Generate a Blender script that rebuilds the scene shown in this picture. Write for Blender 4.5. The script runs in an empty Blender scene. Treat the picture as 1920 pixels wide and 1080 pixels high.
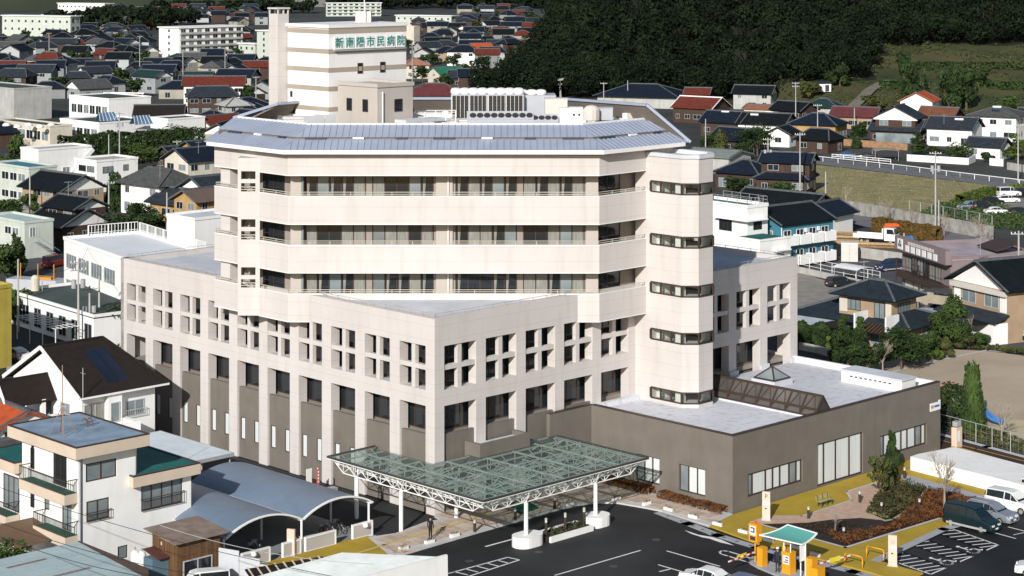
import bpy, math, random
import numpy as np
from mathutils import Vector, Matrix
S = bpy.context.scene
COL = S.collection
random.seed(7)
R = math.radians
# ------------------------------------------------------------------ camera, sky, sun
HC, FP, HOR, PCX = 47.0, 3765.0, -90.0, 960.0       # eye height (m), focal length / horizon / centre in photo pixels
cd = bpy.data.cameras.new('camera'); cam = bpy.data.objects.new('camera', cd); COL.objects.link(cam)
cam.location = (0, 0, HC); cam.rotation_euler = (R(90), 0, 0)
cd.sensor_width = 36; cd.lens = 36 * FP / 1920; cd.shift_y = (HOR - 540) / 1920
cd.clip_start = 1; cd.clip_end = 9000
S.camera = cam
SUN_EL, SUN_AZ = R(25.5), R(196.5)
W = bpy.data.worlds.new('World'); S.world = W; W.use_nodes = True
nt = W.node_tree; bg = nt.nodes['Background']
sk = nt.nodes.new('ShaderNodeTexSky'); sk.sky_type = 'NISHITA'; sk.sun_disc = False
sk.sun_elevation = SUN_EL; sk.sun_rotation = SUN_AZ; sk.air_density = 1.0; sk.dust_density = 1.0
nt.links.new(sk.outputs[0], bg.inputs[0]); bg.inputs[1].default_value = 0.08
ld = bpy.data.lights.new('sun', 'SUN'); sun = bpy.data.objects.new('sun', ld); COL.objects.link(sun)
ld.energy = 4.7; ld.angle = R(0.5); ld.color = (1, 0.965, 0.925)
sd = Vector((math.sin(SUN_AZ) * math.cos(SUN_EL), math.cos(SUN_AZ) * math.cos(SUN_EL), math.sin(SUN_EL)))
sun.rotation_euler = (-sd).to_track_quat('-Z', 'Y').to_euler(); sun.location = (-60, -60, 200)
S.view_settings.view_transform = 'Standard'; S.view_settings.look = 'None'
S.view_settings.exposure = 0.08; S.view_settings.gamma = 1; S.view_settings.use_curve_mapping = False
S.render.engine = 'CYCLES'
S.cycles.max_bounces = 6; S.cycles.transparent_max_bounces = 16

# ------------------------------------------------------------------ helpers
def G(px, py, z=0.0):
    "world x, y of the point at height z seen at photo pixel (px, py)"
    Y = (HC - z) * FP / (py - HOR)
    return ((px - PCX) * Y / FP, Y)
def GP(pts, z=0.0):
    return [G(a, b, z) for a, b in pts]
def AT(px, Y):
    return ((px - PCX) * Y / FP, Y)
def ZAT(py, Y):
    return HC - (py - HOR) * Y / FP

MATS = {}
def mat(name, col, rough=0.8, var=0.15, scale=0.6, bump=0.0, bscale=8.0, metal=0.0, spec=0.3, col2=None, stretch=None, detail=4.0, dirt=0.0, joints=0.0):
    "principled surface whose colour wanders between two tones; fine relief from a second noise"
    if name in MATS: return MATS[name]
    m = bpy.data.materials.new(name); m.use_nodes = True; n = m.node_tree; b = n.nodes['Principled BSDF']
    b.inputs['Roughness'].default_value = rough; b.inputs['Metallic'].default_value = metal
    b.inputs['Specular IOR Level'].default_value = spec
    tc = n.nodes.new('ShaderNodeTexCoord'); mp = n.nodes.new('ShaderNodeMapping')
    if stretch: mp.inputs['Scale'].default_value = stretch
    n.links.new(tc.outputs['Object'], mp.inputs[0])
    nz = n.nodes.new('ShaderNodeTexNoise'); nz.inputs['Scale'].default_value = scale; nz.inputs['Detail'].default_value = detail
    n.links.new(mp.outputs[0], nz.inputs['Vector'])
    rp = n.nodes.new('ShaderNodeValToRGB')
    c2 = col2 or tuple(c * (1 - var) for c in col)
    c1 = col if col2 else tuple(min(1, c * (1 + var * 0.6)) for c in col)
    rp.color_ramp.elements[0].position = 0.3; rp.color_ramp.elements[1].position = 0.7
    rp.color_ramp.elements[0].color = (*c2, 1); rp.color_ramp.elements[1].color = (*c1, 1)
    n.links.new(nz.outputs['Fac'], rp.inputs[0])
    out = rp.outputs[0]
    if dirt:                                        # streaks and stains
        n2 = n.nodes.new('ShaderNodeTexNoise'); n2.inputs['Scale'].default_value = 1.0; n2.inputs['Detail'].default_value = 6
        m2 = n.nodes.new('ShaderNodeMapping'); m2.inputs['Scale'].default_value = (1.3, 1.3, 0.16)
        n.links.new(tc.outputs['Object'], m2.inputs[0]); n.links.new(m2.outputs[0], n2.inputs['Vector'])
        r2 = n.nodes.new('ShaderNodeValToRGB'); r2.color_ramp.elements[0].position = 0.5; r2.color_ramp.elements[1].position = 0.75
        r2.color_ramp.elements[0].color = (1, 1, 1, 1); d = 1 - dirt; r2.color_ramp.elements[1].color = (d, d, d * 0.97, 1)
        n.links.new(n2.outputs['Fac'], r2.inputs[0])
        mx = n.nodes.new('ShaderNodeMix'); mx.data_type = 'RGBA'; mx.blend_type = 'MULTIPLY'; mx.inputs[0].default_value = 1
        n.links.new(out, mx.inputs[6]); n.links.new(r2.outputs[0], mx.inputs[7]); out = mx.outputs[2]
    if joints:                                      # fine level joints between tile courses
        sx = n.nodes.new('ShaderNodeSeparateXYZ'); n.links.new(tc.outputs['Object'], sx.inputs[0])
        d = n.nodes.new('ShaderNodeMath'); d.operation = 'DIVIDE'; d.inputs[1].default_value = joints; n.links.new(sx.outputs[2], d.inputs[0])
        f = n.nodes.new('ShaderNodeMath'); f.operation = 'FRACT'; n.links.new(d.outputs[0], f.inputs[0])
        l = n.nodes.new('ShaderNodeMath'); l.operation = 'LESS_THAN'; l.inputs[1].default_value = .05 / joints; n.links.new(f.outputs[0], l.inputs[0])
        m3 = n.nodes.new('ShaderNodeMath'); m3.operation = 'MULTIPLY_ADD'; m3.inputs[1].default_value = -.13; m3.inputs[2].default_value = 1; n.links.new(l.outputs[0], m3.inputs[0])
        vm = n.nodes.new('ShaderNodeVectorMath'); vm.operation = 'SCALE'; n.links.new(out, vm.inputs[0]); n.links.new(m3.outputs[0], vm.inputs['Scale']); out = vm.outputs[0]
    n.links.new(out, b.inputs['Base Color'])
    if bump:
        nb = n.nodes.new('ShaderNodeTexNoise'); nb.inputs['Scale'].default_value = bscale; nb.inputs['Detail'].default_value = 5
        n.links.new(tc.outputs['Object'], nb.inputs['Vector'])
        bp = n.nodes.new('ShaderNodeBump'); bp.inputs['Strength'].default_value = bump; bp.inputs['Distance'].default_value = 0.05
        n.links.new(nb.outputs['Fac'], bp.inputs['Height']); n.links.new(bp.outputs[0], b.inputs['Normal'])
    MATS[name] = m
    return m
def tilemat(name, col, rib=0.3, course=0.28, depth=0.05, var=0.3, rough=0.65, spec=0.12):
    "roof tiles: colour by noise, rolls and courses as relief from the roof's own UV (metres)"
    m = mat(name, col, rough, var, 1.2, spec=spec); n = m.node_tree; b = n.nodes['Principled BSDF']
    uv = n.nodes.new('ShaderNodeTexCoord'); sx = n.nodes.new('ShaderNodeSeparateXYZ'); n.links.new(uv.outputs['UV'], sx.inputs[0])
    def saw(sock, per, op):
        d = n.nodes.new('ShaderNodeMath'); d.operation = 'DIVIDE'; d.inputs[1].default_value = per; n.links.new(sock, d.inputs[0])
        f = n.nodes.new('ShaderNodeMath'); f.operation = op; n.links.new(d.outputs[0], f.inputs[0])
        if op == 'PINGPONG': f.inputs[1].default_value = 0.5
        return f.outputs[0]
    a = saw(sx.outputs[0], rib, 'PINGPONG'); c = saw(sx.outputs[1], course, 'FRACT')
    ad = n.nodes.new('ShaderNodeMath'); ad.operation = 'MULTIPLY_ADD'; ad.inputs[1].default_value = 0.4
    n.links.new(c, ad.inputs[0]); n.links.new(a, ad.inputs[2])
    bp = n.nodes.new('ShaderNodeBump'); bp.inputs['Strength'].default_value = 0.9; bp.inputs['Distance'].default_value = depth
    n.links.new(ad.outputs[0], bp.inputs['Height']); n.links.new(bp.outputs[0], b.inputs['Normal'])
    return m
def glassmat(name, col=(0.02, 0.025, 0.03), rough=0.06, var=0.4, scale=0.35):
    return mat(name, col, rough, var, scale, spec=0.6)

class MB:
    "collects shapes and links them as ONE mesh object"
    def __init__(s): s.v = []; s.f = []; s.uv = {}
    def pts(s, ps):
        i = len(s.v); s.v += [tuple(p) for p in ps]; return i
    def poly(s, ps, uv=None):
        i = s.pts(ps); s.f.append(tuple(range(i, i + len(ps))))
        if uv: s.uv[len(s.f) - 1] = uv
        return s
    def box(s, x0, x1, y0, y1, z0, z1):
        i = s.pts([(x0, y0, z0), (x1, y0, z0), (x1, y1, z0), (x0, y1, z0), (x0, y0, z1), (x1, y0, z1), (x1, y1, z1), (x0, y1, z1)])
        for q in ((0, 3, 2, 1), (4, 5, 6, 7), (0, 1, 5, 4), (1, 2, 6, 5), (2, 3, 7, 6), (3, 0, 4, 7)): s.f.append(tuple(i + k for k in q))
        return s
    def prism(s, p2, z0, z1, bottom=True):
        n = len(p2)
        a = sum(p2[k][0] * p2[(k + 1) % n][1] - p2[(k + 1) % n][0] * p2[k][1] for k in range(n))
        if a < 0: p2 = p2[::-1]
        i = s.pts([(x, y, z0) for x, y in p2] + [(x, y, z1) for x, y in p2])
        if bottom: s.f.append(tuple(i + k for k in range(n))[::-1])
        s.f.append(tuple(i + n + k for k in range(n)))
        for k in range(n): j = (k + 1) % n; s.f.append((i + k, i + j, i + n + j, i + n + k))
        return s
    def slab(s, ps, th):
        "polygon in space thickened downwards by th along its normal"
        ps = [Vector(p) for p in ps]; nrm = (ps[1] - ps[0]).cross(ps[2] - ps[0]).normalized()
        if nrm.z < 0: ps = ps[::-1]; nrm = -nrm
        n = len(ps); e = (ps[1] - ps[0]).normalized(); f = nrm.cross(e)
        i = s.pts(ps + [p - nrm * th for p in ps])
        s.f.append(tuple(range(i, i + n))); s.uv[len(s.f) - 1] = [((p - ps[0]).dot(e), (p - ps[0]).dot(f)) for p in ps]
        s.f.append(tuple(range(i + n, i + 2 * n))[::-1])
        for k in range(n): j = (k + 1) % n; s.f.append((i + k, i + n + k, i + n + j, i + j))
        return s
    def bar(s, p, q, w, h=None, up=(0, 0, 1)):
        p, q = Vector(p), Vector(q); h = h or w; d = (q - p)
        if d.length < 1e-6: return s
        d.normalize(); u = Vector(up)
        if abs(d.dot(u)) > 0.98: u = Vector((1, 0, 0))
        a = d.cross(u).normalized() * (w / 2); b = a.cross(d).normalized() * (h / 2)
        i = s.pts([p - a - b, p + a - b, p + a + b, p - a + b, q - a - b, q + a - b, q + a + b, q - a + b])
        for k in ((0, 3, 2, 1), (4, 5, 6, 7), (0, 1, 5, 4), (1, 2, 6, 5), (2, 3, 7, 6), (3, 0, 4, 7)): s.f.append(tuple(i + t for t in k))
        return s
    def tube(s, p, q, r, n=8, r2=None):
        p, q = Vector(p), Vector(q); d = (q - p)
        if d.length < 1e-6: return s
        d.normalize(); r2 = r if r2 is None else r2
        a = d.orthogonal().normalized(); b = d.cross(a)
        i = s.pts([p + (a * math.cos(t) + b * math.sin(t)) * r for t in [2 * math.pi * k / n for k in range(n)]] +
                  [q + (a * math.cos(t) + b * math.sin(t)) * r2 for t in [2 * math.pi * k / n for k in range(n)]])
        for k in range(n): j = (k + 1) % n; s.f.append((i + k, i + j, i + n + j, i + n + k))
        s.f.append(tuple(range(i, i + n))[::-1]); s.f.append(tuple(range(i + n, i + 2 * n)))
        return s
    def path(s, ps, r, n=6):
        for a, b in zip(ps[:-1], ps[1:]): s.tube(a, b, r, n)
        return s
    def lathe(s, prof, n=16, c=(0, 0, 0)):
        i0 = len(s.v)
        for r, z in prof:
            s.pts([(c[0] + r * math.cos(2 * math.pi * k / n), c[1] + r * math.sin(2 * math.pi * k / n), c[2] + z) for k in range(n)])
        for j in range(len(prof) - 1):
            for k in range(n):
                l = (k + 1) % n; a = i0 + j * n
                s.f.append((a + k, a + l, a + n + l, a + n + k))
        s.f.append(tuple(range(i0, i0 + n))[::-1]); s.f.append(tuple(range(len(s.v) - n, len(s.v))))
        return s
    def holes(s, L, z0, z1, th, hs):
        "upright panel along local x, front at y=0, thickness th towards +y, with rectangular openings (x0,x1,z0,z1)"
        xs = sorted({0.0, L, *[min(max(h[k], 0), L) for h in hs for k in (0, 1)]})
        zs = sorted({z0, z1, *[min(max(h[k], z0), z1) for h in hs for k in (2, 3)]})
        def solid(i, j):
            if not (0 <= i < len(xs) - 1 and 0 <= j < len(zs) - 1): return False
            cx = (xs[i] + xs[i + 1]) / 2; cz = (zs[j] + zs[j + 1]) / 2
            return not any(h[0] < cx < h[1] and h[2] < cz < h[3] for h in hs)
        for i in range(len(xs) - 1):
            for j in range(len(zs) - 1):
                if not solid(i, j): continue
                a, b, c, d = xs[i], xs[i + 1], zs[j], zs[j + 1]
                s.poly([(a, 0, c), (b, 0, c), (b, 0, d), (a, 0, d)]); s.poly([(a, th, c), (a, th, d), (b, th, d), (b, th, c)])
                if not solid(i - 1, j): s.poly([(a, 0, c), (a, 0, d), (a, th, d), (a, th, c)])
                if not solid(i + 1, j): s.poly([(b, 0, c), (b, th, c), (b, th, d), (b, 0, d)])
                if not solid(i, j - 1): s.poly([(a, 0, c), (a, th, c), (b, th, c), (b, 0, c)])
                if not solid(i, j + 1): s.poly([(a, 0, d), (b, 0, d), (b, th, d), (a, th, d)])
        return s
    def xf(s, M, start=0):
        for k in range(start, len(s.v)): s.v[k] = tuple(M @ Vector(s.v[k]))
        return s
    def add(s, o, M=None):
        i = len(s.v); s.v += [tuple(M @ Vector(p)) for p in o.v] if M else list(o.v)
        fi = len(s.f); s.f += [tuple(i + k for k in f) for f in o.f]
        for k, u in o.uv.items(): s.uv[fi + k] = u
        return s
    def mesh(s, name, m, smooth=False):
        me = bpy.data.meshes.new(name); me.from_pydata(s.v, [], s.f)
        if s.uv:
            l = me.uv_layers.new(name='UVMap')
            for fi, us in s.uv.items():
                p = me.polygons[fi]
                for k, li in enumerate(p.loop_indices): l.data[li].uv = us[k]
        me.materials.append(m)
        if smooth: me.polygons.foreach_set('use_smooth', [True] * len(me.polygons))
        me.update()
        return me
    def build(s, name, m, parent=None, smooth=False, loc=None, rz=0):
        return put(s.mesh(name, m, smooth), name, parent, loc, rz)
def put(me, name, parent=None, loc=None, rz=0, scale=None):
    o = bpy.data.objects.new(name, me); COL.objects.link(o); o.parent = parent
    if loc: o.location = loc
    if rz: o.rotation_euler = (0, 0, rz)
    if scale: o.scale = scale
    return o
def tag(o, label=None, cat=None, group=None, kind=None):
    if label: o['label'] = label
    if cat: o['category'] = cat
    if group: o['group'] = group
    if kind: o['kind'] = kind
    return o
def thing(name, label, cat, loc=(0, 0, 0), rz=0, group=None):
    o = bpy.data.objects.new(name, None); COL.objects.link(o); o.empty_display_size = 0.5
    o.location = loc; o.rotation_euler = (0, 0, rz)
    return tag(o, label, cat, group)
def copy_tree(o, parent=None):
    c = o.copy(); COL.objects.link(c)
    if parent: c.parent = parent
    for ch in list(o.children): copy_tree(ch, c)
    return c
def sheet(name, p2, z, m, kind='structure'):
    o = MB().poly([(x, y, z) for x, y in ccw(p2)]).build(name, m); return tag(o, kind=kind)
def ccw(p2):
    n = len(p2); a = sum(p2[k][0] * p2[(k + 1) % n][1] - p2[(k + 1) % n][0] * p2[k][1] for k in range(n))
    return p2 if a > 0 else p2[::-1]
def plinth(name, p2, z0, z1, m, kind='structure'):
    return tag(MB().prism(p2, z0, z1).build(name, m), kind=kind)
def strip(ps, w, z, closed=False):
    "flat painted or laid strip of width w along world points"
    b = MB(); ps = [Vector((x, y, 0)) for x, y in ps]
    if closed: ps = ps + [ps[0]]
    for p, q in zip(ps[:-1], ps[1:]):
        d = (q - p).normalized(); n = Vector((-d.y, d.x, 0)) * w / 2; e = d * (w / 2 if len(ps) > 2 else 0)
        b.poly([(*(p - n - e).xy, z), (*(q - n + e).xy, z), (*(q + n + e).xy, z), (*(p + n - e).xy, z)])
    return b

# shared window meshes: frame with mullions, pane a little behind it
WIN = {}
def window(parent, x, y, z, w, h, rz, m_frame, m_glass, lights=2, rail=False, name='window', t=0.07, out=0.06):
    "window centred at (x, y), sill at z, on a wall whose outward side is local -y turned by rz"
    k = (round(w, 2), round(h, 2), lights, rail, m_frame.name, m_glass.name, t, out)
    if k not in WIN:
        f = MB(); a = w / 2
        f.box(-a, a, -out, 0.02, 0, t); f.box(-a, a, -out, 0.02, h - t, h); f.box(-a, -a + t, -out, 0.02, t, h - t); f.box(a - t, a, -out, 0.02, t, h - t)
        for i in range(1, lights):
            c = -a + w * i / lights; f.box(c - t / 2, c + t / 2, -out * 0.8, 0.02, t, h - t)
        if rail:
            f.box(-a - .1, a + .1, -0.3, -0.26, h * .42, h * .42 + .05); f.box(-a - .1, a + .1, -0.3, -0.26, 0.02, .07)
            nb = max(4, int(w / .18))
            for i in range(nb + 1):
                c = -a - .08 + (w + .16) * i / nb; f.box(c - .012, c + .012, -.29, -.27, .07, h * .42)
            for c in (-a - .08, a + .05): f.box(c, c + .03, -.3, -.06, h * .42, h * .42 + .04)
        g = MB(); g.poly([(-a + t, -0.012, t), (a - t, -0.012, t), (a - t, -0.012, h - t), (-a + t, -0.012, h - t)])
        WIN[k] = (f.mesh('window', m_frame), g.mesh('pane', m_glass))
    a, b = WIN[k]
    o = put(a, name, parent, (x, y, z), rz); put(b, 'pane', o)
    return o

M_white = mat('white_render', (0.83, 0.825, 0.80), 0.85, 0.06, 0.3, dirt=0.10)
M_cream = mat('cream_render', (0.62, 0.57, 0.47), 0.85, 0.12, 0.4, dirt=0.15)
M_grey = mat('grey_render', (0.42, 0.42, 0.40), 0.85, 0.14, 0.4, dirt=0.2)
M_beige = mat('beige_band', (0.58, 0.48, 0.38), 0.85, 0.08, 0.5)
M_conc = mat('concrete', (0.42, 0.41, 0.38), 0.9, 0.15, 0.8, 0.2, 6, dirt=0.2)
M_kerb = mat('kerb_concrete', (0.52, 0.51, 0.50), 0.9, 0.12, 1.5)
M_wmetal = mat('white_metal', (0.8, 0.8, 0.78), 0.45, 0.05, 1, spec=0.4)
M_gmetal = mat('grey_metal', (0.35, 0.36, 0.37), 0.5, 0.1, 1, spec=0.4)
M_dmetal = mat('dark_metal', (0.05, 0.05, 0.05), 0.5, 0.1, 1, spec=0.4)
M_brownfr = mat('brown_frame', (0.055, 0.035, 0.028), 0.5, 0.1, 2)
M_alu = mat('aluminium_frame', (0.45, 0.46, 0.46), 0.4, 0.08, 2, spec=0.5)
M_glass = glassmat('dark_glass')
M_glassb = glassmat('pale_glass', (0.22, 0.26, 0.27), 0.12)
M_curtain = mat('curtain', (0.25, 0.25, 0.225), 0.9, 0.3, 3.0, stretch=(4, 4, 0.3))
M_blind = mat('white_blind', (0.62, 0.66, 0.66), 0.7, 0.1, 1.0, stretch=(3, 3, 0.2))
M_black = mat('black_plastic', (0.02, 0.02, 0.02), 0.5, 0.1, 2)
M_wood = mat('brown_wood', (0.14, 0.075, 0.035), 0.75, 0.35, 2.5, 0.2, 14, stretch=(1, 1, 0.15))
M_ochre = mat('ochre_wall', (0.42, 0.27, 0.11), 0.85, 0.2, 0.8)
M_navy = tilemat('navy_tiles', (0.011, 0.017, 0.030))
M_black_t = tilemat('black_tiles', (0.008, 0.011, 0.013))
M_slate = tilemat('slate_tiles', (0.030, 0.038, 0.048))
M_greyt = tilemat('grey_tiles', (0.085, 0.087, 0.085))
M_redt = tilemat('red_tiles', (0.14, 0.034, 0.022))
M_oranget = tilemat('orange_tiles', (0.48, 0.095, 0.03))
M_browns = mat('brown_shingles', (0.016, 0.011, 0.009), 0.9, 0.25, 1.5, 0.3, 10)
M_maroon = mat('maroon_metal', (0.12, 0.035, 0.035), 0.6, 0.2, 0.7)
M_ridge = mat('ridge_tile', (0.10, 0.11, 0.12), 0.7, 0.3, 2)
M_teal = tilemat('teal_tiles', (0.018, 0.042, 0.042))
M_deckb = mat('blue_grey_deck', (0.58, 0.60, 0.64), 0.9, 0.14, 0.25, 0.1, 5, dirt=0.12)
# ================================================================== the hospital
HX, HY = -6.44, 167.3
UA = math.atan2(0.697, 0.717)
def UV(u, v):
    return (HX + u * 0.717 - v * 0.697, HY + u * 0.697 + v * 0.717)
def toUV(x, y):
    dx, dy = x - HX, y - HY
    return (dx * .717 + dy * .697, -dx * .697 + dy * .717)
HOSP = thing('hospital', 'large cream hospital with four stacked balcony bands above a square podium', 'hospital', (HX, HY, 0), UA)
M_hw = mat('cream_wall_tile', (0.575, 0.538, 0.514), 0.75, 0.06, 0.22, 0.15, 30, dirt=0.10, joints=1.21)
M_hw2 = mat('white_plant_wall', (0.78, 0.765, 0.75), 0.75, 0.04, 0.3, dirt=0.04)
M_taupe = mat('taupe_tile', (0.168, 0.148, 0.127), 0.75, 0.10, 0.5, 0.12, 26, dirt=0.10)
M_bandw = mat('taupe_band', (0.36, 0.31, 0.255), 0.8, 0.05)
M_pent = mat('penthouse_wall_tile', (0.46, 0.42, 0.38), 0.8, 0.05, 0.3, 0.1, 20, dirt=0.06)
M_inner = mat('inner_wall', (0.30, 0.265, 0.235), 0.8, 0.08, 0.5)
M_metroof = mat('blue_grey_sheet_metal', (0.30, 0.34, 0.43), 0.42, 0.08, 0.5, metal=0.0, spec=0.5)
M_roofw = mat('pale_roof_membrane', (0.68, 0.69, 0.73), 0.9, 0.22, 0.10, 0.1, 4, dirt=0.3, detail=9, col2=(.50, .51, .55))
M_soffit = mat('brown_soffit', (0.19, 0.165, 0.14), 0.8, 0.1, 0.6)
RZL = R(-90)      # a wall on the left face (local y axis runs away): outward = -u
def face_left(mb, u, v0, v1):
    "panel drawn along local x (0..L), front y=0 -> stands on plane u, from v1 down to v0, outward -u"
    return Matrix.Translation((u, v1, 0)) @ Matrix.Rotation(R(-90), 4, 'Z')
def face_right(mb, v, u0):
    return Matrix.Translation((u0, v, 0))

# --- podium screens with deep openings
PH = 16.4
LB = [(1.14 + 4.6 * i, 4.45 + 4.6 * i) for i in range(10)]
RB = [(1.08 + 4.78 * i, 4.73 + 4.78 * i) for i in range(10) if i != 5]
LV, RU, TH = 46.9, 48.9, 0.95
hs = []
for a, b in LB: hs += [(LV - b, LV - a, 10.33, 14.02), (LV - b, LV - a, -1, 9.0)]
m = MB().holes(LV - TH, 0, PH, TH, [h for h in hs]); m.xf(face_left(m, 0, 0, LV)); m.build('facade_wall', M_hw, HOSP)
hs = []
for a, b in RB: hs += [(a, b, 10.33, 14.02), (a, b, -1, 9.0)]
m = MB().holes(RU, 0, PH, TH, hs); m.build('facade_wall', M_hw, HOSP)
# crosses in the third-floor openings
cw, ch = 3.31, 3.69
def cross_mesh(w):
    c = MB(); c.box(-.23, .23, .1, .5, 0, ch); c.box(-w / 2, -.23, .1, .5, ch * .5 - .2, ch * .5 + .2); c.box(.23, w / 2, .1, .5, ch * .5 - .2, ch * .5 + .2)
    return c.mesh('window_cross', M_hw)
cl, cr = cross_mesh(cw), cross_mesh(3.65)
for a, b in LB: put(cl, 'window_cross', HOSP, (0, (a + b) / 2, 10.33), RZL)
for a, b in RB: put(cr, 'window_cross', HOSP, ((a + b) / 2, 0, 10.33))
# taupe infill between the columns, each a panel
for a, b in LB:
    k = LB.index((a, b)); hl = []
    w = b - a
    if 1 <= k <= 8:
        hl = [(0.25, 0.95, 1.7, 3.75), (w - 1.0, w - 0.3, 1.7, 3.75)]
    m = MB().holes(w, 0, 6.55, .3, hl); m.xf(Matrix.Translation((.22, b, 0)) @ Matrix.Rotation(R(-90), 4, 'Z'))
    o = m.build('infill_panel', M_taupe, HOSP)
    for h in hl:
        window(o, .3, b - (h[0] + h[1]) / 2, 1.7, .7, 2.05, RZL, M_brownfr, M_blind, 1)
for i, (a, b) in enumerate(RB[:4]):
    MB().box(a, b, .25, .55, 0 if i != 1 else 3.9, 6.55).build('infill_panel', M_taupe, HOSP)
# glazed entrance behind the canopy
for i in range(4):
    window(HOSP, 6.3 + .9 * i, .8, 0.1, .9, 3.6, 0, M_brownfr, M_glassb, 1, name='entrance_door')
for k in (1,):
    pass
# inner walls behind the screens with their windows
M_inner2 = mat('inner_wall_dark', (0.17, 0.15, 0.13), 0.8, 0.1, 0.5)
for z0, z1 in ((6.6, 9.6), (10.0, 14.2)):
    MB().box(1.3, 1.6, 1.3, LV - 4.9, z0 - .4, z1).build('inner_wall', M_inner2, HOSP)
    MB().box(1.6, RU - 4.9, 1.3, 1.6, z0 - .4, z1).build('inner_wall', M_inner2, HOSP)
    for i, (a, b) in enumerate(LB[:9]):
        window(HOSP, 1.3, (a + b) / 2 + .55, z0 + (.0 if z0 < 8 else .35), 3.9, z1 - z0 - .45, RZL, M_brownfr, M_glass, 3)
    for i, (a, b) in enumerate(RB[:8]):
        window(HOSP, (a + b) / 2 + .45, 1.3, z0 + (.0 if z0 < 8 else .35), 4.1, z1 - z0 - .45, 0, M_brownfr, M_glass, 3)
for z in (6.0, 9.55, 14.2):
    MB().prism([(.96, .96), (RU - .02, .96), (RU - .02, 10), (10, LV - .02), (.96, LV - .02)], z, z + .4).build('floor_slab', M_inner, HOSP)
# podium body below the colonnade and its end walls
MB().prism([(1.2, 1.2), (RU - .3, 1.2), (RU - .3, 14), (14, LV - .3), (1.2, LV - .3)], 0, 6.0).build('ground_floor_wall', M_taupe, HOSP)
m = MB().holes(14, 0, PH, .5, [(1.2, 4.4, 10.33, 14.0), (1.2, 4.4, 6.6, 9.0)]); m.xf(Matrix.Translation((14, LV + .001, 0)) @ Matrix.Rotation(R(180), 4, 'Z')); m.build('end_wall', M_hw, HOSP)
m = MB().holes(14, 5.9, PH, .5, [(1.2, 4.4, 10.33, 14.0), (1.2, 4.4, 6.6, 9.0)]); m.xf(Matrix.Translation((RU + .001, 0.96, 0)) @ Matrix.Rotation(R(90), 4, 'Z')); m.build('end_wall', M_hw, HOSP)
# podium roof
MB().prism([(.96, .96), (RU - .5, .96), (RU - .5, 15), (15, LV - .5), (.96, LV - .5)], 15.6, 15.95).build('podium_roof', M_deckb, HOSP)
MB().box(14, 14.4, 30, LV - .5, 15.95, 16.5).box(30, RU - .5, 14, 14.4, 15.95, 16.5).build('roof_parapet', M_hw, HOSP)
for p, q in (((.5, .5), (.5, 16.5)), ((.5, .5), (17, .5)), ((.5, 30), (.5, 46.4)), ((30, .5), (48.4, .5)), ((48.4, .5), (48.4, 14)), ((.5, 46.4), (14, 46.4))):
    rl = MB(); L = math.dist(p, q); n = int(L / 1.6)
    for i in range(n + 1):
        t = i / n; x = p[0] + (q[0] - p[0]) * t; y = p[1] + (q[1] - p[1]) * t
        rl.box(x - .02, x + .02, y - .02, y + .02, PH, PH + .32)
    rl.bar((*p, PH + .3), (*q, PH + .3), .04)
    rl.build('roof_rail', M_gmetal, HOSP)

# --- ward block
def off(pl, d):
    "mitred offset of an open polyline towards its right hand side (inwards)"
    out = []
    for i, p in enumerate(pl):
        p = Vector(p); ns = []
        if i > 0: e = (p - Vector(pl[i - 1])).normalized(); ns.append(Vector((-e.y, e.x)))
        if i < len(pl) - 1: e = (Vector(pl[i + 1]) - p).normalized(); ns.append(Vector((-e.y, e.x)))
        n = sum(ns, Vector((0, 0))).normalized(); k = 1 / n.dot(ns[0]); out.append(tuple(p + n * d * k))
    return out
WP = [(-1.35, 29.2), (-1.35, 18.08), (18.55, -1.35), (29.2, -1.35)]
BACK = [(29.2, 13.6), (13.6, 29.2)]
def ring(pl, z0, z1, th, name, m, parent=HOSP):
    b = MB(); q = off(pl, th)
    for i in range(len(pl) - 1):
        b.prism([pl[i], pl[i + 1], q[i + 1], q[i]], z0, z1)
    return b.build(name, m, parent)
BANDS = [(14.0, 16.42), (18.36, 20.78), (22.7, 25.14), (27.06, 29.25)]
WPB = [(4.5, 29.2)] + WP + []
for i, (z0, z1) in enumerate(BANDS):
    b = MB(); pl = WPB; q = off(pl, .25)
    for k in range(len(pl) - 1): b.prism([pl[k], pl[k + 1], q[k + 1], q[k]], z0, z1)
    o = b.build('balcony_parapet', M_hw, HOSP)
    q1 = off(pl, -.03); c = MB(); q2 = off(pl, .28)
    for k in range(len(pl) - 1): c.prism([q1[k], q1[k + 1], q2[k + 1], q2[k]], z1, z1 + .07)
    for k in range(len(pl) - 1): c.prism([q1[k], q1[k + 1], q2[k + 1], q2[k]], z0 - .06, z0)
    c.build('coping', M_hw2, o)
    MB().prism(off(WP, .26) + BACK, z0, z0 + (1.25 if i < 3 else 1.6)).build('floor_slab', M_inner, HOSP)
    if i < 3:                                            # hand rails on the parapets
        r = MB(); pr = off(WPB, .12)
        for k in range(len(pr) - 1):
            L = math.dist(pr[k], pr[k + 1]); n = max(2, int(L / 1.75))
            for j in range(n + 1):
                t = j / n; x = pr[k][0] + (pr[k + 1][0] - pr[k][0]) * t; y = pr[k][1] + (pr[k + 1][1] - pr[k][1]) * t
                r.box(x - .025, x + .025, y - .025, y + .025, z1 + .07, z1 + .42)
            for zz in (.22, .40): r.bar((*pr[k], z1 + zz), (*pr[k + 1], z1 + zz), .05)
        r.build('railing', mat('ivory_rail', (.50, .46, .38), .5, .05), HOSP)
IW = off(WP, 1.75)
IWc = [(IW[0][0], 26.3)] + IW[1:3] + [(26, IW[3][1])]
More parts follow.
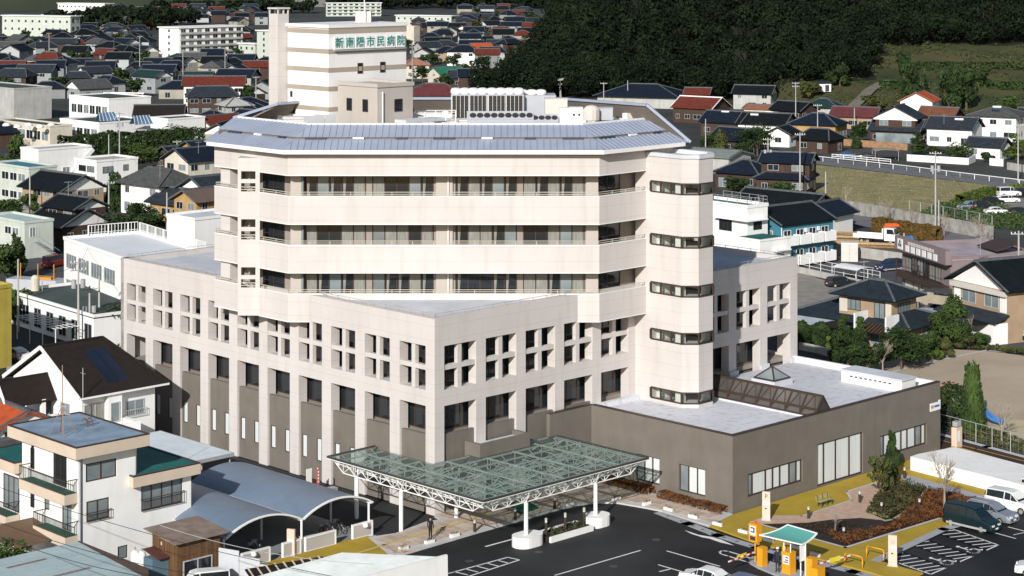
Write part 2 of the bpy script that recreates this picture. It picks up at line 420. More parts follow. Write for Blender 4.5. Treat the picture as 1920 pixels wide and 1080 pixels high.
for i in range(3):
    zf = BANDS[i][0] + 1.25; zt = BANDS[i + 1][0]
    b = MB(); q = off(IWc, .25)
    for k in range(3): b.prism([IWc[k], IWc[k + 1], q[k + 1], q[k]], zf, zt)
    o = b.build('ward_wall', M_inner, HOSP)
    # front windows: four groups of five lights
    p, q = Vector(IWc[1]), Vector(IWc[2]); d = (q - p).normalized(); mid = (p + q) / 2; rz = math.atan2(d.y, d.x)
    nrm = Vector((d.y, -d.x))
    for gi, c in enumerate((-9.85, -3.75, 3.75, 9.85)):
        w, h = 5.45, zt - zf - .55
        f = MB(); n = 5; t = .09
        f.box(-w / 2, w / 2, -.07, .0, 0, .12); f.box(-w / 2, w / 2, -.07, 0, h - .1, h)
        for j in range(n + 1):
            x = -w / 2 + w * j / n; f.box(x - t / 2, x + t / 2, -.07, 0, .12, h - .1)
        P = mid + d * c
        wo = f.build('window', M_brownfr, HOSP, loc=(P.x, P.y, zf + .35), rz=rz)
        rr = random.Random(i * 10 + gi)
        dark = rr.choice([2, 2, 1, 3])
        for j in range(n):
            x0 = -w / 2 + w * j / n + t / 2; x1 = -w / 2 + w * (j + 1) / n - t / 2
            op = (j == dark) or rr.random() < .3
            MB().poly([(x0, -.01, .12), (x1, -.01, .12), (x1, -.01, h - .1), (x0, -.01, h - .1)]).build('pane', M_glass if op else (M_curtain if rr.random() < .75 else M_glassb), wo)
            if op and rr.random() < .8:              # a gathered curtain beside the open pane
                cx = x0 + .12
                MB().poly([(cx, -.02, .14), (cx + .14, -.02, .14), (cx + .3, -.02, h - .12), (cx + .02, -.02, h - .12)]).build('curtain', M_curtain, wo)
    # side windows of the left and right ends
    window(HOSP, IW[0][0], 22.4, zf + .3, 3.2, zt - zf - .5, RZL, M_brownfr, M_glass, 2)
    window(HOSP, IW[0][0], 18.9, zf + .3, 1.9, zt - zf - .5, RZL, M_brownfr, M_glassb, 1)
    window(HOSP, 21.4, IW[2][1], zf + .3, 3.4, zt - zf - .5, 0, M_brownfr, M_glass, 2)
    # pillar dividing the front, with its drainpipe, and end column of the left balcony
    P = mid - nrm * 0 + nrm * .0
    MB().box(-.75, .75, -.22, -.002, 0, zt - zf).build('pillar', M_pent, HOSP, loc=(mid.x, mid.y, zf), rz=rz)
    MB().tube((.35, -.34, 0), (.35, -.34, zt - zf), .07).build('drainpipe', M_hw2, HOSP, loc=(mid.x, mid.y, zf), rz=rz)
    for s in (-1, 1):
        P = mid + d * (s * 13.3)
        MB().box(-.55, .55, -.3, -.002, 0, zt - zf).build('pillar', M_pent, HOSP, loc=(P.x, P.y, zf), rz=rz)
    MB().box(-.95, .35, 27.3, 28.75, zf, zt).build('pillar', M_hw, HOSP)
# --- rotated stair pier on the left face
PA, PB, PC = (-1.36, 22.2), (-2.78, 23.62), (-1.36, 25.05)
L = math.dist(PB, PA); hs = []
for k in range(3):
    z = 27.1 - 4.36 * k; hs += [(.3, L - .4, z - .72, z), (.3, L - .4, z - 1.85, z - 1.08)]
m = MB().holes(L, 14.0, 28.3, .22, hs); a = math.atan2(PA[1] - PB[1], PA[0] - PB[0])
m.xf(Matrix.Translation((*PB, 0)) @ Matrix.Rotation(a, 4, 'Z')); m.build('stair_pier', M_hw, HOSP)
m = MB(); e = .24; m.prism([PB, (PB[0] + e, PB[1] + .02), (PC[0], PC[1] - .3), PC], 14.0, 28.3)
m.poly([(*PA, 14.0), (*PB, 14.0), (*PC, 14.0)]); m.poly([(*PB, 28.31), (PA[0], PA[1], 28.31), (*PC, 28.31)])
m.build('stair_pier', M_hw, HOSP)
m = MB()
for k in range(3):
    z = 27.1 - 4.36 * k - 1.85
    for zz in (.18, .42): m.bar((PB[0] + .25, PB[1] - .1, z + zz), (PA[0] - .2, PA[1] + .35, z + zz), .06)
m.build('railing', mat('ivory_rail', (.72, .66, .5)), HOSP)

# --- mansard roof of standing-seam panels, two tiers
RP = [off(WP, d) for d in (-.85, 1.05, 1.25, 3.5)]
RP = [[(q[0][0], e)] + q[1:3] + [(e, q[3][1])] for q, e in zip(RP, (29.7, 30.2, 30.25, 30.85))]
RZ = (29.3, 30.12, 30.32, 31.25)
def clip(poly, ax, lim, keep_ge):
    out = []
    for i in range(len(poly)):
        a, b = poly[i], poly[(i + 1) % len(poly)]
        ia = (a[ax] >= lim) if keep_ge else (a[ax] <= lim); ib = (b[ax] >= lim) if keep_ge else (b[ax] <= lim)
        if ia: out.append(a)
        if ia != ib:
            t = (lim - a[ax]) / (b[ax] - a[ax]); out.append((a[0] + (b[0] - a[0]) * t, a[1] + (b[1] - a[1]) * t))
    return out
for tier in (0, 2):
    for k in range(3):
        a, b = Vector((*RP[tier][k], RZ[tier])), Vector((*RP[tier][k + 1], RZ[tier]))
        c, d = Vector((*RP[tier + 1][k + 1], RZ[tier + 1])), Vector((*RP[tier + 1][k], RZ[tier + 1]))
        e = (b - a).normalized(); n = e.cross(d - a).normalized()
        if n.z < 0: n = -n
        f = n.cross(e); q = [((p - a).dot(e), (p - a).dot(f)) for p in (a, b, c, d)]
        s0 = min(x for x, y in q); s1 = max(x for x, y in q); N = max(1, round((s1 - s0) / .6))
        for i in range(N):
            x0 = s0 + (s1 - s0) * i / N; x1 = s0 + (s1 - s0) * (i + 1) / N
            pg = clip(clip(q, 0, x0 + .02, True), 0, x1 - .02, False)
            if len(pg) < 3: continue
            mb = MB().slab([a + e * x + f * y + n * .06 for x, y in pg], .05)
            ys = [y for x, y in pg if abs(x - x0 - .02) < .01]
            if len(ys) > 1 and max(ys) - min(ys) > .1: mb.bar(a + e * (x0 + .02) + f * min(ys) + n * .09, a + e * (x0 + .02) + f * max(ys) + n * .09, .06, .07, up=n)
            mb.build('roof_panel', M_metroof, HOSP)
b = MB()                                         # closed body under the panels
for k in range(3):
    b.poly([(*RP[0][k], RZ[0] - .02), (*RP[0][k + 1], RZ[0] - .02), (*RP[1][k + 1], RZ[1] - .02), (*RP[1][k], RZ[1] - .02)])
    b.poly([(*RP[1][k], RZ[1] - .02), (*RP[1][k + 1], RZ[1] - .02), (*RP[2][k + 1], RZ[2] - .04), (*RP[2][k], RZ[2] - .04)])
    b.poly([(*RP[2][k], RZ[2] - .02), (*RP[2][k + 1], RZ[2] - .02), (*RP[3][k + 1], RZ[3] - .02), (*RP[3][k], RZ[3] - .02)])
    b.poly([(*RP[3][k], RZ[3] - .02), (*RP[3][k + 1], RZ[3] - .02), (*RP[3][k + 1], 29.5), (*RP[3][k], 29.5)])
    b.poly([(*RP[0][k], RZ[0] - .3), (*RP[0][k + 1], RZ[0] - .3), (*off(WP, .1)[k + 1], RZ[0] - .3), (*off(WP, .1)[k], RZ[0] - .3)])
b.build('roof_base', M_soffit, HOSP)
fa = MB(); q = off(WP, -.91); q2 = off(WP, -.8)
for k in range(3): fa.prism([q[k], q[k + 1], q2[k + 1], q2[k]], 29.02, 29.38)
fa.build('eaves_fascia', M_hw2, HOSP)
for k in range(3):                                # snow-guard blocks in the gap between the tiers
    a, b2 = Vector(off(WP, 1.0)[k]), Vector(off(WP, 1.0)[k + 1]); L = (b2 - a).length; n = int(L / 3.4)
    for i in range(n):
        P = a + (b2 - a) * ((i + .5) / n); w = .5 if i % 3 else .95
        MB().box(-w, w, -.1, .12, 0, .16).build('vent_block', M_wmetal if i % 3 == 1 else M_dmetal, HOSP, loc=(P.x, P.y, 30.2), rz=math.atan2((b2 - a).y, (b2 - a).x))
rc = MB(); ex = lambda q: [(q[0][0], 30.8)] + q[1:3] + [(30.8, q[3][1])]; q = ex(off(WP, 3.42)); q2 = ex(off(WP, 3.72))
for k in range(3): rc.prism([q[k], q[k + 1], q2[k + 1], q2[k]], 31.2, 31.42)
rc.build('ridge_cap', M_hw2, HOSP)
MB().prism(off(WP, 3.0) + BACK, 29.0, 29.6).build('roof_deck', M_deckb, HOSP)
# back and end slopes seen from inside
def slope(e0, e1, r0, r1, name='roof_screen'):
    o = MB().slab([(*e0, 29.3), (*e1, 29.3), (*r1, 32.7), (*r0, 32.7)], .16).build(name, M_soffit, HOSP); return o
slope((30.0, -2.15), (30.0, 14.0), (27.6, 1.0), (27.6, 12.6))
slope((30.0, 14.0), (14.0, 30.0), (27.6, 12.6), (12.6, 27.2))
MB().slab([(2.15, 30.6, 30.6), (14.0, 30.0, 29.3), (12.6, 27.2, 32.7), (3.9, 26.3, 32.7)], .16).build('roof_screen', M_soffit, HOSP)
MB().prism([(-1.0, 29.0), (.9, 29.0), (6.5, 29.1), (6.5, 29.4)], 29.3, 30.4).build('roof_screen', M_soffit, HOSP)
cp = MB()
for a, b2 in (((27.5, 1.0), (27.5, 12.6)), ((27.5, 12.6), (12.6, 27.1)), ((12.6, 27.1), (3.9, 26.2))): cp.bar((*a, 32.75), (*b2, 32.75), .4, .22)
cp.bar((30.0, -2.2, 29.35), (27.5, 1.0, 32.75), .55, .25); cp.bar((2.1, 30.8, 31.25), (3.9, 26.2, 32.75), .45, .25)
cp.build('ridge_cap', M_metroof, HOSP)
w = MB(); w.box(28.4, 28.7, 2.5, 13.4, 29.6, 31.2); w.prism([(28.4, 13.0), (28.7, 13.3), (13.3, 28.6), (13.1, 28.3)], 29.6, 31.2); w.build('roof_screen_wall', M_hw2, HOSP)
for k in range(4):
    MB().prism([(28.39, 3.6 + 2.6 * k), (28.39, 4.2 + 2.6 * k), (27.6, 4.2 + 2.6 * k), (27.6, 3.6 + 2.6 * k)], 29.6, 31.8).build('buttress', M_hw2, HOSP)
for k in range(6):
    t = .08 + .15 * k; x = 28.4 - 15.2 * t; y = 13 + 15.2 * t
    MB().box(-.3, .3, -.8, 0, 0, 2.2).build('buttress', M_hw2, HOSP, loc=(x - .06, y - .06, 29.6), rz=R(135))
# closed ward core so nothing shines through the back
MB().prism(off(WP, 2.3) + [(28.9, 13.4), (13.4, 28.9)], 15.9, 29.0).build('ward_core', M_inner, HOSP)

# --- stair tower
SP = [(24.8, 0), (24.8, -5.62), (25.88, -6.7), (27.85, -6.7), (28.9, -5.6), (28.9, 0)]
def inset(pl, d):
    c = [(24.8 + d, 0), (24.8 + d, -5.62 + d * .41), (25.88 + d * .41, -6.7 + d), (27.85 - d * .41, -6.7 + d), (28.9 - d, -5.6 + d * .41), (28.9 - d, 0)]
    return c
wt = [26.2, 21.4, 17.0, 12.75, 7.4]; zb = 5.0
zs = [28.4]
for t in wt: zs += [t, t - 1.08]
zs.append(zb)
for k in range(0, len(zs), 2):
    MB().prism(SP, zs[k + 1], zs[k]).build('stair_tower_wall', M_hw, HOSP)
for t in wt:
    MB().prism([(24.8, 0), (24.8, -1.9), (28.9, -1.9), (28.9, 0)], t - 1.08, t).build('stair_tower_wall', M_hw, HOSP)
    MB().prism([(25.6, -1.9), (25.6, -2.6), (28.2, -2.6), (28.2, -1.9)], t - 1.08, t).prism([(25.1, -4.6), (25.1, -5.3), (25.7, -5.3), (25.7, -4.6)], t - 1.08, t).prism([(27.5, -5.6), (27.5, -6.2), (28.1, -6.2), (28.1, -5.6)], t - 1.08, t).build('stair_core', M_hw2, HOSP)
    f = MB(); o = inset(SP, -.03); i = inset(SP, .12)
    i2 = MB()
    for k in (1, 2, 3, 4):
        a = o[k] if k > 0 else o[0]
    chain_o = [(o[0][0], -1.9)] + o[1:5] + [(o[5][0], -1.9)]; chain_i = [(i[0][0], -1.9)] + i[1:5] + [(i[5][0], -1.9)]
    for k in range(5):
        for z0, z1 in ((t - 1.08, t - .97), (t - .11, t)): f.prism([chain_o[k], chain_o[k + 1], chain_i[k + 1], chain_i[k]], z0, z1)
    for k in range(5):
        p, q = Vector(chain_o[k]), Vector(chain_o[k + 1]); n = 3 if k in (0, 4) else 1
        for j in range(n + (1 if k == 4 else 0)):
            P = p + (q - p) * (j / n); f.box(P.x - .07, P.x + .07, P.y - .07, P.y + .07, t - .97, t - .11)
    wo = f.build('window', M_brownfr, HOSP)
    gl = inset(SP, .05); cg = [(gl[0][0], -1.9)] + gl[1:5] + [(gl[5][0], -1.9)]
    for k in range(5):
        MB().poly([(*cg[k], t - .97), (*cg[k + 1], t - .97), (*cg[k + 1], t - .11), (*cg[k], t - .11)]).build('pane', None or mat('clear_glass', (0, 0, 0)), wo)
MB().prism(inset(SP, -.22), zb, zb + .95).build('plinth', M_deckb, HOSP)
b = MB(); o = inset(SP, -.12); i = inset(SP, .35)
for k in range(5): b.prism([o[k], o[k + 1], i[k + 1], i[k]], 28.4, 28.75)
b.build('parapet', M_deckb, HOSP)

# --- rooftop plant house, chimney and penthouse
def block(u0, u1, v0, v1, z0, z1, name, m): return MB().box(u0, u1, v0, v1, z0, z1).build(name, m, HOSP)
block(6.4, 16.0, 21.9, 28.1, 29.6, 40.1, 'plant_tower_wall', M_hw2)
for zz in (39.55, 37.7, 35.95, 34.2):
    MB().box(6.36, 16.04, 21.86, 28.14, zz - .2, zz + .22).build('wall_band', M_bandw, HOSP)
MB().box(6.36, 8.2, 21.86, 28.14, 32.1, 32.5).build('wall_band', M_bandw, HOSP)
MB().box(6.25, 16.15, 21.75, 28.25, 39.9, 40.2).build('parapet', M_hw2, HOSP)
window(HOSP, 10.2, 21.9, 35.5, .62, 1.0, 0, M_brownfr, M_glass, 1)
window(HOSP, 13.0, 21.9, 35.5, .62, 1.0, 0, M_brownfr, M_glass, 1)
window(HOSP, 6.4, 27.5, 33.2, .3, .55, RZL, M_brownfr, M_glass, 1)
window(HOSP, 6.4, 27.3, 31.6, .8, .8, RZL, M_brownfr, M_glass, 1, name='roof_door')
block(5.3, 6.6, 28.2, 29.6, 24, 41.1, 'chimney', M_hw)
o = MB().box(5.2, 6.7, 28.1, 29.7, 41.55, 41.7)
for x in (5.3, 5.95, 6.5):
    for y in (28.2, 29.5): o.box(x, x + .12, y, y + .12, 41.1, 41.55)
o.build('chimney_cap', M_hw, HOSP)
block(7.1, 11.4, 15.7, 21.4, 29.6, 34.75, 'penthouse_wall', M_pent)
MB().box(7.0, 11.5, 15.6, 15.85, 34.6, 34.95).box(7.0, 7.25, 15.85, 21.5, 34.6, 34.95).box(11.25, 11.5, 15.85, 21.5, 34.6, 34.95).build('parapet', M_pent, HOSP)
window(HOSP, 7.1, 19.7, 32.3, .75, 1.15, RZL, M_brownfr, M_glass, 1); window(HOSP, 7.1, 17.4, 32.3, .75, 1.15, RZL, M_brownfr, M_glass, 1)
window(HOSP, 9.6, 15.7, 32.3, .95, 1.15, 0, M_brownfr, M_glass, 1)
MB().tube((7.6, 15.55, 29.6), (7.6, 15.55, 34.2), .07).build('drainpipe', M_hw2, HOSP)
MB().box(9.0, 13.8, 13.9, 15.5, 31.3, 31.6).build('roof_hatch', M_deckb, HOSP)
# sign: seven white panels with green characters
M_sgreen = mat('sign_green', (0.035, 0.23, 0.19), .5, .05)
M_sign = mat('sign_white', (0.8, 0.82, 0.82), .5, .03)
def glyph(ch, size, m, parent, loc, rz=0, ex=.02, rx=R(90), bold=0.0, name='character'):
    cu = bpy.data.curves.new('lettering', 'FONT'); cu.body = ch; cu.size = size; cu.extrude = ex; cu.resolution_u = 2; cu.offset = bold
    cu.align_x = 'CENTER'; cu.align_y = 'CENTER'
    t = bpy.data.objects.new('lettering', cu); COL.objects.link(t)
    dg = bpy.context.evaluated_depsgraph_get(); me = bpy.data.meshes.new_from_object(t.evaluated_get(dg))
    bpy.data.objects.remove(t); bpy.data.curves.remove(cu)
    me.materials.clear(); me.materials.append(m)
    o = put(me, name, parent, loc); o.rotation_euler = (rx, 0, rz)
    return o
for i, ch in enumerate('新南陽市民病院'):
    x = 7.45 + 1.27 * i
    p = MB().box(-.56, .56, -.22, -.02, -.58, .58).build('sign_panel', M_sign, HOSP, loc=(x, 21.86, 38.45))
    glyph(ch, 1.02, M_sgreen, p, (0, -.235, -.02), bold=.012)
MB().box(6.9, 15.7, 21.55, 21.86, 37.7, 37.82).build('sign_rail', M_gmetal, HOSP)

# --- annex (low taupe wing)
AV, AU0, AU1, AH = -17.05, 18.1, 48.6, 6.55
W1 = (20.1, 27.6, 1.05, 3.02); W2 = (29.7, 36.4, .16, 3.9); W3 = (39.0, 46.4, 1.08, 3.05)
m = MB().holes(AU1 - AU0, 0, AH, .4, [(a - AU0, b - AU0, c, d) for a, b, c, d in (W1, W2, W3)]); m.xf(Matrix.Translation((AU0, AV, 0))); m.build('annex_wall', M_taupe, HOSP)
for (a, b, c, d), n in ((W1, 7), (W2, 4), (W3, 7)):
    f = MB(); w, h = b - a, d - c; t = .14
    f.box(0, w, 0, .1, 0, t); f.box(0, w, 0, .1, h - t, h)
    cuts = [0, .1, .34, .47, .6, .77, .9, 1] if n == 7 else [0, .16, .42, .72, 1]
    for j in cuts: x = min(max(j * w, t / 2), w - t / 2); f.box(x - t / 2, x + t / 2, -.02, .08, t, h - t)
    wo = f.build('window', M_brownfr, HOSP, loc=(a, AV + .16, c))
    for j in range(len(cuts) - 1):
        MB().poly([(cuts[j] * w, .05, t), (cuts[j + 1] * w, .05, t), (cuts[j + 1] * w, .05, h - t), (cuts[j] * w, .05, h - t)]).build('pane', M_blind if (j not in (0, 5) or n == 4) else M_glassb, wo)
m = MB().holes(16.25 - .4, 0, AH, .4, [(a, b, .9, 3.2) for a, b in ((4.05 - .0, 6.9), (9.0, 11.9))] ); 
m = MB().holes(15.85, 0, AH, .4, [(7.1 - .8 + .0, 8.95, .9, 3.2), (10.3, 13.25, .9, 3.2)][0:0] + [(5.33, 8.1, .9, 3.2), (10.3, 13.25, .9, 3.2)])
m.xf(Matrix.Translation((AU0, -.8, 0)) @ Matrix.Rotation(R(-90), 4, 'Z')); m.build('annex_wall', M_taupe, HOSP)
for a, b in ((5.33, 8.1), (10.3, 13.25)):
    w = b - a; f = MB()
    f.box(-w / 2, w / 2, 0, .1, 0, .09); f.box(-w / 2, w / 2, 0, .1, 2.21, 2.3)
    for j in range(4): x = -w / 2 + w * j / 3; f.box(x - .06, x + .06, 0, .1, .09, 2.21)
    wo = f.build('window', M_brownfr, HOSP, loc=(AU0 + .15, -.8 - (a + b) / 2, .9), rz=RZL)
    for j in range(3): MB().poly([(-w / 2 + w * j / 3, .06, .09), (-w / 2 + w * (j + 1) / 3, .06, .09), (-w / 2 + w * (j + 1) / 3, .06, 2.21), (-w / 2 + w * j / 3, .06, 2.21)]).build('pane', M_blind if j else M_glassb, wo)
MB().box(12.8, AU0 + .39, -.8, -.42, 0, AH).build('annex_wall', M_taupe, HOSP)
window(HOSP, 15.6, -.8, 2.0, 2.4, 1.6, 0, M_brownfr, M_blind, 3)
MB().box(AU1 - .35, AU1, AV + .4, 0.9, 0, AH + .03).build('annex_parapet', M_hw2, HOSP)
MB().box(AU0 + .4, AU1 - .35, AV + .4, 0.0, 5.5, 6.0).build('annex_roof', M_roofw, HOSP)
MB().box(AU0 - .03, AU1 + .03, AV - .03, AV + .43, AH, AH + .06).box(AU0 - .03, AU0 + .43, AV + .43, -.8, AH, AH + .06).box(12.8, AU0 - .03, -.83, -.4, AH, AH + .06).build('coping', M_brownfr, HOSP)
# ridge skylight
sk_ = MB(); u0, u1, us, z0, zr = 30.0, 32.4, 31.2, 6.15, 7.8
MB().box(29.8, 32.6, -16.6, -1.2, 6.0, 6.14).build('skylight_kerb', M_roofw, HOSP)
N = 9; va, vb = -16.5, -1.5
for a in range(N + 1):
    v = va + (vb - va) * a / N
    sk_.bar((u0, v, z0), (us, v, zr), .16); sk_.bar((u1, v, z0), (us, v, zr), .16)
    if a < N:
        v2 = va + (vb - va) * (a + 1) / N; vm = (v + v2) / 2
        sk_.bar((u0, v, z0), (us, vm, zr), .09); sk_.bar((us, vm, zr), (u0, v2, z0), .09)
for p, q in (((u0, va, z0), (u0, vb, z0)), ((u1, va, z0), (u1, vb, z0)), ((us, va, zr), (us, vb, zr)), ((u0 + .4, va, z0 + .55), (u0 + .4, vb, z0 + .55))): sk_.bar(p, q, .18)
so = sk_.build('ridge_skylight', M_brownfr, HOSP)
M_skyg = glassmat('smoked_glass', (0.10, 0.095, 0.085), .1)
for a in range(N):
    v = va + (vb - va) * a / N; v2 = va + (vb - va) * (a + 1) / N
    MB().poly([(u0 + .02, v, z0), (us, v, zr), (us, v2, zr), (u0 + .02, v2, z0)]).build('pane', M_skyg, so); MB().poly([(u1 - .02, v, z0), (u1 - .02, v2, z0), (us, v2, zr), (us, v, zr)]).build('pane', M_skyg, so)
MB().poly([(u0, va, z0), (u1, va, z0), (us, va, zr)]).build('pane', M_skyg, so)
# pyramid skylight and ventilation box
MB().box(37.4, 40.2, -6.2, -3.4, 6.0, 6.5).build('skylight_kerb', M_roofw, HOSP)
p = MB(); c = [(37.6, -6), (40, -6), (40, -3.6), (37.6, -3.6)]; ap = (38.8, -4.8, 7.6)
for k in range(4): p.bar((*c[k], 6.55), (*c[(k + 1) % 4], 6.55), .16); p.bar((*c[k], 6.55), ap, .14)
po = p.build('pyramid_skylight', M_brownfr, HOSP)
for k in range(4): MB().poly([(*c[k], 6.56), (*c[(k + 1) % 4], 6.56), ap]).build('pane', M_glassb, po)
vb_ = MB().box(44.2, 46.4, -15.8, -8.9, 6.0, 7.05).build('vent_box', M_hw2, HOSP)
MB().box(44.1, 46.5, -15.9, -8.8, 7.05, 7.2).build('vent_lid', M_deckb, vb_)
for k in range(9): MB().box(44.17, 44.2, -14.6 + .55 * k, -14.3 + .55 * k, 6.6, 6.72).build('vent_slot', M_dmetal, vb_)
for a, b in RB[6:]: MB().box(b - .08, b + 1.2, -.25, -.002, 6.0, 6.45).build('plinth', M_roofw, HOSP)
MB().box(19.2, 24.78, -.5, -.002, 6.0, 6.35).build('plinth', M_roofw, HOSP)
# taupe tank box over the entrance
m = MB().box(3.4, 9.3, -1.9, -1.6, 3.9, 5.7).box(3.4, 3.7, -1.6, -.01, 3.9, 5.7).box(9.0, 9.3, -1.6, -.01, 3.9, 5.7).box(3.7, 9.0, -1.6, -.01, 3.9, 4.4)
m.build('porch_box', M_taupe, HOSP)
MB().box(3.7, 9.0, -1.6, -.01, 5.2, 5.3).build('porch_roof', M_deckb, HOSP)
MB().box(48.3, 48.59, AV - .04, AV - .002, 4.05, 4.9).build('wall_sign', M_sign, HOSP)
sg = MB().box(46.9, 48.5, AV - .05, AV - .003, 4.0, 4.75).build('wall_sign', M_sign, HOSP)
MB().box(47.0, 47.45, AV - .056, AV - .05, 4.25, 4.55).build('orange_print', mat('print_orange', (.7, .25, .08)), sg)
MB().box(47.55, 48.4, AV - .056, AV - .05, 4.3, 4.5).build('blue_print', mat('print_blue', (.08, .12, .5)), sg)
# clear glass of the stair windows: mostly see-through
cg = MATS['clear_glass']; n = cg.node_tree; tr = n.nodes.new('ShaderNodeBsdfTransparent'); tr.inputs[0].default_value = (.85, .9, .88, 1)
gl_ = n.nodes.new('ShaderNodeBsdfGlossy'); gl_.inputs['Roughness'].default_value = .03; fr = n.nodes.new('ShaderNodeFresnel'); fr.inputs[0].default_value = 1.5
mx = n.nodes.new('ShaderNodeMixShader'); n.links.new(fr.outputs[0], mx.inputs[0]); n.links.new(tr.outputs[0], mx.inputs[1]); n.links.new(gl_.outputs[0], mx.inputs[2])
n.links.new(mx.outputs[0], n.nodes['Material Output'].inputs['Surface'])
# ================================================================== ground, forecourt, car park
M_asph = mat('new_asphalt', (0.040, 0.042, 0.044), 0.75, 0.3, 0.09, 0.2, 9, spec=0.25, col2=(0.009, 0.009, 0.010), detail=10)
M_asph2 = mat('worn_asphalt', (0.075, 0.075, 0.08), 0.9, 0.25, 0.4, 0.1, 8)
M_paint = mat('road_paint', (0.78, 0.78, 0.76), 0.7, 0.12, 3.0)
M_olive = mat('olive_paving', (0.44, 0.305, 0.032), 0.9, 0.14, 0.35, 0.2, 30, dirt=0.12, col2=(.35, .245, .03), detail=9)
M_paver = mat('beige_pavers', (0.50, 0.40, 0.33), 0.9, 0.22, 1.2, 0.1, 12, detail=8)
M_pink = mat('pink_pavers', (0.52, 0.36, 0.27), 0.9, 0.14, 1.8, 0.1, 20)
M_soil = mat('dark_soil', (0.030, 0.023, 0.018), 0.95, 0.3, 1.0, 0.5, 5)
M_gutter = mat('gutter_concrete', (0.36, 0.37, 0.39), 0.9, 0.14, 1.0, 0.1, 8)
M_sand = mat('sandy_ground', (0.46, 0.37, 0.27), 0.95, 0.15, 0.15, 0.1, 3, detail=8)
M_tact = mat('tactile_yellow', (0.55, 0.44, 0.14), 0.9, 0.1, 2)
tag(MB().poly([(-2600, 40, -.06), (2600, 40, -.06), (2600, 5200, -.06), (-2600, 5200, -.06)]).build('ground', mat('town_ground', (0.052, 0.055, 0.05), .95, .45, .03, detail=8)), kind='structure')
fore = GP([(380, 1180), (560, 1030), (640, 1000), (700, 900)]) + [UV(-.02, 46), UV(-.02, -.02), UV(48, -.02)] + GP([(1775, 842), (1960, 890), (2080, 1200)])
sheet('car_park', fore, 0.0, M_asph)
# pavements are raised slabs with a kerb face
P1 = GP([(690, 1010), (742, 1002), (797, 981), (826, 976)]) + [UV(-.3, -.3), UV(.4, .4), UV(18.0, -.75), UV(18.05, -16.9)] + GP([(1374, 967), (1330, 988), (1290, 976), (1240, 960), (1211, 954), (1159, 945), (1120, 944), (1081, 949), (1035, 960), (978, 977), (900, 999), (735, 1048)])
plinth('entrance_pavement', P1, -.02, .12, M_kerb)
def inpoly(x, y, pl):
    c = False; n = len(pl)
    for i in range(n):
        x1, y1 = pl[i]; x2, y2 = pl[(i + 1) % n]
        if (y1 > y) != (y2 > y) and x < (x2 - x1) * (y - y1) / (y2 - y1) + x1: c = not c
    return c
pv = MB(); T = .92; cnt = 0                         # square pavers with recessed joints
ps = []
for i in range(-14, 24):
    for j in range(-24, 4):
        c = [UV(i * T + a * T, j * T + b * T) for a, b in ((.03, .03), (.97, .03), (.97, .97), (.03, .97))]
        if all(inpoly(x, y, P1) for x, y in c): ps.append((i, j))
PAVE = thing('paving', 'field of square beige pavers laid in front of the hospital entrance', 'paving', (HX, HY, .12), UA); PAVE['kind'] = 'structure'
pm = [MB().prism([(.02, .02), (T - .02, .02), (T - .02, T - .02), (.02, T - .02)], 0, .018 + .003 * k).mesh('paver', m) for k, m in enumerate((M_paver, mat('beige_pavers_light', (.58, .48, .41), .9, .15, 1.2), mat('beige_pavers_dark', (.42, .325, .26), .9, .15, 1.2)))]
ps.sort(key=lambda p: -(-p[1] * .7 + -p[0] * .3)); rr = random.Random(4)
ps.sort(key=lambda p: UV(p[0] * T, p[1] * T)[1])
for i, j in ps[:290]: put(pm[rr.choice([0, 0, 0, 1, 2])], 'paver', PAVE, (i * T, j * T, 0))
rest = MB()
for i, j in ps[290:]: rest.prism([(i * T + .02, j * T + .02), (i * T + T - .02, j * T + .02), (i * T + T - .02, j * T + T - .02), (i * T + .02, j * T + T - .02)], 0, .019)
if rest.f: tag(rest.build('far_pavers', M_paver, PAVE), kind='stuff')
P2 = GP([(455, 1068), (687, 1006), (770, 1031), (735, 1047.5), (560, 1110)])
plinth('olive_pavement', P2, -.02, .115, M_olive)
P3 = GP([(1331, 988.5), (1374.5, 967)]) + [UV(48.5, -17.06)] + GP([(1790, 838), (1935, 880), (1935, 948), (1900, 958), (1769, 992.5), (1640, 1052), (1731, 1077), (1690, 1092), (1600, 1067), (1420, 1021)])
plinth('olive_pavement', P3, -.02, .125, M_olive)
tag(strip(GP([(1331, 989), (1240, 960)], .12), .25, .131).build('kerb_strip', M_kerb), kind='structure')
# gutter strip with its drain slots
g = GP([(1240, 963), (1290, 982), (1345, 1004), (1420, 1027), (1520, 1052), (1600, 1072), (1720, 1106)])
tag(strip(g, .95, .012).build('gutter', M_gutter), kind='structure')
gs = MB(); L = 0
for a, b in zip(g[:-1], g[1:]):
    d = Vector(b) - Vector(a); n = int(d.length / 1.2); e = d.normalized(); f = Vector((-e.y, e.x))
    for k in range(n):
        c = Vector(a) + d * ((k + .5) / n)
        gs.poly([(*(c + e * s * .16 + f * t * .09), .016) for s, t in ((-1, -1), (1, -1), (1, 1), (-1, 1))])
tag(gs.build('gutter_slots', M_dmetal), kind='stuff')
tag(strip(GP([(600, 1060), (720, 1022), (830, 990), (960, 948), (1010, 926)], .12), .3, .147).build('tactile_strip', M_tact), kind='structure')
tag(MB().poly([(*p, .146) for p in GP([(950, 948), (985, 938), (1012, 956), (975, 968)])]).build('green_mat', mat('green_mat', (.012, .10, .06), .9)), 'dark green doormat under the glass canopy', 'mat')
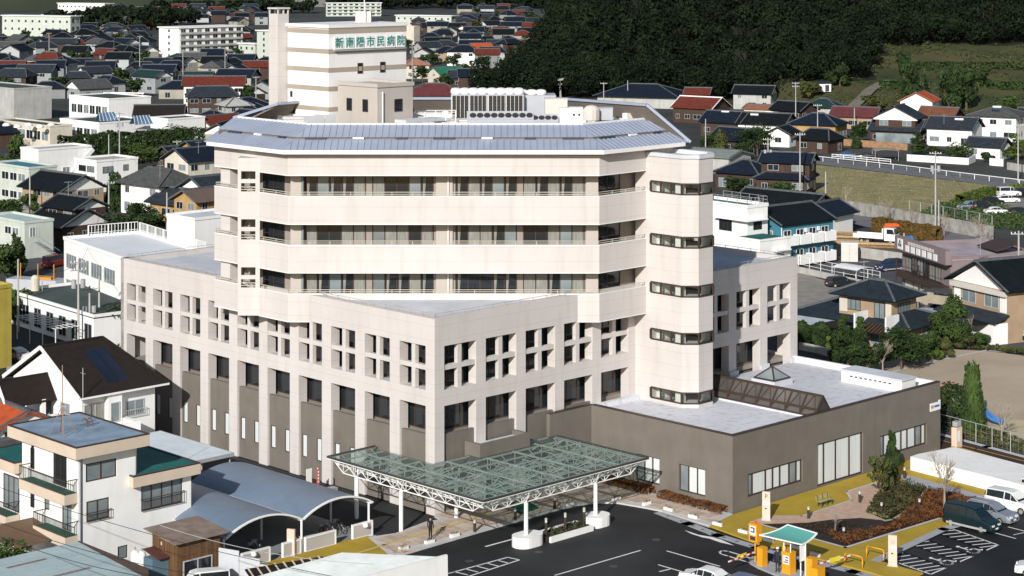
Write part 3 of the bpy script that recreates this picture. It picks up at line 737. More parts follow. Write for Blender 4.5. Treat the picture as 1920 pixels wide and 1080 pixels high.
# road markings
def lines(segs, w=.15): 
    b = MB()
    for s in segs: b.add(strip(GP(s), w, .008))
    return b
def mark(name, segs, w=.15): return tag(lines(segs, w).build(name, M_paint), kind='structure')
mark('lane_dash', [[(910, 1025), (965, 1010)]], .2); mark('lane_dash', [[(1020, 995), (1073, 980)]], .2)
mark('lane_line', [[(1040, 1079), (1201, 1032)]]); mark('lane_line', [[(1236, 1072), (1257, 1067)]])
h = [[(835, 1077), (952, 1045)], [(875, 1082), (974, 1050)], [(952, 1045), (974, 1050)]] + [[(835 + 117 * t, 1077 - 32 * t), (860 + 114 * t, 1083 - 32 * t)] for t in (.15, .32, .49, .66, .83)]
mark('hatched_marking', h)
mark('lane_line', [[(1250, 1033), (1350, 1062)]]); mark('lane_line', [[(1234, 1059), (1320, 1084)]])
mark('lane_line', [[(1408, 1056), (1366, 1043), (1352, 1039), (1349, 1035), (1354, 1032.5), (1366, 1034), (1425, 1052)]], .16)
a = GP([(1283, 994), (1296, 1001), (1318, 1008), (1330, 1010), (1350, 1017), (1377, 1023), (1352, 1012), (1335, 1007), (1310, 1003)])
tag(MB().poly([(x, y, .008) for x, y in ccw(a)]).build('lane_arrow', M_paint), kind='structure')
# disabled bays: boxes, hatched strips and wheelchair marks
B = lambda s, t: (1655 + 113 * s + 97 * t, 1040 - 49 * s + 34 * t)   # s along the kerb, t out to the aisle
def bays(s0, s1, hatch):
    segs = [[B(s0, 0), B(s0, 1)], [B(s1, 0), B(s1, 1)], [B(s0, 0), B(s1, 0)], [B(s0, 1), B(s1, 1)]]
    if hatch:
        for k in range(7):
            t = k / 7; segs.append([B(s0, t), B(s1, min(1, t + .17))])
    return segs
mark('hatched_bay', bays(-.06, .2, True), .14); mark('parking_bay', bays(.2, .42, False)[:3], .14); mark('hatched_bay', bays(.42, .64, True), .14); mark('parking_bay', bays(.64, .86, False)[:3], .14); mark('hatched_bay', bays(.86, 1.06, True), .14)
mark('parking_line', [[(1850, 995), (1905, 1010)]]); mark('parking_line', [[(1890, 988), (1960, 1006)]]); mark('parking_line', [[(1900, 1003), (1960, 990)]], .1)
def wheelchair(s):
    c = Vector(G(*B(s, .82))); dx = (Vector(G(*B(s + .1, .82))) - c).normalized(); dy = (Vector(G(*B(s, .7))) - c).normalized()
    def P(x, y): return tuple((c + dx * x + dy * y).xy)
    b = MB()
    b.add(strip([P(.55 * math.cos(t), .55 * math.sin(t) - .3) for t in [R(150 + k * 24) for k in range(11)]], .16, .0085))
    b.add(strip([P(-.2, .95), P(-.15, .05), P(.45, .0), (P(.75, -.7))], .17, .0088)); b.add(strip([P(-.18, .55), P(.3, .5)], .14, .0092)); b.add(strip([P(.7, -.7), P(1.0, -.62)], .14, .0096))
    b.poly([(*P(-.22 + .2 * math.cos(t), 1.2 + .2 * math.sin(t)), .0088) for t in [R(45 * k) for k in range(8)]][::1])
    tag(b.build('wheelchair_mark', M_paint), kind='structure')
wheelchair(.31); wheelchair(.75)
# garden bed
GZ = .125
def gsheet(name, px, z, m): return sheet(name, GP(px, z), z, m)
gsheet('pink_paving', [(1409, 979), (1443, 968), (1503, 968), (1597, 938), (1588, 922), (1642, 905), (1700, 905), (1690, 980), (1600, 985), (1440, 987)], GZ + .004, M_pink)
gsheet('grey_path', [(1686, 889), (1712, 893), (1868, 936), (1838, 947), (1740, 919), (1697, 908)], GZ + .009, M_gutter)
BED = [(1416, 982), (1585, 1026), (1760, 972), (1852, 946), (1742, 918), (1700, 906), (1662, 902), (1643, 935), (1622, 958), (1663, 976), (1613, 971), (1560, 974), (1513, 980), (1445, 982)]
gsheet('planting_bed', BED, GZ + .014, M_soil)
tag(strip(GP([(1409, 979), (1585, 1027), (1761, 972.5)], GZ), .28, GZ + .03).build('kerb_strip', M_kerb), kind='structure')
tag(strip(GP([(1409, 979), (1443, 968), (1503, 968), (1597, 938), (1588, 922), (1642, 905)], GZ), .22, GZ + .02).build('kerb_strip', M_kerb), kind='structure')
tag(strip(GP([(1645, 1050), (1769, 992), (1900, 957)], GZ), .8, GZ + .006).build('kerb_strip', M_gutter), kind='structure')
# white retaining ramp beside the garden
rp = GP([(1707, 884), (1935, 943)]); rb = GP([(1790, 838), (1990, 890)], 1.35)
r = MB().prism([rp[0], rp[1], rb[1], rb[0], G(1722, 851, 1.35)], 0, 1.35)
tag(r.build('retaining_wall', M_white), 'wide white concrete retaining ramp along the far edge of the garden', 'wall')
# park and lane beyond the annex
gz = 0.01
sheet('park_ground', GP([(1560, 700), (1720, 662), (1790, 655), (1850, 658), (2100, 690), (2100, 900), (1935, 850), (1770, 800), (1640, 770)]), 0.0, M_sand)
sheet('sand_pit', GP([(1860, 795), (1890, 785), (2000, 800), (2000, 850), (1920, 840)]), .012, mat('pale_sand', (.52, .44, .28), .95, .12, .5))
sheet('lane', GP([(1745, 838), (1763, 824), (1830, 838), (1990, 882), (1990, 900), (1920, 878), (1790, 842)]), .014, mat('lane_asphalt', (.045, .03, .025), .9, .2))
tag(strip(GP([(1765, 826), (1830, 842), (1960, 875)]), .2, .024).build('lane_edge_line', mat('orange_line', (.55, .25, .04))), kind='structure')
tag(MB().add(strip(GP([(1640, 708), (1720, 684), (1850, 657)]), .5, .02)).add(strip(GP([(1850, 657), (1990, 672)]), .5, .02)).build('park_kerb', M_kerb), kind='structure')
tag(MB().add(strip(GP([(1765, 815), (1850, 838), (2000, 878)]), .7, .03)).build('park_kerb', M_kerb), kind='structure')

# --- entrance canopy: steel space frame under glass, on round posts
CAN = thing('entrance_canopy', 'glass entrance canopy on a white steel space frame with round posts', 'canopy', (HX, HY, 0), UA)
cg2 = bpy.data.materials.new('canopy_glass'); cg2.use_nodes = True; n = cg2.node_tree; n.nodes.remove(n.nodes['Principled BSDF'])
tr = n.nodes.new('ShaderNodeBsdfTransparent'); tr.inputs[0].default_value = (.74, .80, .78, 1)
df = n.nodes.new('ShaderNodeBsdfDiffuse'); df.inputs[0].default_value = (.34, .38, .37, 1)
gl_ = n.nodes.new('ShaderNodeBsdfGlossy'); gl_.inputs['Roughness'].default_value = .04
m1 = n.nodes.new('ShaderNodeMixShader'); m1.inputs[0].default_value = .11; m2 = n.nodes.new('ShaderNodeMixShader'); m2.inputs[0].default_value = .05
n.links.new(tr.outputs[0], m1.inputs[1]); n.links.new(df.outputs[0], m1.inputs[2]); n.links.new(m1.outputs[0], m2.inputs[1]); n.links.new(gl_.outputs[0], m2.inputs[2])
n.links.new(m2.outputs[0], n.nodes['Material Output'].inputs['Surface'])
U0, U1, V0, V1 = -5.5, 13.6, -11.7, 7.4; zt, zc, zbm = 4.6, 4.48, 3.45
nu, nv = 12, 12; du, dv = (U1 - U0) / nu, (V1 - V0) / nv
pane_me = MB().box(.03, du - .03, .03, dv - .03, -.012, .012).mesh('glass_panel', cg2)
inL = lambda u, v: not (u > -.1 and v > -.6)
sf = MB(); ci = [(i, j) for i in range(nu) for j in range(nv) if inL(U0 + (i + .9) * du, V0 + (j + .9) * dv)]
cs = set(ci)
for i, j in ci: put(pane_me, 'glass_panel', CAN, (U0 + i * du, V0 + j * dv, zt))
nodes = {(i + a, j + b) for i, j in ci for a in (0, 1) for b in (0, 1)}
N = lambda i, j, z=zc: (U0 + i * du, V0 + j * dv, z)
for i, j in nodes:
    if (i + 1, j) in nodes: sf.bar(N(i, j), N(i + 1, j), .08, .12)
    if (i, j + 1) in nodes and i % 2 == 0: sf.bar(N(i, j), N(i, j + 1), .08, .12)
big = {(i // 2, j // 2) for i, j in ci}
Cc = lambda i, j: (U0 + (2 * i + 1) * du, V0 + (2 * j + 1) * dv, zbm)
for i, j in big:
    if (i + 1, j) in big: sf.bar(Cc(i, j), Cc(i + 1, j), .09)
    if (i, j + 1) in big: sf.bar(Cc(i, j), Cc(i, j + 1), .09)
    for a in (0, 1, 2):
        for b in (0, 1, 2):
            if (a, b) != (1, 1) and (2 * i + a, 2 * j + b) in nodes: sf.bar(Cc(i, j), N(2 * i + a, 2 * j + b), .065 if (a + b) % 2 == 0 else .05)
def truss(p, q, n, lo):
    P = lambda t, z: (p[0] + (q[0] - p[0]) * t, p[1] + (q[1] - p[1]) * t, z)
    sf.bar(P(1 / n, lo), P(1 - 1 / n, lo), .075); sf.bar(P(0, zc), P(1, zc), .07); sf.bar(P(0, zc), P(1 / n, lo), .06); sf.bar(P(1, zc), P(1 - 1 / n, lo), .06)
    for k in range(1, n):
        sf.bar(P(k / n, lo), P(k / n, zc), .045)
        if k < n - 1: sf.bar(P(k / n, lo), P((k + 1) / n, zc), .045); sf.bar(P(k / n, zc), P((k + 1) / n, lo), .045)
truss((U0, -11.1), (U1, -11.1), 12, 3.42); truss((-5.05, V0), (-5.05, V1), 12, 3.42); truss((13.1, V0), (13.1, -1), 7, 3.42); truss((U0, -6), (U1, -6), 12, 3.5); truss((4, V0), (4, -1), 7, 3.5)
sf.build('space_frame', M_wmetal, CAN)
ed = MB()
for p, q in (((U0, V0), (U1, V0)), ((U0, V0), (U0, V1)), ((U1, V0), (U1, -.9)), ((U0, V1), (-.2, V1))): ed.bar((*p, zt - .03), (*q, zt - .03), .1, .16)
ed.build('edge_frame', M_dmetal, CAN)
for u, v, z0 in ((-.3, -11.15, .84), (7.7, -11.15, .84), (-5.1, -1.6, 0), (-5.1, 4.0, 0), (.7, -1.9, .1)):
    MB().tube((u, v, z0), (u, v, 3.3), .17, 14).tube((u, v, 3.3), (u, v, 3.5), .17, 10, .06).build('post', M_wmetal, CAN)
    a = MB()
    for du_, dv_ in ((-.8, -.1), (.8, -.1), (.1, .8), (-.1, -.5)): a.bar((u, v, 3.4), (u + du_, v + dv_, 4.4), .06)
    a.build('post_brace', M_wmetal, CAN)
b = MB()
for k in (0, .35): b.tube((-4.75 + k * 0, 4.3 + k, .0), (-4.75, 4.3 + k, 4.0), .05)
for k in range(12): b.bar((-4.75, 4.3, .3 + .3 * k), (-4.75, 4.65, .3 + .3 * k), .03)
b.build('access_ladder', M_wmetal, CAN)
# planter island
PL = thing('planter_island', 'long white planter island with rounded ends under the canopy front posts', 'planter', (*UV(3.7, -11.15), 0), UA)
w = MB()
def stadium(x0, x1, r, n=10):
    return [(x1 + r * math.cos(t), r * math.sin(t)) for t in [R(-90 + 180 * k / n) for k in range(n + 1)]] + [(x0 + r * math.cos(t), r * math.sin(t)) for t in [R(90 + 180 * k / n) for k in range(n + 1)]]
for s, x0, x1 in ((-1, -4.3, -3.4), (1, 3.8, 4.4)):
    MB().prism(stadium(x0, x1, .92), 0, .85).build('rounded_end', M_white, PL)
w.box(-2.2, 2.7, -1.02, -.8, 0, .45).box(-2.2, 2.7, .8, 1.02, 0, .45); w.build('low_wall', M_white, PL)
MB().box(-2.2, 2.7, -.8, .8, 0, .36).build('soil', M_soil, PL)
b = MB(); rr = random.Random(3)
for k in range(260):
    x, y = rr.uniform(-2.1, 2.6), rr.uniform(-.7, .7); a = rr.uniform(0, 6.28); s = rr.uniform(.08, .2)
    b.poly([(x + s * math.cos(a), y + s * math.sin(a), .36 + rr.uniform(.02, .3)), (x - s * math.sin(a) * .6, y + s * math.cos(a) * .6, .36 + rr.uniform(.02, .3)), (x - s * math.cos(a), y - s * math.sin(a), .37)])
tag(b.build('ground_cover', mat('bed_leaves', (.05, .06, .025), .9, .5, 2), PL), kind='stuff')
def bollard(x, y, label, h=1.0, z=0):
    t = thing('bollard_lamp', label, 'bollard lamp', (x, y, z), 0, 'bollard lamps around the forecourt')
    MB().lathe([(.12, 0), (.12, h * .72), (.10, h * .72)], 10).build('shaft', M_brownfr, t)
    MB().lathe([(.10, h * .72), (.10, h * .9)], 10).build('lens', mat('lamp_lens', (.55, .55, .5), .3), t)
    MB().lathe([(.13, h * .9), (.12, h * .95), (.05, h)], 10).build('cap', M_gmetal, t)
for k, wd in enumerate(('left', 'middle', 'right')): bollard(*UV(2.0 + 2.2 * k, -11.1), f'{wd} of the three dark bollard lamps in the planter island', 1.35, .36)
for px, py, lab in ((890, 997, 'dark bollard lamp on the entrance pavement near the standing person'), (966, 975, 'dark bollard lamp on the entrance pavement beside the green mat'), (1040, 954, 'dark bollard lamp on the pavement behind the planter posts'),
                    (1516, 972, 'brown bollard lamp at the olive paving edge left of the bench'), (1612, 942, 'brown bollard lamp on the pink paving right of the bench'), (1696, 897, 'brown bollard lamp behind the leafy garden shrub'),
                    (1653, 964, 'bollard lamp standing in the leafy bed at the shrub foot'), (1724, 957, 'bollard lamp low in the brown bed before the bare tree'), (1582, 1012, 'bollard lamp near the front point of the garden bed')):
    bollard(*G(px, py, .13), lab, 1.0, .13)
def flowerbox(px, py, label):
    t = thing('flower_box', label, 'flower box', (*G(px, py, .13), .13), UA + (R(90) if px > 1250 else 0), 'white flower boxes along the kerb')
    MB().prism([(-.42, -.13), (.42, -.13), (.48, .13), (-.48, .13)], 0, .24).build('trough', M_wmetal, t)
    f = MB(); rr = random.Random(px)
    for k in range(26):
        x, y, z = rr.uniform(-.4, .4), rr.uniform(-.1, .1), .24 + rr.uniform(0, .16); s = .06
        f.poly([(x - s, y, z), (x, y - s, z + .03), (x + s, y, z), (x, y + s, z + .03)])
    f.build('flowers', mat('flower_mix', (.20, .16, .06), .9, .6, 9, col2=(.03, .06, .02)), t)
for px, py, lab in ((757, 1030, 'white flower box nearest the white corrugated roof'), (806, 1018, 'white flower box at the feet of the standing person'), (853, 1006, 'white flower box right of the standing person'),
                    (1068, 947, 'white flower box by the kerb behind the planter island'), (1156, 938, 'white flower box at the top of the kerb curve'), (1213, 946, 'white flower box near the brown hedge by the annex'), (1254, 957, 'white flower box left of the annex corner'),
                    (1300, 971, 'white flower box below the annex corner windows'), (1346, 985, 'white flower box at the start of the olive paving'), (1394, 999, 'white flower box on the olive paving near the parking lamp post'), (1441, 1015, 'white flower box behind the ticket canopy left legs'), (1492, 1028, 'white flower box half hidden under the ticket canopy'), (1529, 1042, 'white flower box right of the ticket canopy')):
    flowerbox(px, py, lab)
# signs, bench, rails
M_signp = mat('cream_sign', (.66, .52, .42), .7, .06)
def pillar_sign(px, py, label, ch, h=2.35):
    t = thing('sign_pillar', label, 'sign', (*G(px, py, .13), .13), R(-20), 'cream sign pillars')
    p = MB().box(-.33, .33, -.1, .1, 0, h).build('board', M_signp, t)
    MB().box(-.4, .4, -.2, .2, 0, .06).build('base', M_kerb, t)
    if ch: glyph(ch, .5, M_dmetal, p, (0, -.105, h - .4), ex=.004)
    MB().box(-.26, .26, -.106, -.1, h - 1.05, h - .82).build('print_bar', M_white, p)
    MB().poly([(-.1, -.107, h - 1.3), (.12, -.107, h - 1.38), (-.1, -.107, h - 1.46)]).build('print_arrow', M_dmetal, p)
pillar_sign(1437, 975, 'tall cream sign pillar with a letter P in front of the annex', 'P')
pillar_sign(1674, 1061, 'cream sign pillar with a wheelchair symbol beside the disabled bays', '')
w_ = MB()
ps_ = bpy.data.objects['sign_pillar.001']
for k in range(10): w_.bar((.13 * math.cos(R(140 + k * 25)), -.108, 1.85 + .13 * math.sin(R(140 + k * 25))), (.13 * math.cos(R(165 + k * 25)), -.108, 1.85 + .13 * math.sin(R(165 + k * 25))), .05, .008)
w_.bar((-.05, -.108, 2.12), (-.03, -.108, 1.9), .06, .008).bar((-.03, -.108, 1.9), (.12, -.108, 1.88), .06, .008); w_.build('wheelchair_symbol', M_dmetal, ps_)
pillar_sign(546, 1040, 'cream sign pillar standing by the bicycle shelter wall', '', 2.0)
t = thing('park_bench', 'green slatted bench with cast legs on the olive paving', 'bench', (*G(1547, 947, .13), .13), UA)
M_bg = mat('bench_green', (.03, .10, .05), .6); M_bs = mat('bench_slat', (.42, .36, .16), .7, .2, 3)
for k in range(4): MB().box(-.9, .9, -.22 + .12 * k, -.13 + .12 * k, .42, .46).build('slat', M_bs, t)
for k in range(3): MB().box(-.9, .9, .26 + .02 * k, .29 + .02 * k, .52 + .12 * k, .61 + .12 * k).build('slat', M_bs, t)
for x in (-.7, 0, .7): MB().box(x - .04, x + .04, -.24, -.18, 0, .42).box(x - .04, x + .04, .16, .22, 0, .42).box(x - .04, x + .04, -.24, .24, .38, .42).bar((x, .24, .4), (x, .33, .9), .08, .05).build('leg', M_bg, t)
M_yel = mat('machine_yellow', (.75, .33, .015), .5, .06, 1, spec=.4)
def hoop(px, py, px2, py2, label):
    a, b = Vector(G(px, py, .13)), Vector(G(px2, py2, .13)); L = (b - a).length; r = .18; z = .85
    pts = [(0, 0, 0), (0, 0, z - r)] + [(r - r * math.cos(t), 0, z - r + r * math.sin(t)) for t in [R(15 * k) for k in range(1, 7)]]
    pts += [(L - p[0], 0, p[2]) for p in pts[::-1]]
    o = MB().path(pts, .045, 8).build('hoop_barrier', M_yel, None, True, (a.x, a.y, .13), math.atan2(b.y - a.y, b.x - a.x)); tag(o, label, 'barrier', 'yellow hoop barriers')
hoop(1625, 1044, 1657, 1052, 'yellow hoop barrier next to the wheelchair sign pillar'); hoop(1584, 1057, 1617, 1066, 'yellow hoop barrier at the raised barrier arm tip')
# ticket island, machines, shelter
isl = GP([(1404, 1050), (1412, 1046), (1424, 1050), (1560, 1090), (1560, 1120), (1500, 1100), (1420, 1066), (1406, 1058)])
plinth('ticket_island', isl, -.02, .15, M_gutter)
def machine(px, py, w, d, h, label, panel=True, name='ticket_machine', rz=UA):
    t = thing(name, label, 'ticket machine', (*G(px, py, .15), .15), rz, 'orange car park machines')
    MB().box(-w / 2, w / 2, -d / 2, d / 2, 0, h).build('cabinet', M_yel, t)
    MB().box(-w / 2 - .015, w / 2 + .015, -d / 2 - .015, d / 2 + .015, h, h + .05).build('lid', M_yel, t)
    if panel:
        p = MB().box(-w / 2 - .012, -w / 2 - .001, -d * .36, d * .36, h * .45, h * .86).build('panel', M_wmetal, t)
        for k, z in enumerate((.52, .62, .74)): MB().box(-w / 2 - .02, -w / 2 - .0125, -d * .25, d * (.05 if k else .25), h * z, h * (z + .06)).build('button', M_dmetal if k else mat('red_button', (.6, .03, .02)), p)
    return t
m1 = machine(1429, 1060, .62, .55, 1.35, 'orange barrier box under the hanging entry sign', False)
m2 = machine(1479, 1074, .7, .8, 1.6, 'orange ticket machine with a white panel beside the guard', True)
m4 = machine(1475, 1062, .5, .5, 1.5, 'orange cabinet half hidden behind the guard', False)
m3 = machine(1521, 1083, .7, .7, 1.45, 'orange barrier box with the arm pointing to the right', False)
m5 = machine(1533, 1092, .9, .7, 1.1, 'low wide orange cabinet at the bottom edge', False)
t = thing('entry_sign', 'orange entry sign box on a pole with a red beacon', 'sign', (*G(1416, 1053, .15), .15), UA)
MB().tube((0, 0, 0), (0, 0, 1.6), .06).build('pole', M_yel, t); MB().box(-.3, .3, -.4, .4, 1.6, 2.95).build('cabinet', M_yel, t)
MB().tube((0, 0, 2.95), (0, 0, 3.15), .09, 8).build('beacon', mat('beacon_red', (.75, .1, .02), .4), t)
p = MB().box(-.32, -.301, -.28, .28, 2.1, 2.8).build('display', M_wmetal, t); MB().box(-.331, -.321, -.2, .2, 2.3, 2.7).build('print', mat('print_navy', (.02, .04, .25)), p)
MB().box(-.34, -.332, -.08, .2, 2.4, 2.6).build('print', M_wmetal, p); MB().box(-.315, -.301, -.26, .26, 1.7, 2.0).build('grille', M_dmetal, t)
def arm(px, py, pxe, pye, label):
    a, b = Vector((*G(px, py, 1.1), 1.1)), Vector((*G(pxe, pye, 1.15), 1.15)); d = b - a
    t = thing('barrier_arm', label, 'barrier arm', a, math.atan2(d.y, d.x), 'striped barrier arms'); L = d.length; n = 10
    for k in range(n): MB().box(L * k / n, L * (k + 1) / n, -.035, .035, -.05, .05).build('stripe', mat('stripe_red', (.6, .03, .03), .5) if k % 2 == 0 else M_wmetal, t)
    MB().box(L * .38, L * .7, -.05, -.036, -.16, .2).build('notice', mat('notice_yellow', (.7, .6, .05), .6), t)
arm(1421, 1033, 1366, 1052, 'red and white barrier arm reaching left over the entry lane'); arm(1530, 1058, 1594, 1040, 'red and white barrier arm reaching right towards the hoops')
t = thing('ticket_canopy', 'curved teal canopy with white frame over the ticket machines', 'canopy', (*G(1470, 1073, .15), .15), UA)
M_teal2 = mat('teal_canopy', (.10, .34, .30), .5, .05, 1)
c = MB(); n = 8; hw, L_ = 1.35, 2.3
prof = [(-hw - .7 + (2 * hw + .7) * k / n, 2.55 + .75 * (k / n) ** 1.8) for k in range(n + 1)]
for k in range(n):
    (x0, z0), (x1, z1) = prof[k], prof[k + 1]
    c.slab([(-L_ / 2, x0, z0), (L_ / 2, x0, z0), (L_ / 2, x1, z1), (-L_ / 2, x1, z1)], .06)
T_AP = [Vector((*G(*p, z), z)) for p, z in (((1424, 1003), 2.75), ((1503, 1021), 2.75), ((1532, 1000), 3.25), ((1477, 984), 3.25))]
c = MB(); n = 8; inv = (Matrix.Translation(t.location) @ Matrix.Rotation(UA, 4, 'Z')).inverted(); Q = [inv @ p for p in T_AP]
def cp_(s, k): 
    w = k / n; a = Q[0].lerp(Q[1], s); b_ = Q[3].lerp(Q[2], s); p = a.lerp(b_, w); p.z = a.z + (b_.z - a.z) * w ** 2; return p
for k in range(n): c.slab([cp_(0, k), cp_(1, k), cp_(1, k + 1), cp_(0, k + 1)], .05)
c.build('sheet', M_teal2, t)
c = MB()
for s in (0, 1):
    for k in range(n): c.bar(cp_(s, k), cp_(s, k + 1), .09)
c.bar(cp_(0, 0), cp_(1, 0), .09).bar(cp_(0, n), cp_(1, n), .09); c.build('rim', M_wmetal, t)
for s, k in ((.45, 2), (.62, 2), (.93, 1), (1.0, 2)):
    p = cp_(s, k); MB().tube((p.x, p.y, 0), (p.x, p.y, p.z - .03), .05, 8).build('leg', M_wmetal, t)
p = cp_(.96, 1); MB().box(p.x - .3, p.x + .3, p.y - .05, p.y - .02, 1.3, 2.5).build('notice_board', M_sign, t)
# ================================================================== builders: plants, vehicles, people, houses, poles
def leafmat(name, a, b, rough=.85, scale=1.3):
    m = mat(name, a, rough, .3, scale, col2=b, spec=.15, detail=3); return m
L_dark = leafmat('leaf_dark', (.045, .075, .022), (.010, .022, .008))
L_mid = leafmat('leaf_mid', (.075, .12, .030), (.018, .035, .010))
L_fresh = leafmat('leaf_fresh', (.12, .17, .035), (.03, .055, .012))
L_olive = leafmat('leaf_olive', (.10, .11, .035), (.025, .032, .012))
L_brown = leafmat('leaf_brown', (.16, .065, .025), (.045, .022, .010))
L_dry = leafmat('leaf_dry', (.26, .20, .10), (.10, .075, .035))
M_bark = mat('bark', (.13, .10, .075), .95, .35, 3, .3, 12, stretch=(1, 1, .2))
M_barkp = mat('pale_bark', (.32, .27, .22), .95, .25, 3)
def quads(name, c, nrm, size, m, rng, aspect=.6):
    "n leaf faces at centres c facing roughly nrm"
    n = len(c); r = rng.normal(size=(n, 3)); a = np.cross(nrm, r); a /= np.linalg.norm(a, axis=1)[:, None] + 1e-9
    b = np.cross(nrm, a); b /= np.linalg.norm(b, axis=1)[:, None] + 1e-9
    s = size * rng.uniform(.6, 1.3, (n, 1)); a = a * s; b = b * s * aspect
    v = np.stack([c - a, c - b * .9 + a * .1, c + a, c + b], 1).reshape(-1, 3)
    me = bpy.data.meshes.new(name); me.vertices.add(4 * n); me.vertices.foreach_set('co', v.astype(np.float32).ravel())
    me.loops.add(4 * n); me.loops.foreach_set('vertex_index', np.arange(4 * n, dtype=np.int32))
    me.polygons.add(n); me.polygons.foreach_set('loop_start', np.arange(0, 4 * n, 4, dtype=np.int32))
    try: me.polygons.foreach_set('loop_total', np.full(n, 4, dtype=np.int32))
    except Exception: pass
    me.materials.append(m); me.update(calc_edges=True); return me
def blobs_cloud(blobs, n, rng, shell=.72):
    vol = np.array([b[3] * b[4] + b[4] * b[5] + b[3] * b[5] for b in blobs]); k = rng.choice(len(blobs), n, p=vol / vol.sum())
    B = np.array(blobs)[k]; d = rng.normal(size=(n, 3)); d /= np.linalg.norm(d, axis=1)[:, None]
    r = rng.uniform(shell, 1.03, (n, 1)) * (1 + .12 * np.sin(d[:, :1] * 7 + k[:, None]) * np.cos(d[:, 2:3] * 6))
    nrm = d * .8 + rng.normal(size=(n, 3)) * .45
    return B[:, :3] + d * r * B[:, 3:6], nrm
CROWN = {}
def crown_mesh(kind, m, seed=0, leaf=.16, n=1500):
    "unit crown: fits in radius 1 across, height 0..2"
    key = (kind, m.name, seed, n)
    if key in CROWN: return CROWN[key]
    rng = np.random.default_rng(seed + 11); rnd = random.Random(seed)
    if kind == 'ball': bl = [(0, 0, 1, .95, .95, .95)] + [(math.cos(a) * .4, math.sin(a) * .4, .9 + .25 * rnd.uniform(-1, 1), .55, .55, .6) for a in (.5, 2.2, 3.9, 5.3)]
    elif kind == 'dome': bl = [(0, 0, .9, .97, .97, 1.05)]
    elif kind == 'bushy':
        bl = [(rnd.uniform(-.55, .55), rnd.uniform(-.55, .55), rnd.uniform(.4, 1.6), rnd.uniform(.32, .5), rnd.uniform(.32, .5), rnd.uniform(.25, .42)) for _ in range(13)]
    elif kind == 'cone': bl = [(0, 0, .12 + .135 * k, 1.0 - .04 * k, 1.0 - .04 * k, .3) for k in range(13)]
    elif kind == 'layers': bl = [(rnd.uniform(-.4, .4) * (1 - k * .1), rnd.uniform(-.4, .4) * (1 - k * .1), .25 + .27 * k, .62 - .07 * k, .62 - .07 * k, .14) for k in range(7)] + [(0, 0, 1.85, .22, .22, .16)]
    elif kind == 'upright': bl = [(rnd.uniform(-.25, .25), rnd.uniform(-.25, .25), .2 + .14 * k, .55 - .012 * k * k * .3, .55 - .012 * k * k * .3, .26) for k in range(12)]
    else: bl = [(rnd.uniform(-.7, .7), rnd.uniform(-.7, .7), rnd.uniform(.3, 1.6), .4, .4, .35) for _ in range(9)]
    c, nr = blobs_cloud(bl, n, rng, .6 if kind in ('bushy', 'upright', 'loose') else .8)
    CROWN[key] = quads('crown', c, nr, leaf, m, rng); return CROWN[key]
TRUNK = {}
def trunk_mesh(bare=False, seed=0, m=None):
    m = m or M_bark; key = (bare, seed, m.name)
    if key in TRUNK: return TRUNK[key]
    b = MB(); rnd = random.Random(seed)
    def grow(p, d, L, r, lev):
        q = p + d * L; b.tube(p, q, r, 6 if lev < 2 else 4, r * .68)
        if lev == (5 if bare else 2): return
        for k in range(3 if lev else 4):
            e = (d + Vector((rnd.uniform(-1, 1), rnd.uniform(-1, 1), rnd.uniform(-.1, .5))) * (.62 if bare else .7)).normalized()
            grow(p + d * L * rnd.uniform(.55, 1), e, L * rnd.uniform(.55, .8), r * .58, lev + 1)
    grow(Vector((0, 0, 0)), Vector((0, 0, 1)), .36 if bare else .5, .02 if bare else .05, 0)
    TRUNK[key] = b.mesh('trunk', m); return TRUNK[key]
def tree(px, py, h, w, kind, m, label, group=None, seed=0, name=None, cat='tree', th=None, n=None, z=0, xy=None, leaf=None, bark=None):
    "tree or shrub standing at ground pixel (px, py): height h, crown width w, crown from th up"
    x, y = xy or G(px, py, z); th = h * .22 if th is None else th
    t = thing(name or 'tree', label, cat, (x, y, z), random.Random(px * 7 + py).uniform(0, 6.28), group)
    if kind == 'bare':
        put(trunk_mesh(True, seed, bark or M_barkp), 'trunk', t, scale=(h * .85, h * .85, h * .85)); return t
    if th > .05: put(trunk_mesh(False, seed, bark), 'trunk', t, scale=(h * .55, h * .55, (th + (h - th) * .45) / .85))
    n = n or int(min(5200, 260 + 34 * (w * (h - th) * 3) / (.12 if y < 300 else .3)))
    size = max(.1, .16 if y < 260 else .22 if y < 400 else .4) if leaf is None else leaf
    c = put(crown_mesh(kind, m, seed, size / (w / 2), n), 'crown', t, (0, 0, th), scale=(w / 2, w / 2, (h - th) / 2))
    return t
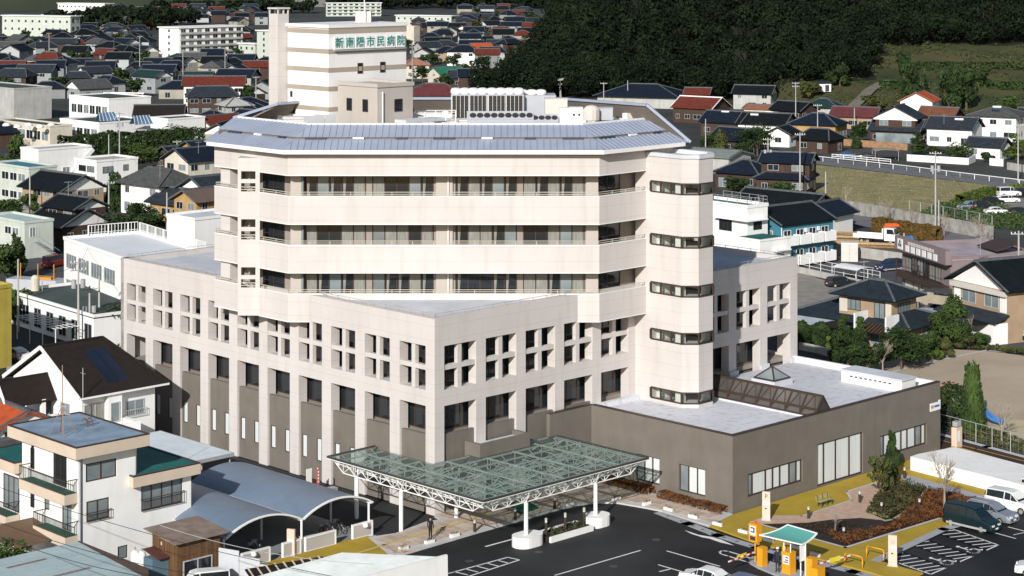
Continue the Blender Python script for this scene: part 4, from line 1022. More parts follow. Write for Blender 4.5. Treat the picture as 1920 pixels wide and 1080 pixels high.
def hedge(pts, w, h, m, label, cat='hedge', z=0, n=None, kind=None, leaf=.11):
    "clipped row of leaves along world points"
    rng = np.random.default_rng(len(pts) * 5 + int(abs(pts[0][0]) * 10) % 97); cs = []; ns = []
    for a, b in zip(pts[:-1], pts[1:]):
        a = np.array(a); b = np.array(b); L = np.linalg.norm(b - a); k = int(n or L * (2 * h + w) * 120)
        t = rng.uniform(0, 1, k); f = rng.uniform(0, 2 * h + w, k); d = (b - a) / L; p = np.array([-d[1], d[0]])
        off_ = np.where(f < h, -w / 2, np.where(f < h + w, f - h - w / 2, w / 2)); zz = np.where(f < h, f, np.where(f < h + w, h, 2 * h + w - f))
        nr = np.where((f < h)[:, None], -np.append(p, 0), np.where((f < h + w)[:, None], np.array([0, 0, 1]), np.append(p, 0)))
        wob = 1 + .09 * np.sin(t * L * 2.1 + a[0]) * np.cos(t * L * .8)
        c = a[None] + (b - a)[None] * t[:, None] + p[None] * (off_ * wob)[:, None]
        cs.append(np.column_stack([c, z + zz * wob])); ns.append(nr + rng.normal(size=(k, 3)) * .5)
    c = np.vstack(cs); o = np.array([*pts[0], z]); c = c - o
    me = quads('hedge', c, np.vstack(ns), leaf, m, rng)
    ob = put(me, 'hedge', None, tuple(o))
    if kind: tag(ob, kind=kind)
    else: tag(ob, label, cat)
    return ob
def ground_leaves(name, poly, z, h, m, n, leaf=.12, label=None):
    rng = np.random.default_rng(n); P = np.array(poly); lo, hi = P.min(0), P.max(0); pts = []
    while len(pts) < n:
        x, y = rng.uniform(lo[0], hi[0]), rng.uniform(lo[1], hi[1])
        if inpoly(x, y, poly): pts.append((x, y, z + h * rng.uniform(.2, 1) * (.7 + .3 * math.sin(x * 3) * math.cos(y * 2.3))))
    c = np.array(pts); o = c.mean(0); nr = np.array([[0, -.3, 1]]) + rng.normal(size=(n, 3)) * .7
    ob = put(quads(name, c - o, nr, leaf, m, rng), name, None, tuple(o)); return tag(ob, kind='stuff')

# ---- vehicles
CARP = {
 'sedan': (4.4, 1.68, [(-.5, .72, .72), (-.465, .88, .88), (-.34, .93, .93), (-.2, .94, 1.34), (-.02, .93, 1.4), (.1, .92, 1.36), (.26, .9, .9), (.45, .76, .76), (.5, .55, .55)]),
 'suv': (4.5, 1.75, [(-.5, .8, .8), (-.49, 1.02, 1.06), (-.43, 1.06, 1.66), (-.05, 1.05, 1.72), (.08, 1.05, 1.66), (.24, 1.03, 1.03), (.44, .94, .94), (.5, .6, .6)]),
 'wagon': (4.5, 1.7, [(-.5, .75, .75), (-.49, .93, .97), (-.4, .95, 1.42), (-.05, .95, 1.48), (.08, .94, 1.43), (.25, .92, .92), (.44, .8, .8), (.5, .55, .55)]),
 'van': (4.6, 1.72, [(-.5, .8, .8), (-.495, 1.05, 1.1), (-.46, 1.12, 1.82), (.0, 1.1, 1.88), (.14, 1.08, 1.78), (.33, 1.02, 1.02), (.46, .85, .85), (.5, .55, .55)]),
 'micro': (3.4, 1.48, [(-.5, .75, .75), (-.495, 1.0, 1.05), (-.46, 1.05, 1.7), (.2, 1.05, 1.74), (.34, 1.03, 1.65), (.47, .95, .95), (.49, .8, .8), (.5, .5, .5)]),
}
M_tyre = mat('tyre', (.018, .018, .018), .9, .1, 3); M_rim = mat('wheel_rim', (.5, .5, .5), .35, .1, 3, metal=.5)
M_cglass = glassmat('car_glass', (.018, .024, .026), .05); M_lamp = mat('headlamp', (.7, .7, .68), .2); M_tail = mat('tail_lamp', (.45, .02, .015), .3)
CARM = {}
def paint(name, c, metal=0): return mat('paint_' + name, c, .28, .04, .6, metal=metal, spec=.6)
def wheel(parent, x, y, r=.31):
    k = ('wheel', r)
    if k not in CARM:
        a = MB().tube((0, -.1, 0), (0, .1, 0), r, 16).mesh('wheel', M_tyre)
        b = MB().tube((0, -.108, 0), (0, .108, 0), r * .62, 12).tube((0, -.115, 0), (0, .115, 0), r * .16, 6).mesh('rim', M_rim); CARM[k] = (a, b)
    a, b = CARM[k]; o = put(a, 'wheel', parent, (x, y, r)); put(b, 'rim', o)
def car(kind, m, pos, rz, label, cat='car', group=None, z=0, rack=False, lower=None, dl=1.0, name='parked_car'):
    L, Wd, st = CARP[kind]; L *= dl; w = Wd / 2; t = thing(name, label, cat, (*pos, z), rz, group)
    k = (kind, m.name, dl)
    if k not in CARM:
        b = MB(); n = len(st); rings = []
        for i, (x, zb, zr) in enumerate(st):
            e = 1 - .12 * (abs(x) > .485) - .05 * (abs(x) > .44); roof = zr > zb + .1
            hw = w * e; zt = zr if roof else zb + .015; ht = hw * (.76 if roof else .86)
            side = [(hw * .93, .24), (hw, .45), (hw, zb - .12), (hw * .96, zb), (ht * 1.02, zt - .05 if roof else zt - .005), (ht * .86, zt)]
            rings.append(b.pts([(x * L, -y, zz) for y, zz in side] + [(x * L, y, zz) for y, zz in side[::-1]]))
        for a, c in zip(rings[:-1], rings[1:]):
            for j in range(12): l = (j + 1) % 12; b.f.append((a + j, c + j, c + l, a + l))
        b.f.append(tuple(rings[0] + j for j in range(12))); b.f.append(tuple(rings[-1] + j for j in range(12))[::-1])
        g = MB(); v = b.v
        def inset(q, f=.07, o=.012):
            q = [Vector(p) for p in q]; c = sum(q, Vector()) / len(q); nn = (q[1] - q[0]).cross(q[-1] - q[0]).normalized()
            out = c.copy(); out.z = .6; out.x *= .3; out.y *= .0
            if nn.dot(c - out) < 0: nn = -nn
            return [tuple(p + (c - p) * f + nn * o) for p in q]
        for i in range(n - 1):
            r0, r1 = st[i][2] > st[i][1] + .3, st[i + 1][2] > st[i + 1][1] + .3; A, C = rings[i], rings[i + 1]
            for s in (0, 1):
                p = (lambda R_, j: v[R_ + (j if s == 0 else 11 - j)])
                if r0 and r1: g.poly(inset([p(A, 3), p(C, 3), p(C, 4), p(A, 4)]))
                elif r0 and not r1: g.poly(inset([p(A, 3), p(C, 3), p(A, 4)], .1))
                elif r1 and not r0: g.poly(inset([p(A, 3), p(C, 3), p(C, 4)], .1))
            if r0 != r1: g.poly(inset([v[A + 4], v[C + 4], v[C + 7], v[A + 7]], .05))
        CARM[k] = (b.mesh('body', m, False), g.mesh('glazing', M_cglass))
    a, g = CARM[k]; put(a, 'body', t); put(g, 'window', t)
    r = .33 if kind in ('suv', 'van') else .29
    for x in (-.31, .30):
        for s in (-1, 1): wheel(t, x * L, s * (w - .09), r)
    for s in (-1, 1):
        MB().box(L * .47, L * .494, s * w * .5 - .16, s * w * .5 + .18, .58, .74).build('headlight', M_lamp, t)
        MB().box(-L * .5 - .01, -L * .48, s * w * .74 - .1, s * w * .74 + .1, .7, .95).build('tail_light', M_tail, t)
        MB().box(L * .13, L * .16, s * (w + .0), s * (w + .17), .95, 1.08).build('mirror', m, t)
    MB().box(L * .49, L * .503, -w * .55, w * .55, .36, .52).build('grille', M_dmetal, t)
    MB().box(L * .503, L * .507, -.17, .17, .38, .5).build('number_plate', M_white, t); MB().box(-L * .507, -L * .5, -.17, .17, .5, .62).build('number_plate', M_white, t)
    if rack:
        for s in (-1, 1): MB().box(-L * .36, L * .02, s * w * .62 - .02, s * w * .62 + .02, st[3][2] + .02, st[3][2] + .07).build('roof_rail', M_gmetal, t)
    if lower:
        for s in (-1, 1): MB().box(-L * .4, L * .4, s * w - .015, s * w + .015, .25, .42).build('sill', lower, t)
    return t

# ---- people: skeleton -> skinned body, coloured by height
def person(pos, z, rz, label, jacket, trousers, hair, cap=None, h=1.72, arms='down'):
    s = h / 1.6
    V = {'pel': (0, 0, .95, .13), 'wa': (0, .0, 1.1, .125), 'ch': (0, -.01, 1.3, .15), 'nk': (0, 0, 1.47, .06), 'hd': (0, -.02, 1.56, .085), 'hd2': (0, -.02, 1.66, .09)}
    E = [('pel', 'wa'), ('wa', 'ch'), ('ch', 'nk'), ('nk', 'hd'), ('hd', 'hd2')]
    for q, sx in (('l', 1), ('r', -1)):
        V.update({f'hp{q}': (.09 * sx, 0, .88, .095), f'kn{q}': (.10 * sx, -.02 * sx, .49, .065), f'an{q}': (.10 * sx, .0, .1, .048), f'to{q}': (.11 * sx, -.15, .04, .04),
                  f'sh{q}': (.19 * sx, 0, 1.41, .065), f'el{q}': (.25 * sx, .02, 1.13, .048), f'wr{q}': (.25 * sx, -.07, .88, .035), f'ha{q}': (.25 * sx, -.09, .80, .035)})
        E += [('pel', f'hp{q}'), (f'hp{q}', f'kn{q}'), (f'kn{q}', f'an{q}'), (f'an{q}', f'to{q}'), ('ch', f'sh{q}'), (f'sh{q}', f'el{q}'), (f'el{q}', f'wr{q}'), (f'wr{q}', f'ha{q}')]
    ks = list(V); me = bpy.data.meshes.new('sk'); me.from_pydata([tuple(c * s for c in V[k][:3]) for k in ks], [(ks.index(a), ks.index(b)) for a, b in E], [])
    o = bpy.data.objects.new('sk', me); COL.objects.link(o); md = o.modifiers.new('s', 'SKIN'); o.modifiers.new('b', 'SUBSURF').levels = 1
    for i, k in enumerate(ks): me.skin_vertices[0].data[i].radius = (V[k][3] * s, V[k][3] * s * .85)
    me.skin_vertices[0].data[0].use_root = True
    dg = bpy.context.evaluated_depsgraph_get(); dg.update(); bm = bpy.data.meshes.new_from_object(o.evaluated_get(dg)); bpy.data.objects.remove(o)
    bm.name = 'body'; bm.materials.clear(); skin = mat('skin', (.42, .26, .18), .6, .1, 3)
    for m in (skin, jacket, trousers, M_black): bm.materials.append(m)
    for p in bm.polygons:
        c = p.center / s
        p.material_index = 0 if c.z > 1.475 or (c.z < .86 and abs(c.x) > .2) else 1 if c.z > .9 else 3 if c.z < .085 else 2
        p.use_smooth = True
    t = thing('person', label, 'person', (*pos, z), rz); put(bm, 'body', t)
    hz = 1.665 * s
    MB().lathe([(.085 * s, -.06), (.105 * s, 0), (.10 * s, .06), (.06 * s, .105), (.01, .115)], 10, (0, .01, hz)).build('hair', hair, t, True)
    if cap: MB().lathe([(.115 * s, .02), (.12 * s, .05), (.09 * s, .11), (.02, .13)], 12, (0, .0, hz)).box(-.08, .08, -.2, -.08, hz + .02, hz + .045).build('cap', cap, t, True)
    f = MB()
    for x in (-.032, .032): f.box(x - .012, x + .012, -.118 * s, -.1 * s, 1.62 * s, 1.635 * s)
    f.build('eyes', M_black, t)
    MB().box(-.012, .012, -.13 * s, -.1 * s, 1.585 * s, 1.61 * s).build('nose', skin, t)
    return t

# ---- houses
RM = {}
def roof_shape(kind, w, d, z, pitch, ov, th=.16):
    "gable or hip roof over w x d, ridge along x; returns slab, ridge tiles"
    a, b = w / 2 + ov, d / 2 + ov; hgt = b * pitch; zt = z + hgt; s = MB(); r = MB()
    if kind == 'gable':
        s.slab([(-a, -b, z), (a, -b, z), (a, 0, zt), (-a, 0, zt)], th); s.slab([(a, b, z), (-a, b, z), (-a, 0, zt), (a, 0, zt)], th)
        r.bar((-a - .05, 0, zt + .06), (a + .05, 0, zt + .06), .34, .3)
        for sx in (-1, 1):
            for sy in (-1, 1): r.bar((sx * (a - .12), sy * b, z + .06), (sx * (a - .12), 0, zt + .06), .22, .16)
    else:
        e = max(0.0, a - b); 
        if kind == 'irimoya': e = a - b * .55
        s.slab([(-a, -b, z), (a, -b, z), (e, 0, zt), (-e, 0, zt)], th); s.slab([(a, b, z), (-a, b, z), (-e, 0, zt), (e, 0, zt)], th)
        s.slab([(a, -b, z), (a, b, z), (e, 0, zt)], th); s.slab([(-a, b, z), (-a, -b, z), (-e, 0, zt)], th)
        if e > .1: r.bar((-e - .1, 0, zt + .06), (e + .1, 0, zt + .06), .36, .32)
        for sx in (-1, 1):
            for sy in (-1, 1): r.bar((sx * a, sy * b, z + .05), (sx * e, 0, zt + .07), .26, .2)
    return s, r, zt
def house(px, py, w, d, h, rot, roof, rm, wm, label, group=None, cat='house', z=0, pitch=.5, ov=.6, st=2, win=True, skirt=None, ridge=None, gm=None, xy=None, name='house', wf=None, wg=None, extra=None, chim=False, skm=None, sides=(0, 1, 2, 3), wspace=3.0):
    "house whose footprint centre stands at ground pixel (px, py); w along local x, d along local y, rot degrees"
    x, y = xy or G(px, py, z); t = thing(name, label, cat, (x, y, z), R(rot), group)
    wf = wf or M_alu; wg = wg or M_glass; far = y > 420
    m = MB().box(-w / 2, w / 2, -d / 2, d / 2, -.3, h)
    if roof == 'gable':
        b = min(w, d) / 2; gbs = []
        for sx in (-1, 1):
            x0 = sx * max(w, d) / 2; tri = [(-b, h), (b, h), (0, h + (b + ov) * pitch - .2)]
            gbs.append(MB().poly([(x0, *p) if w >= d else (p[0], x0, p[1]) for p in tri]))
        wo = m.build('wall', wm, t); [g_.build('gable', gm or wm, wo) for g_ in gbs]
    else: wo = m.build('wall', wm, t)
    if roof in ('gable', 'hip', 'irimoya'):
        if w >= d: s, r, zt = roof_shape(roof, w, d, h, pitch, ov); Mx = None
        else:
            s, r, zt = roof_shape(roof, d, w, h, pitch, ov); Mx = Matrix.Rotation(R(90), 4, 'Z'); s.xf(Mx); r.xf(Mx)
        ro = s.build('roof', rm, t); r.build('ridge_tiles', ridge or M_ridge, ro)
        if roof == 'irimoya':
            pass
    else:
        p = .35
        ro = MB().box(-w / 2 - .08, w / 2 + .08, -d / 2 - .08, d / 2 + .08, h, h + .12).build('roof', rm, t)
        MB().box(-w / 2 - .1, w / 2 + .1, -d / 2 - .1, -d / 2 + .14, h + .12, h + .12 + p).box(-w / 2 - .1, w / 2 + .1, d / 2 - .14, d / 2 + .1, h + .12, h + .12 + p).box(-w / 2 - .1, -w / 2 + .14, -d / 2 + .14, d / 2 - .14, h + .12, h + .12 + p).box(w / 2 - .14, w / 2 + .1, -d / 2 + .14, d / 2 - .14, h + .12, h + .12 + p).build('parapet', gm or wm, ro)
    if skirt:
        s = MB(); zs = h / st + .1; e = skirt
        s.slab([(-w / 2 - e, -d / 2 - e, zs - e * .45), (w / 2 + e, -d / 2 - e, zs - e * .45), (w / 2, -d / 2, zs), (-w / 2, -d / 2, zs)], .12)
        s.slab([(w / 2 + e, d / 2 + e, zs - e * .45), (-w / 2 - e, d / 2 + e, zs - e * .45), (-w / 2, d / 2, zs), (w / 2, d / 2, zs)], .12)
        s.slab([(w / 2 + e, -d / 2 - e, zs - e * .45), (w / 2 + e, d / 2 + e, zs - e * .45), (w / 2, d / 2, zs), (w / 2, -d / 2, zs)], .12)
        s.slab([(-w / 2 - e, d / 2 + e, zs - e * .45), (-w / 2 - e, -d / 2 - e, zs - e * .45), (-w / 2, -d / 2, zs), (-w / 2, d / 2, zs)], .12)
        s.build('lower_roof', skm or rm, t)
    if win:
        rnd = random.Random(int(px * 13 + py)); hs_ = h / st
        for sd in sides:
            ang = R(rot) + R(90) * sd; ny = -math.cos(ang)
            # outward normal of side sd in world
            nx_, ny_ = math.sin(ang), -math.cos(ang)
            if nx_ * (0 - x) + ny_ * (0 - y) <= 0: continue
            Ls = w if sd % 2 == 0 else d; Ds = d if sd % 2 == 0 else w
            n = max(1, int(Ls / wspace))
            for k in range(st):
                for i in range(n):
                    if rnd.random() < .12 and n > 1: continue
                    ww = min(rnd.choice([1.7, 1.7, 1.2, 2.4]), Ls / n * .8); wh = 1.25 if (k or rnd.random() < .5) else 1.8
                    c = -Ls / 2 + Ls * (i + .5) / n; zz = k * hs_ + (1.0 if wh < 1.5 else .3)
                    if zz + wh > (k + 1) * hs_ - .1: wh = (k + 1) * hs_ - .15 - zz
                    lx, ly = (c, -Ds / 2); a = R(90) * sd
                    X, Y = lx * math.cos(a) - ly * math.sin(a), lx * math.sin(a) + ly * math.cos(a)
                    window(t, X, Y, zz, ww, wh, a, wf, wg if rnd.random() < .7 else M_glassb, 2, out=.05)
    if chim: MB().box(-.3, .3, -.3, .3, h, zt + .5).build('chimney', M_grey, t, loc=(w * .2, d * .12, 0))
    return t
M_solar = glassmat('solar_blue', (.02, .03, .06), .15)
def solar(hse, x, y, z, rz=0):
    t = hse
    f = MB().slab([(-1, -.9, 0), (1, -.9, 0), (1, .8, .75), (-1, .8, .75)], .08); o = f.build('solar_heater', M_solar, t, loc=(x, y, z), rz=rz)
    MB().tube((-1.05, .85, 1.0), (1.05, .85, 1.0), .27, 10).build('tank', M_wmetal, o)
def pole(px, py, h, label, arms=2, trans=False, z=0, r=.16, name='utility_pole', m=None, rz=0, xy=None):
    x, y = xy or G(px, py, z); t = thing(name, label, 'utility pole', (x, y, z), rz, 'utility poles')
    MB().tube((0, 0, 0), (0, 0, h), r, 9, r * .65).build('shaft', m or M_conc, t)
    for k in range(arms):
        zz = h - .4 - .9 * k; a = MB().box(-1.0, 1.0, -.06, .06, zz - .06, zz + .06); ao = a.build('crossarm', M_gmetal, t)
        b = MB()
        for xx in (-.9, -.45, .45, .9): b.tube((xx, 0, zz + .06), (xx, 0, zz + .26), .06, 6)
        b.build('insulators', M_white, ao)
    if trans:
        for s in (-1, 1): MB().tube((s * .55, 0, h - 3.4), (s * .55, 0, h - 2.4), .3, 10).build('transformer', M_gmetal, t)
    return t
def fence(pts, h, label, spacing=2.0, rails=2, m=None, mesh=False, z=0, cat='fence', name='fence', rw=.05):
    x0, y0 = pts[0]; t = thing(name, label, cat, (x0, y0, z)); m = m or M_wmetal; pw = .035 * (1 if y0 < 300 else 1.6)
    pm = MB().box(-pw, pw, -pw, pw, 0, h).mesh('post', m)
    for a, b in zip(pts[:-1], pts[1:]):
        L = math.dist(a, b); n = max(1, round(L / spacing))
        for i in range(n + 1): put(pm, 'post', t, (a[0] + (b[0] - a[0]) * i / n - x0, a[1] + (b[1] - a[1]) * i / n - y0, 0))
        for k in range(rails):
            zz = h * (1 - k * .8 / max(1, rails - .2)) - .03
            MB().bar((a[0] - x0, a[1] - y0, zz), (b[0] - x0, b[1] - y0, zz), rw, rw).build('rail', m, t)
        if mesh:
            mb = MB(); d = Vector((b[0] - a[0], b[1] - a[1], 0)); k = int(L / .6)
            for i in range(k): p = Vector((a[0] - x0, a[1] - y0, 0)) + d * (i / k); mb.bar(p, p + Vector((0, 0, h)), .007)
            for j in range(int(h / .5)): mb.bar((a[0] - x0, a[1] - y0, .2 + .5 * j), (b[0] - x0, b[1] - y0, .2 + .5 * j), .007)
            tag(mb.build('mesh_panel', M_gmetal, t), kind='stuff')
    return t
def lowwall(pts, w, h, m, label, z=0, cat='wall'):
    b = MB(); x0, y0 = pts[0]
    for a, c in zip(pts[:-1], pts[1:]):
        d = (Vector(c) - Vector(a)).normalized() * (w / 2); b.bar((a[0] - x0 - d.x, a[1] - y0 - d.y, h / 2), (c[0] - x0 + d.x, c[1] - y0 + d.y, h / 2), w, h)
    return tag(b.build('wall', m, None, loc=(x0, y0, z)), label, cat)
# ================================================================== life in the forecourt
DARK = mat('dark_cloth', (.016, .017, .02), .9, .2, 4); NAVY = mat('navy_cloth', (.022, .028, .045), .9, .2, 4); HAIR = mat('black_hair', (.012, .011, .01), .6)
person(G(807, 1012, .14), .14, R(150), 'person in a dark suit standing on the entrance pavement with arms at sides', DARK, DARK, HAIR)
person(G(1458, 1073, .15), .15, R(-25), 'guard in a dark uniform and white cap standing under the ticket canopy', NAVY, NAVY, HAIR, cap=M_white)
AS = R(-16)
GA = math.atan2(G(1875, 1010)[1] - G(1770, 985)[1], G(1875, 1010)[0] - G(1770, 985)[0])
car('van', paint('dark_teal', (.003, .016, .021)), G(1822, 990), GA, 'dark green minivan with silver sills parked beside the hatched bay', 'van', 'cars in the front row', lower=M_gmetal, dl=1.02)
car('wagon', paint('silver_blue', (.27, .30, .35), .3), G(1858, 974), GA, 'silver blue estate car parked between the green minivan and white car', group='cars in the front row', rack=True)
car('suv', paint('white', (.78, .78, .76)), G(1897, 957), GA, 'white off-road car with tinted rear windows, third in the front row', group='cars in the front row', dl=1.03)
car('suv', paint('white', (.78, .78, .76)), G(1960, 938), GA, 'white car cut by the right edge of the photo, last in the front row', group='cars in the front row')
car('sedan', paint('white', (.78, .78, .76)), G(1327, 1099), R(140), 'white saloon car at the bottom edge waiting by the entry lane')
car('wagon', paint('slate', (.12, .16, .25), .2), G(1385, 1113), R(140), 'slate blue car roof at the bottom edge behind the white saloon')
car('sedan', paint('white', (.78, .78, .76)), G(1960, 1080), R(160), 'white car bonnet at the lower right corner')
# garden planting
ground_leaves('brown_shrubs', GP([(1585, 1023), (1755, 972), (1845, 946), (1742, 920), (1725, 935), (1700, 962), (1672, 984), (1620, 1002), (1550, 1004)], .14), .14, .55, L_brown, 7500, .12)
ground_leaves('brown_shrubs', GP([(1445, 985), (1513, 982), (1560, 980), (1620, 985), (1560, 1006)], .14), .14, .12, leafmat('leaf_soil', (.05, .035, .02), (.02, .014, .01)), 500, .12)
ground_leaves('green_ground_cover', GP([(1625, 962), (1645, 930), (1665, 904), (1700, 908), (1738, 920), (1722, 935), (1697, 960), (1668, 975)], .14), .14, .7, leafmat('leaf_heather', (.085, .075, .03), (.025, .03, .012)), 4200, .12)
ground_leaves('pale_grass', GP([(1622, 962), (1640, 950), (1662, 962), (1668, 974)], .14), .14, .3, leafmat('leaf_pale', (.30, .30, .14), (.12, .13, .05)), 500, .1)
tag(strip(GP([(1738, 918), (1728, 936), (1705, 958), (1676, 976), (1660, 979)], .2), .35, .32).build('gravel_edge', mat('pebbles', (.40, .34, .26), .95, .4, 9)), kind='stuff')
tree(1672, 905, 4.6, 1.9, 'upright', L_dark, 'dark upright evergreen tree before the right annex window', seed=1, th=.5, name='garden_tree', z=.14)
tree(1655, 930, 4.2, 2.4, 'loose', L_olive, 'thin yellow-green tree leaning beside the dark upright evergreen', seed=2, th=.5, name='garden_tree', n=420, z=.14)
tree(1771, 957, 6.6, 4, 'bare', L_dark, 'bare pale young tree standing in the brown bed', seed=3, name='bare_tree', z=.14)
tree(1566, 1005, 3.0, 2, 'bare', L_dark, 'thin bare sapling in the soil bed near the bench', seed=4, name='bare_tree', z=.14)
hb = [UV(17.6, -2.5), UV(17.6, -8.5)]; hedge(hb, .9, .6, L_brown, 'low reddish hedge under the annex wall near the canopy', z=.12)
hedge([UV(17.5, -9.5), UV(17.55, -16.6)], .8, .55, L_brown, 'low reddish hedge along the annex wall towards its corner', z=.12)
# park edge
fence(GP([(1763, 812), (1800, 822), (1860, 838), (1930, 857), (2000, 877)]), 1.9, 'wire mesh fence with grey posts between lane and park', 2.6, 1, M_gmetal, True, name='mesh_fence')
tree(1788, 800, 4.4, 4.6, 'dome', L_dark, 'round dark clipped bush behind the annex corner', seed=5, th=.05, name='round_bush', cat='bush', n=3800)
tree(1823, 806, 6.6, 2.7, 'cone', L_mid, 'tall tapered clipped conifer beside the round bush', seed=6, th=.05, name='conifer', n=4200)
tree(1878, 828, 5.5, 3, 'bare', L_dark, 'bare spindly tree behind the mesh fence', seed=7, name='bare_tree')
ground_leaves('park_grass', GP([(1770, 812), (1850, 832), (1960, 862), (1960, 840), (1860, 805), (1790, 795)]), 0, .25, L_olive, 2200, .16)
t = thing('slide', 'blue playground slide with an orange frame in the park', 'slide', (*G(1815, 790), 0), R(-35))
bl = mat('slide_blue', (.05, .17, .42), .5); og = mat('frame_orange', (.62, .20, .09), .6)
c = MB(); pr = [(-1.6, 2.6), (-.4, 2.5), (1.0, 1.6), (2.6, .6), (3.6, .35)]
for (x0, z0), (x1, z1) in zip(pr[:-1], pr[1:]): c.slab([(x0, -.4, z0), (x1, -.4, z1), (x1, .4, z1), (x0, .4, z0)], .1).bar((x0, -.42, z0 + .1), (x1, -.42, z1 + .1), .06, .25).bar((x0, .42, z0 + .1), (x1, .42, z1 + .1), .06, .25)
c.build('chute', bl, t); c = MB()
for x in (-2.6, -1.5):
    for y in (-.5, .5): c.tube((x, y, 0), (x, y, 3.5), .06)
for z in (2.5, 3.0, 3.5): c.tube((-2.6, -.5, z), (-1.5, -.5, z), .05).tube((-2.6, .5, z), (-1.5, .5, z), .05).tube((-2.6, -.5, z), (-2.6, .5, z), .05)
c.box(-2.6, -1.5, -.5, .5, 2.5, 2.58); c.build('frame', og, t)
t = thing('gate_pillar', 'cream gate pillar with a lamp on top beside the lane', 'gate pillar', (*G(1794, 838), 0), UA)
MB().box(-.45, .45, -.3, .3, 0, 1.9).build('column', M_signp, t); MB().box(-.3, .1, -.31, -.3, .6, 1.6).build('plate', M_sign, t); MB().box(-.35, .35, -.25, .25, 2.0, 2.45).tube((0, 0, 1.9), (0, 0, 2.0), .08).build('lamp', M_gmetal, t)
# roof plant: each machine a thing
Z0 = 29.6
def rooft(name, label, cat, u, v, z=Z0, group=None): return thing(name, label, cat, (*UV(u, v), z), UA, group)
M_lou = mat('louvre_dark', (.035, .032, .03), .7, .2, 2); M_ivory = mat('ivory_metal', (.60, .56, .51), .5, .06, 1, spec=.4)
M_pale = mat('pale_metal', (.42, .44, .47), .5, .06, 1, spec=.4)
def front(px, Y): # local coords of a roof point seen at px at depth Y
    return toUV((px - 960) * Y / FP, Y)
fr = math.atan2(-0.7, .714)  # along the front face
def rooff(name, label, cat, px, Y, z=Z0, group=None): return thing(name, label, cat, ((px - 960) * Y / FP, Y, z), R(1), group)
for px, lab in ((880, 'left'), (948, 'right')):
    t = rooff('cooling_tower', f'{lab} louvred cooling tower block with white fan domes on the hospital roof', 'cooling tower', px, 193, 30.6, 'cooling towers on the roof')
    MB().box(-1.75, 1.75, -.9, 2.5, 0, 2.75).build('casing', M_pale, t); MB().box(-1.7, 1.7, -.8, 2.4, -1.0, 0).build('stand', M_gmetal, t)
    for s in (-1, 1):
        b = MB()
        b.box(s * .85 - .78, s * .85 + .78, -.94, -.9, .12, 2.66)
        for k in range(9): b.slab([(s * .85 - .78, -1.0, .16 + .29 * k), (s * .85 + .78, -1.0, .16 + .29 * k), (s * .85 + .78, -.94, .3 + .29 * k), (s * .85 - .78, -.94, .3 + .29 * k)], .02)
        b.build('louvre', M_lou, t)
        b = MB()
        for k in range(5): b.box(s * .85 - .8 + .39 * k, s * .85 - .77 + .39 * k, -1.04, -1.001, .05, 2.7)
        b.build('louvre_frame', M_wmetal, t)
    for i in range(4):
        for j in range(2): MB().lathe([(.42, 0), (.5, .12), (.52, .3), (.42, .44), (.25, .5), (.05, .52)], 12, (-1.3 + .86 * i, .0 + 1.5 * j, 2.75)).build('fan_cowl', M_wmetal, t)
t = rooff('cooling_tower', 'plain end cooling tower block with three white cowls beside the louvres', 'cooling tower', 1005, 194, 30.6, 'cooling towers on the roof')
MB().box(-1.9, 1.9, -.9, 2.5, -1, 2.6).build('casing', M_pale, t)
for i in range(3): MB().lathe([(.42, 0), (.5, .12), (.52, .3), (.42, .44), (.25, .5), (.05, .52)], 12, (-1.3 + .9 * i, .3, 2.6)).build('fan_cowl', M_wmetal, t)
for px, n, sc_, lab in ((940, 9, 1.0, 'long air conditioning bank with nine dark fan grilles on the hospital roof'), (1022, 4, .92, 'short air conditioning bank with four dark fan grilles on the hospital roof')):
    Y = 187.2; t = rooff('condenser_bank', lab, 'air conditioner', px, Y, 30.2 if n == 9 else 30.1, 'condenser banks on the roof'); w = n * .66 * sc_
    MB().prism([(-w / 2 - .25, 0), (w / 2 + .05, 0), (w / 2 + .05, 1.6), (-w / 2 - .25, 1.6)], -.6, 1.15 * sc_).build('cabinet', M_pale, t)
    MB().slab([(-w / 2 - .25, -.02, 1.16 * sc_), (w / 2 + .05, -.02, 1.16 * sc_), (w / 2 + .05, .9, 1.9 * sc_), (-w / 2 - .25, .9, 1.9 * sc_)], .1).build('hood', M_pale, t)
    for k in range(n):
        x = -w / 2 + .33 * sc_ + .66 * sc_ * k; a = Vector((0, .92, .74)).normalized(); nn = Vector((0, -.74 * sc_, .92)).normalized(); c = Vector((x, .43, 1.53 * sc_))
        MB().tube(c - nn * .02, c + nn * .05, .31 * sc_, 14).build('fan_grille', M_lou, t)
    b = MB()
    for k in range(n * 3): x = -w / 2 + .1 + .22 * sc_ * k; b.box(x, x + .1, -.03, -.001, .3, .95)
    b.build('vents', M_gmetal, t)
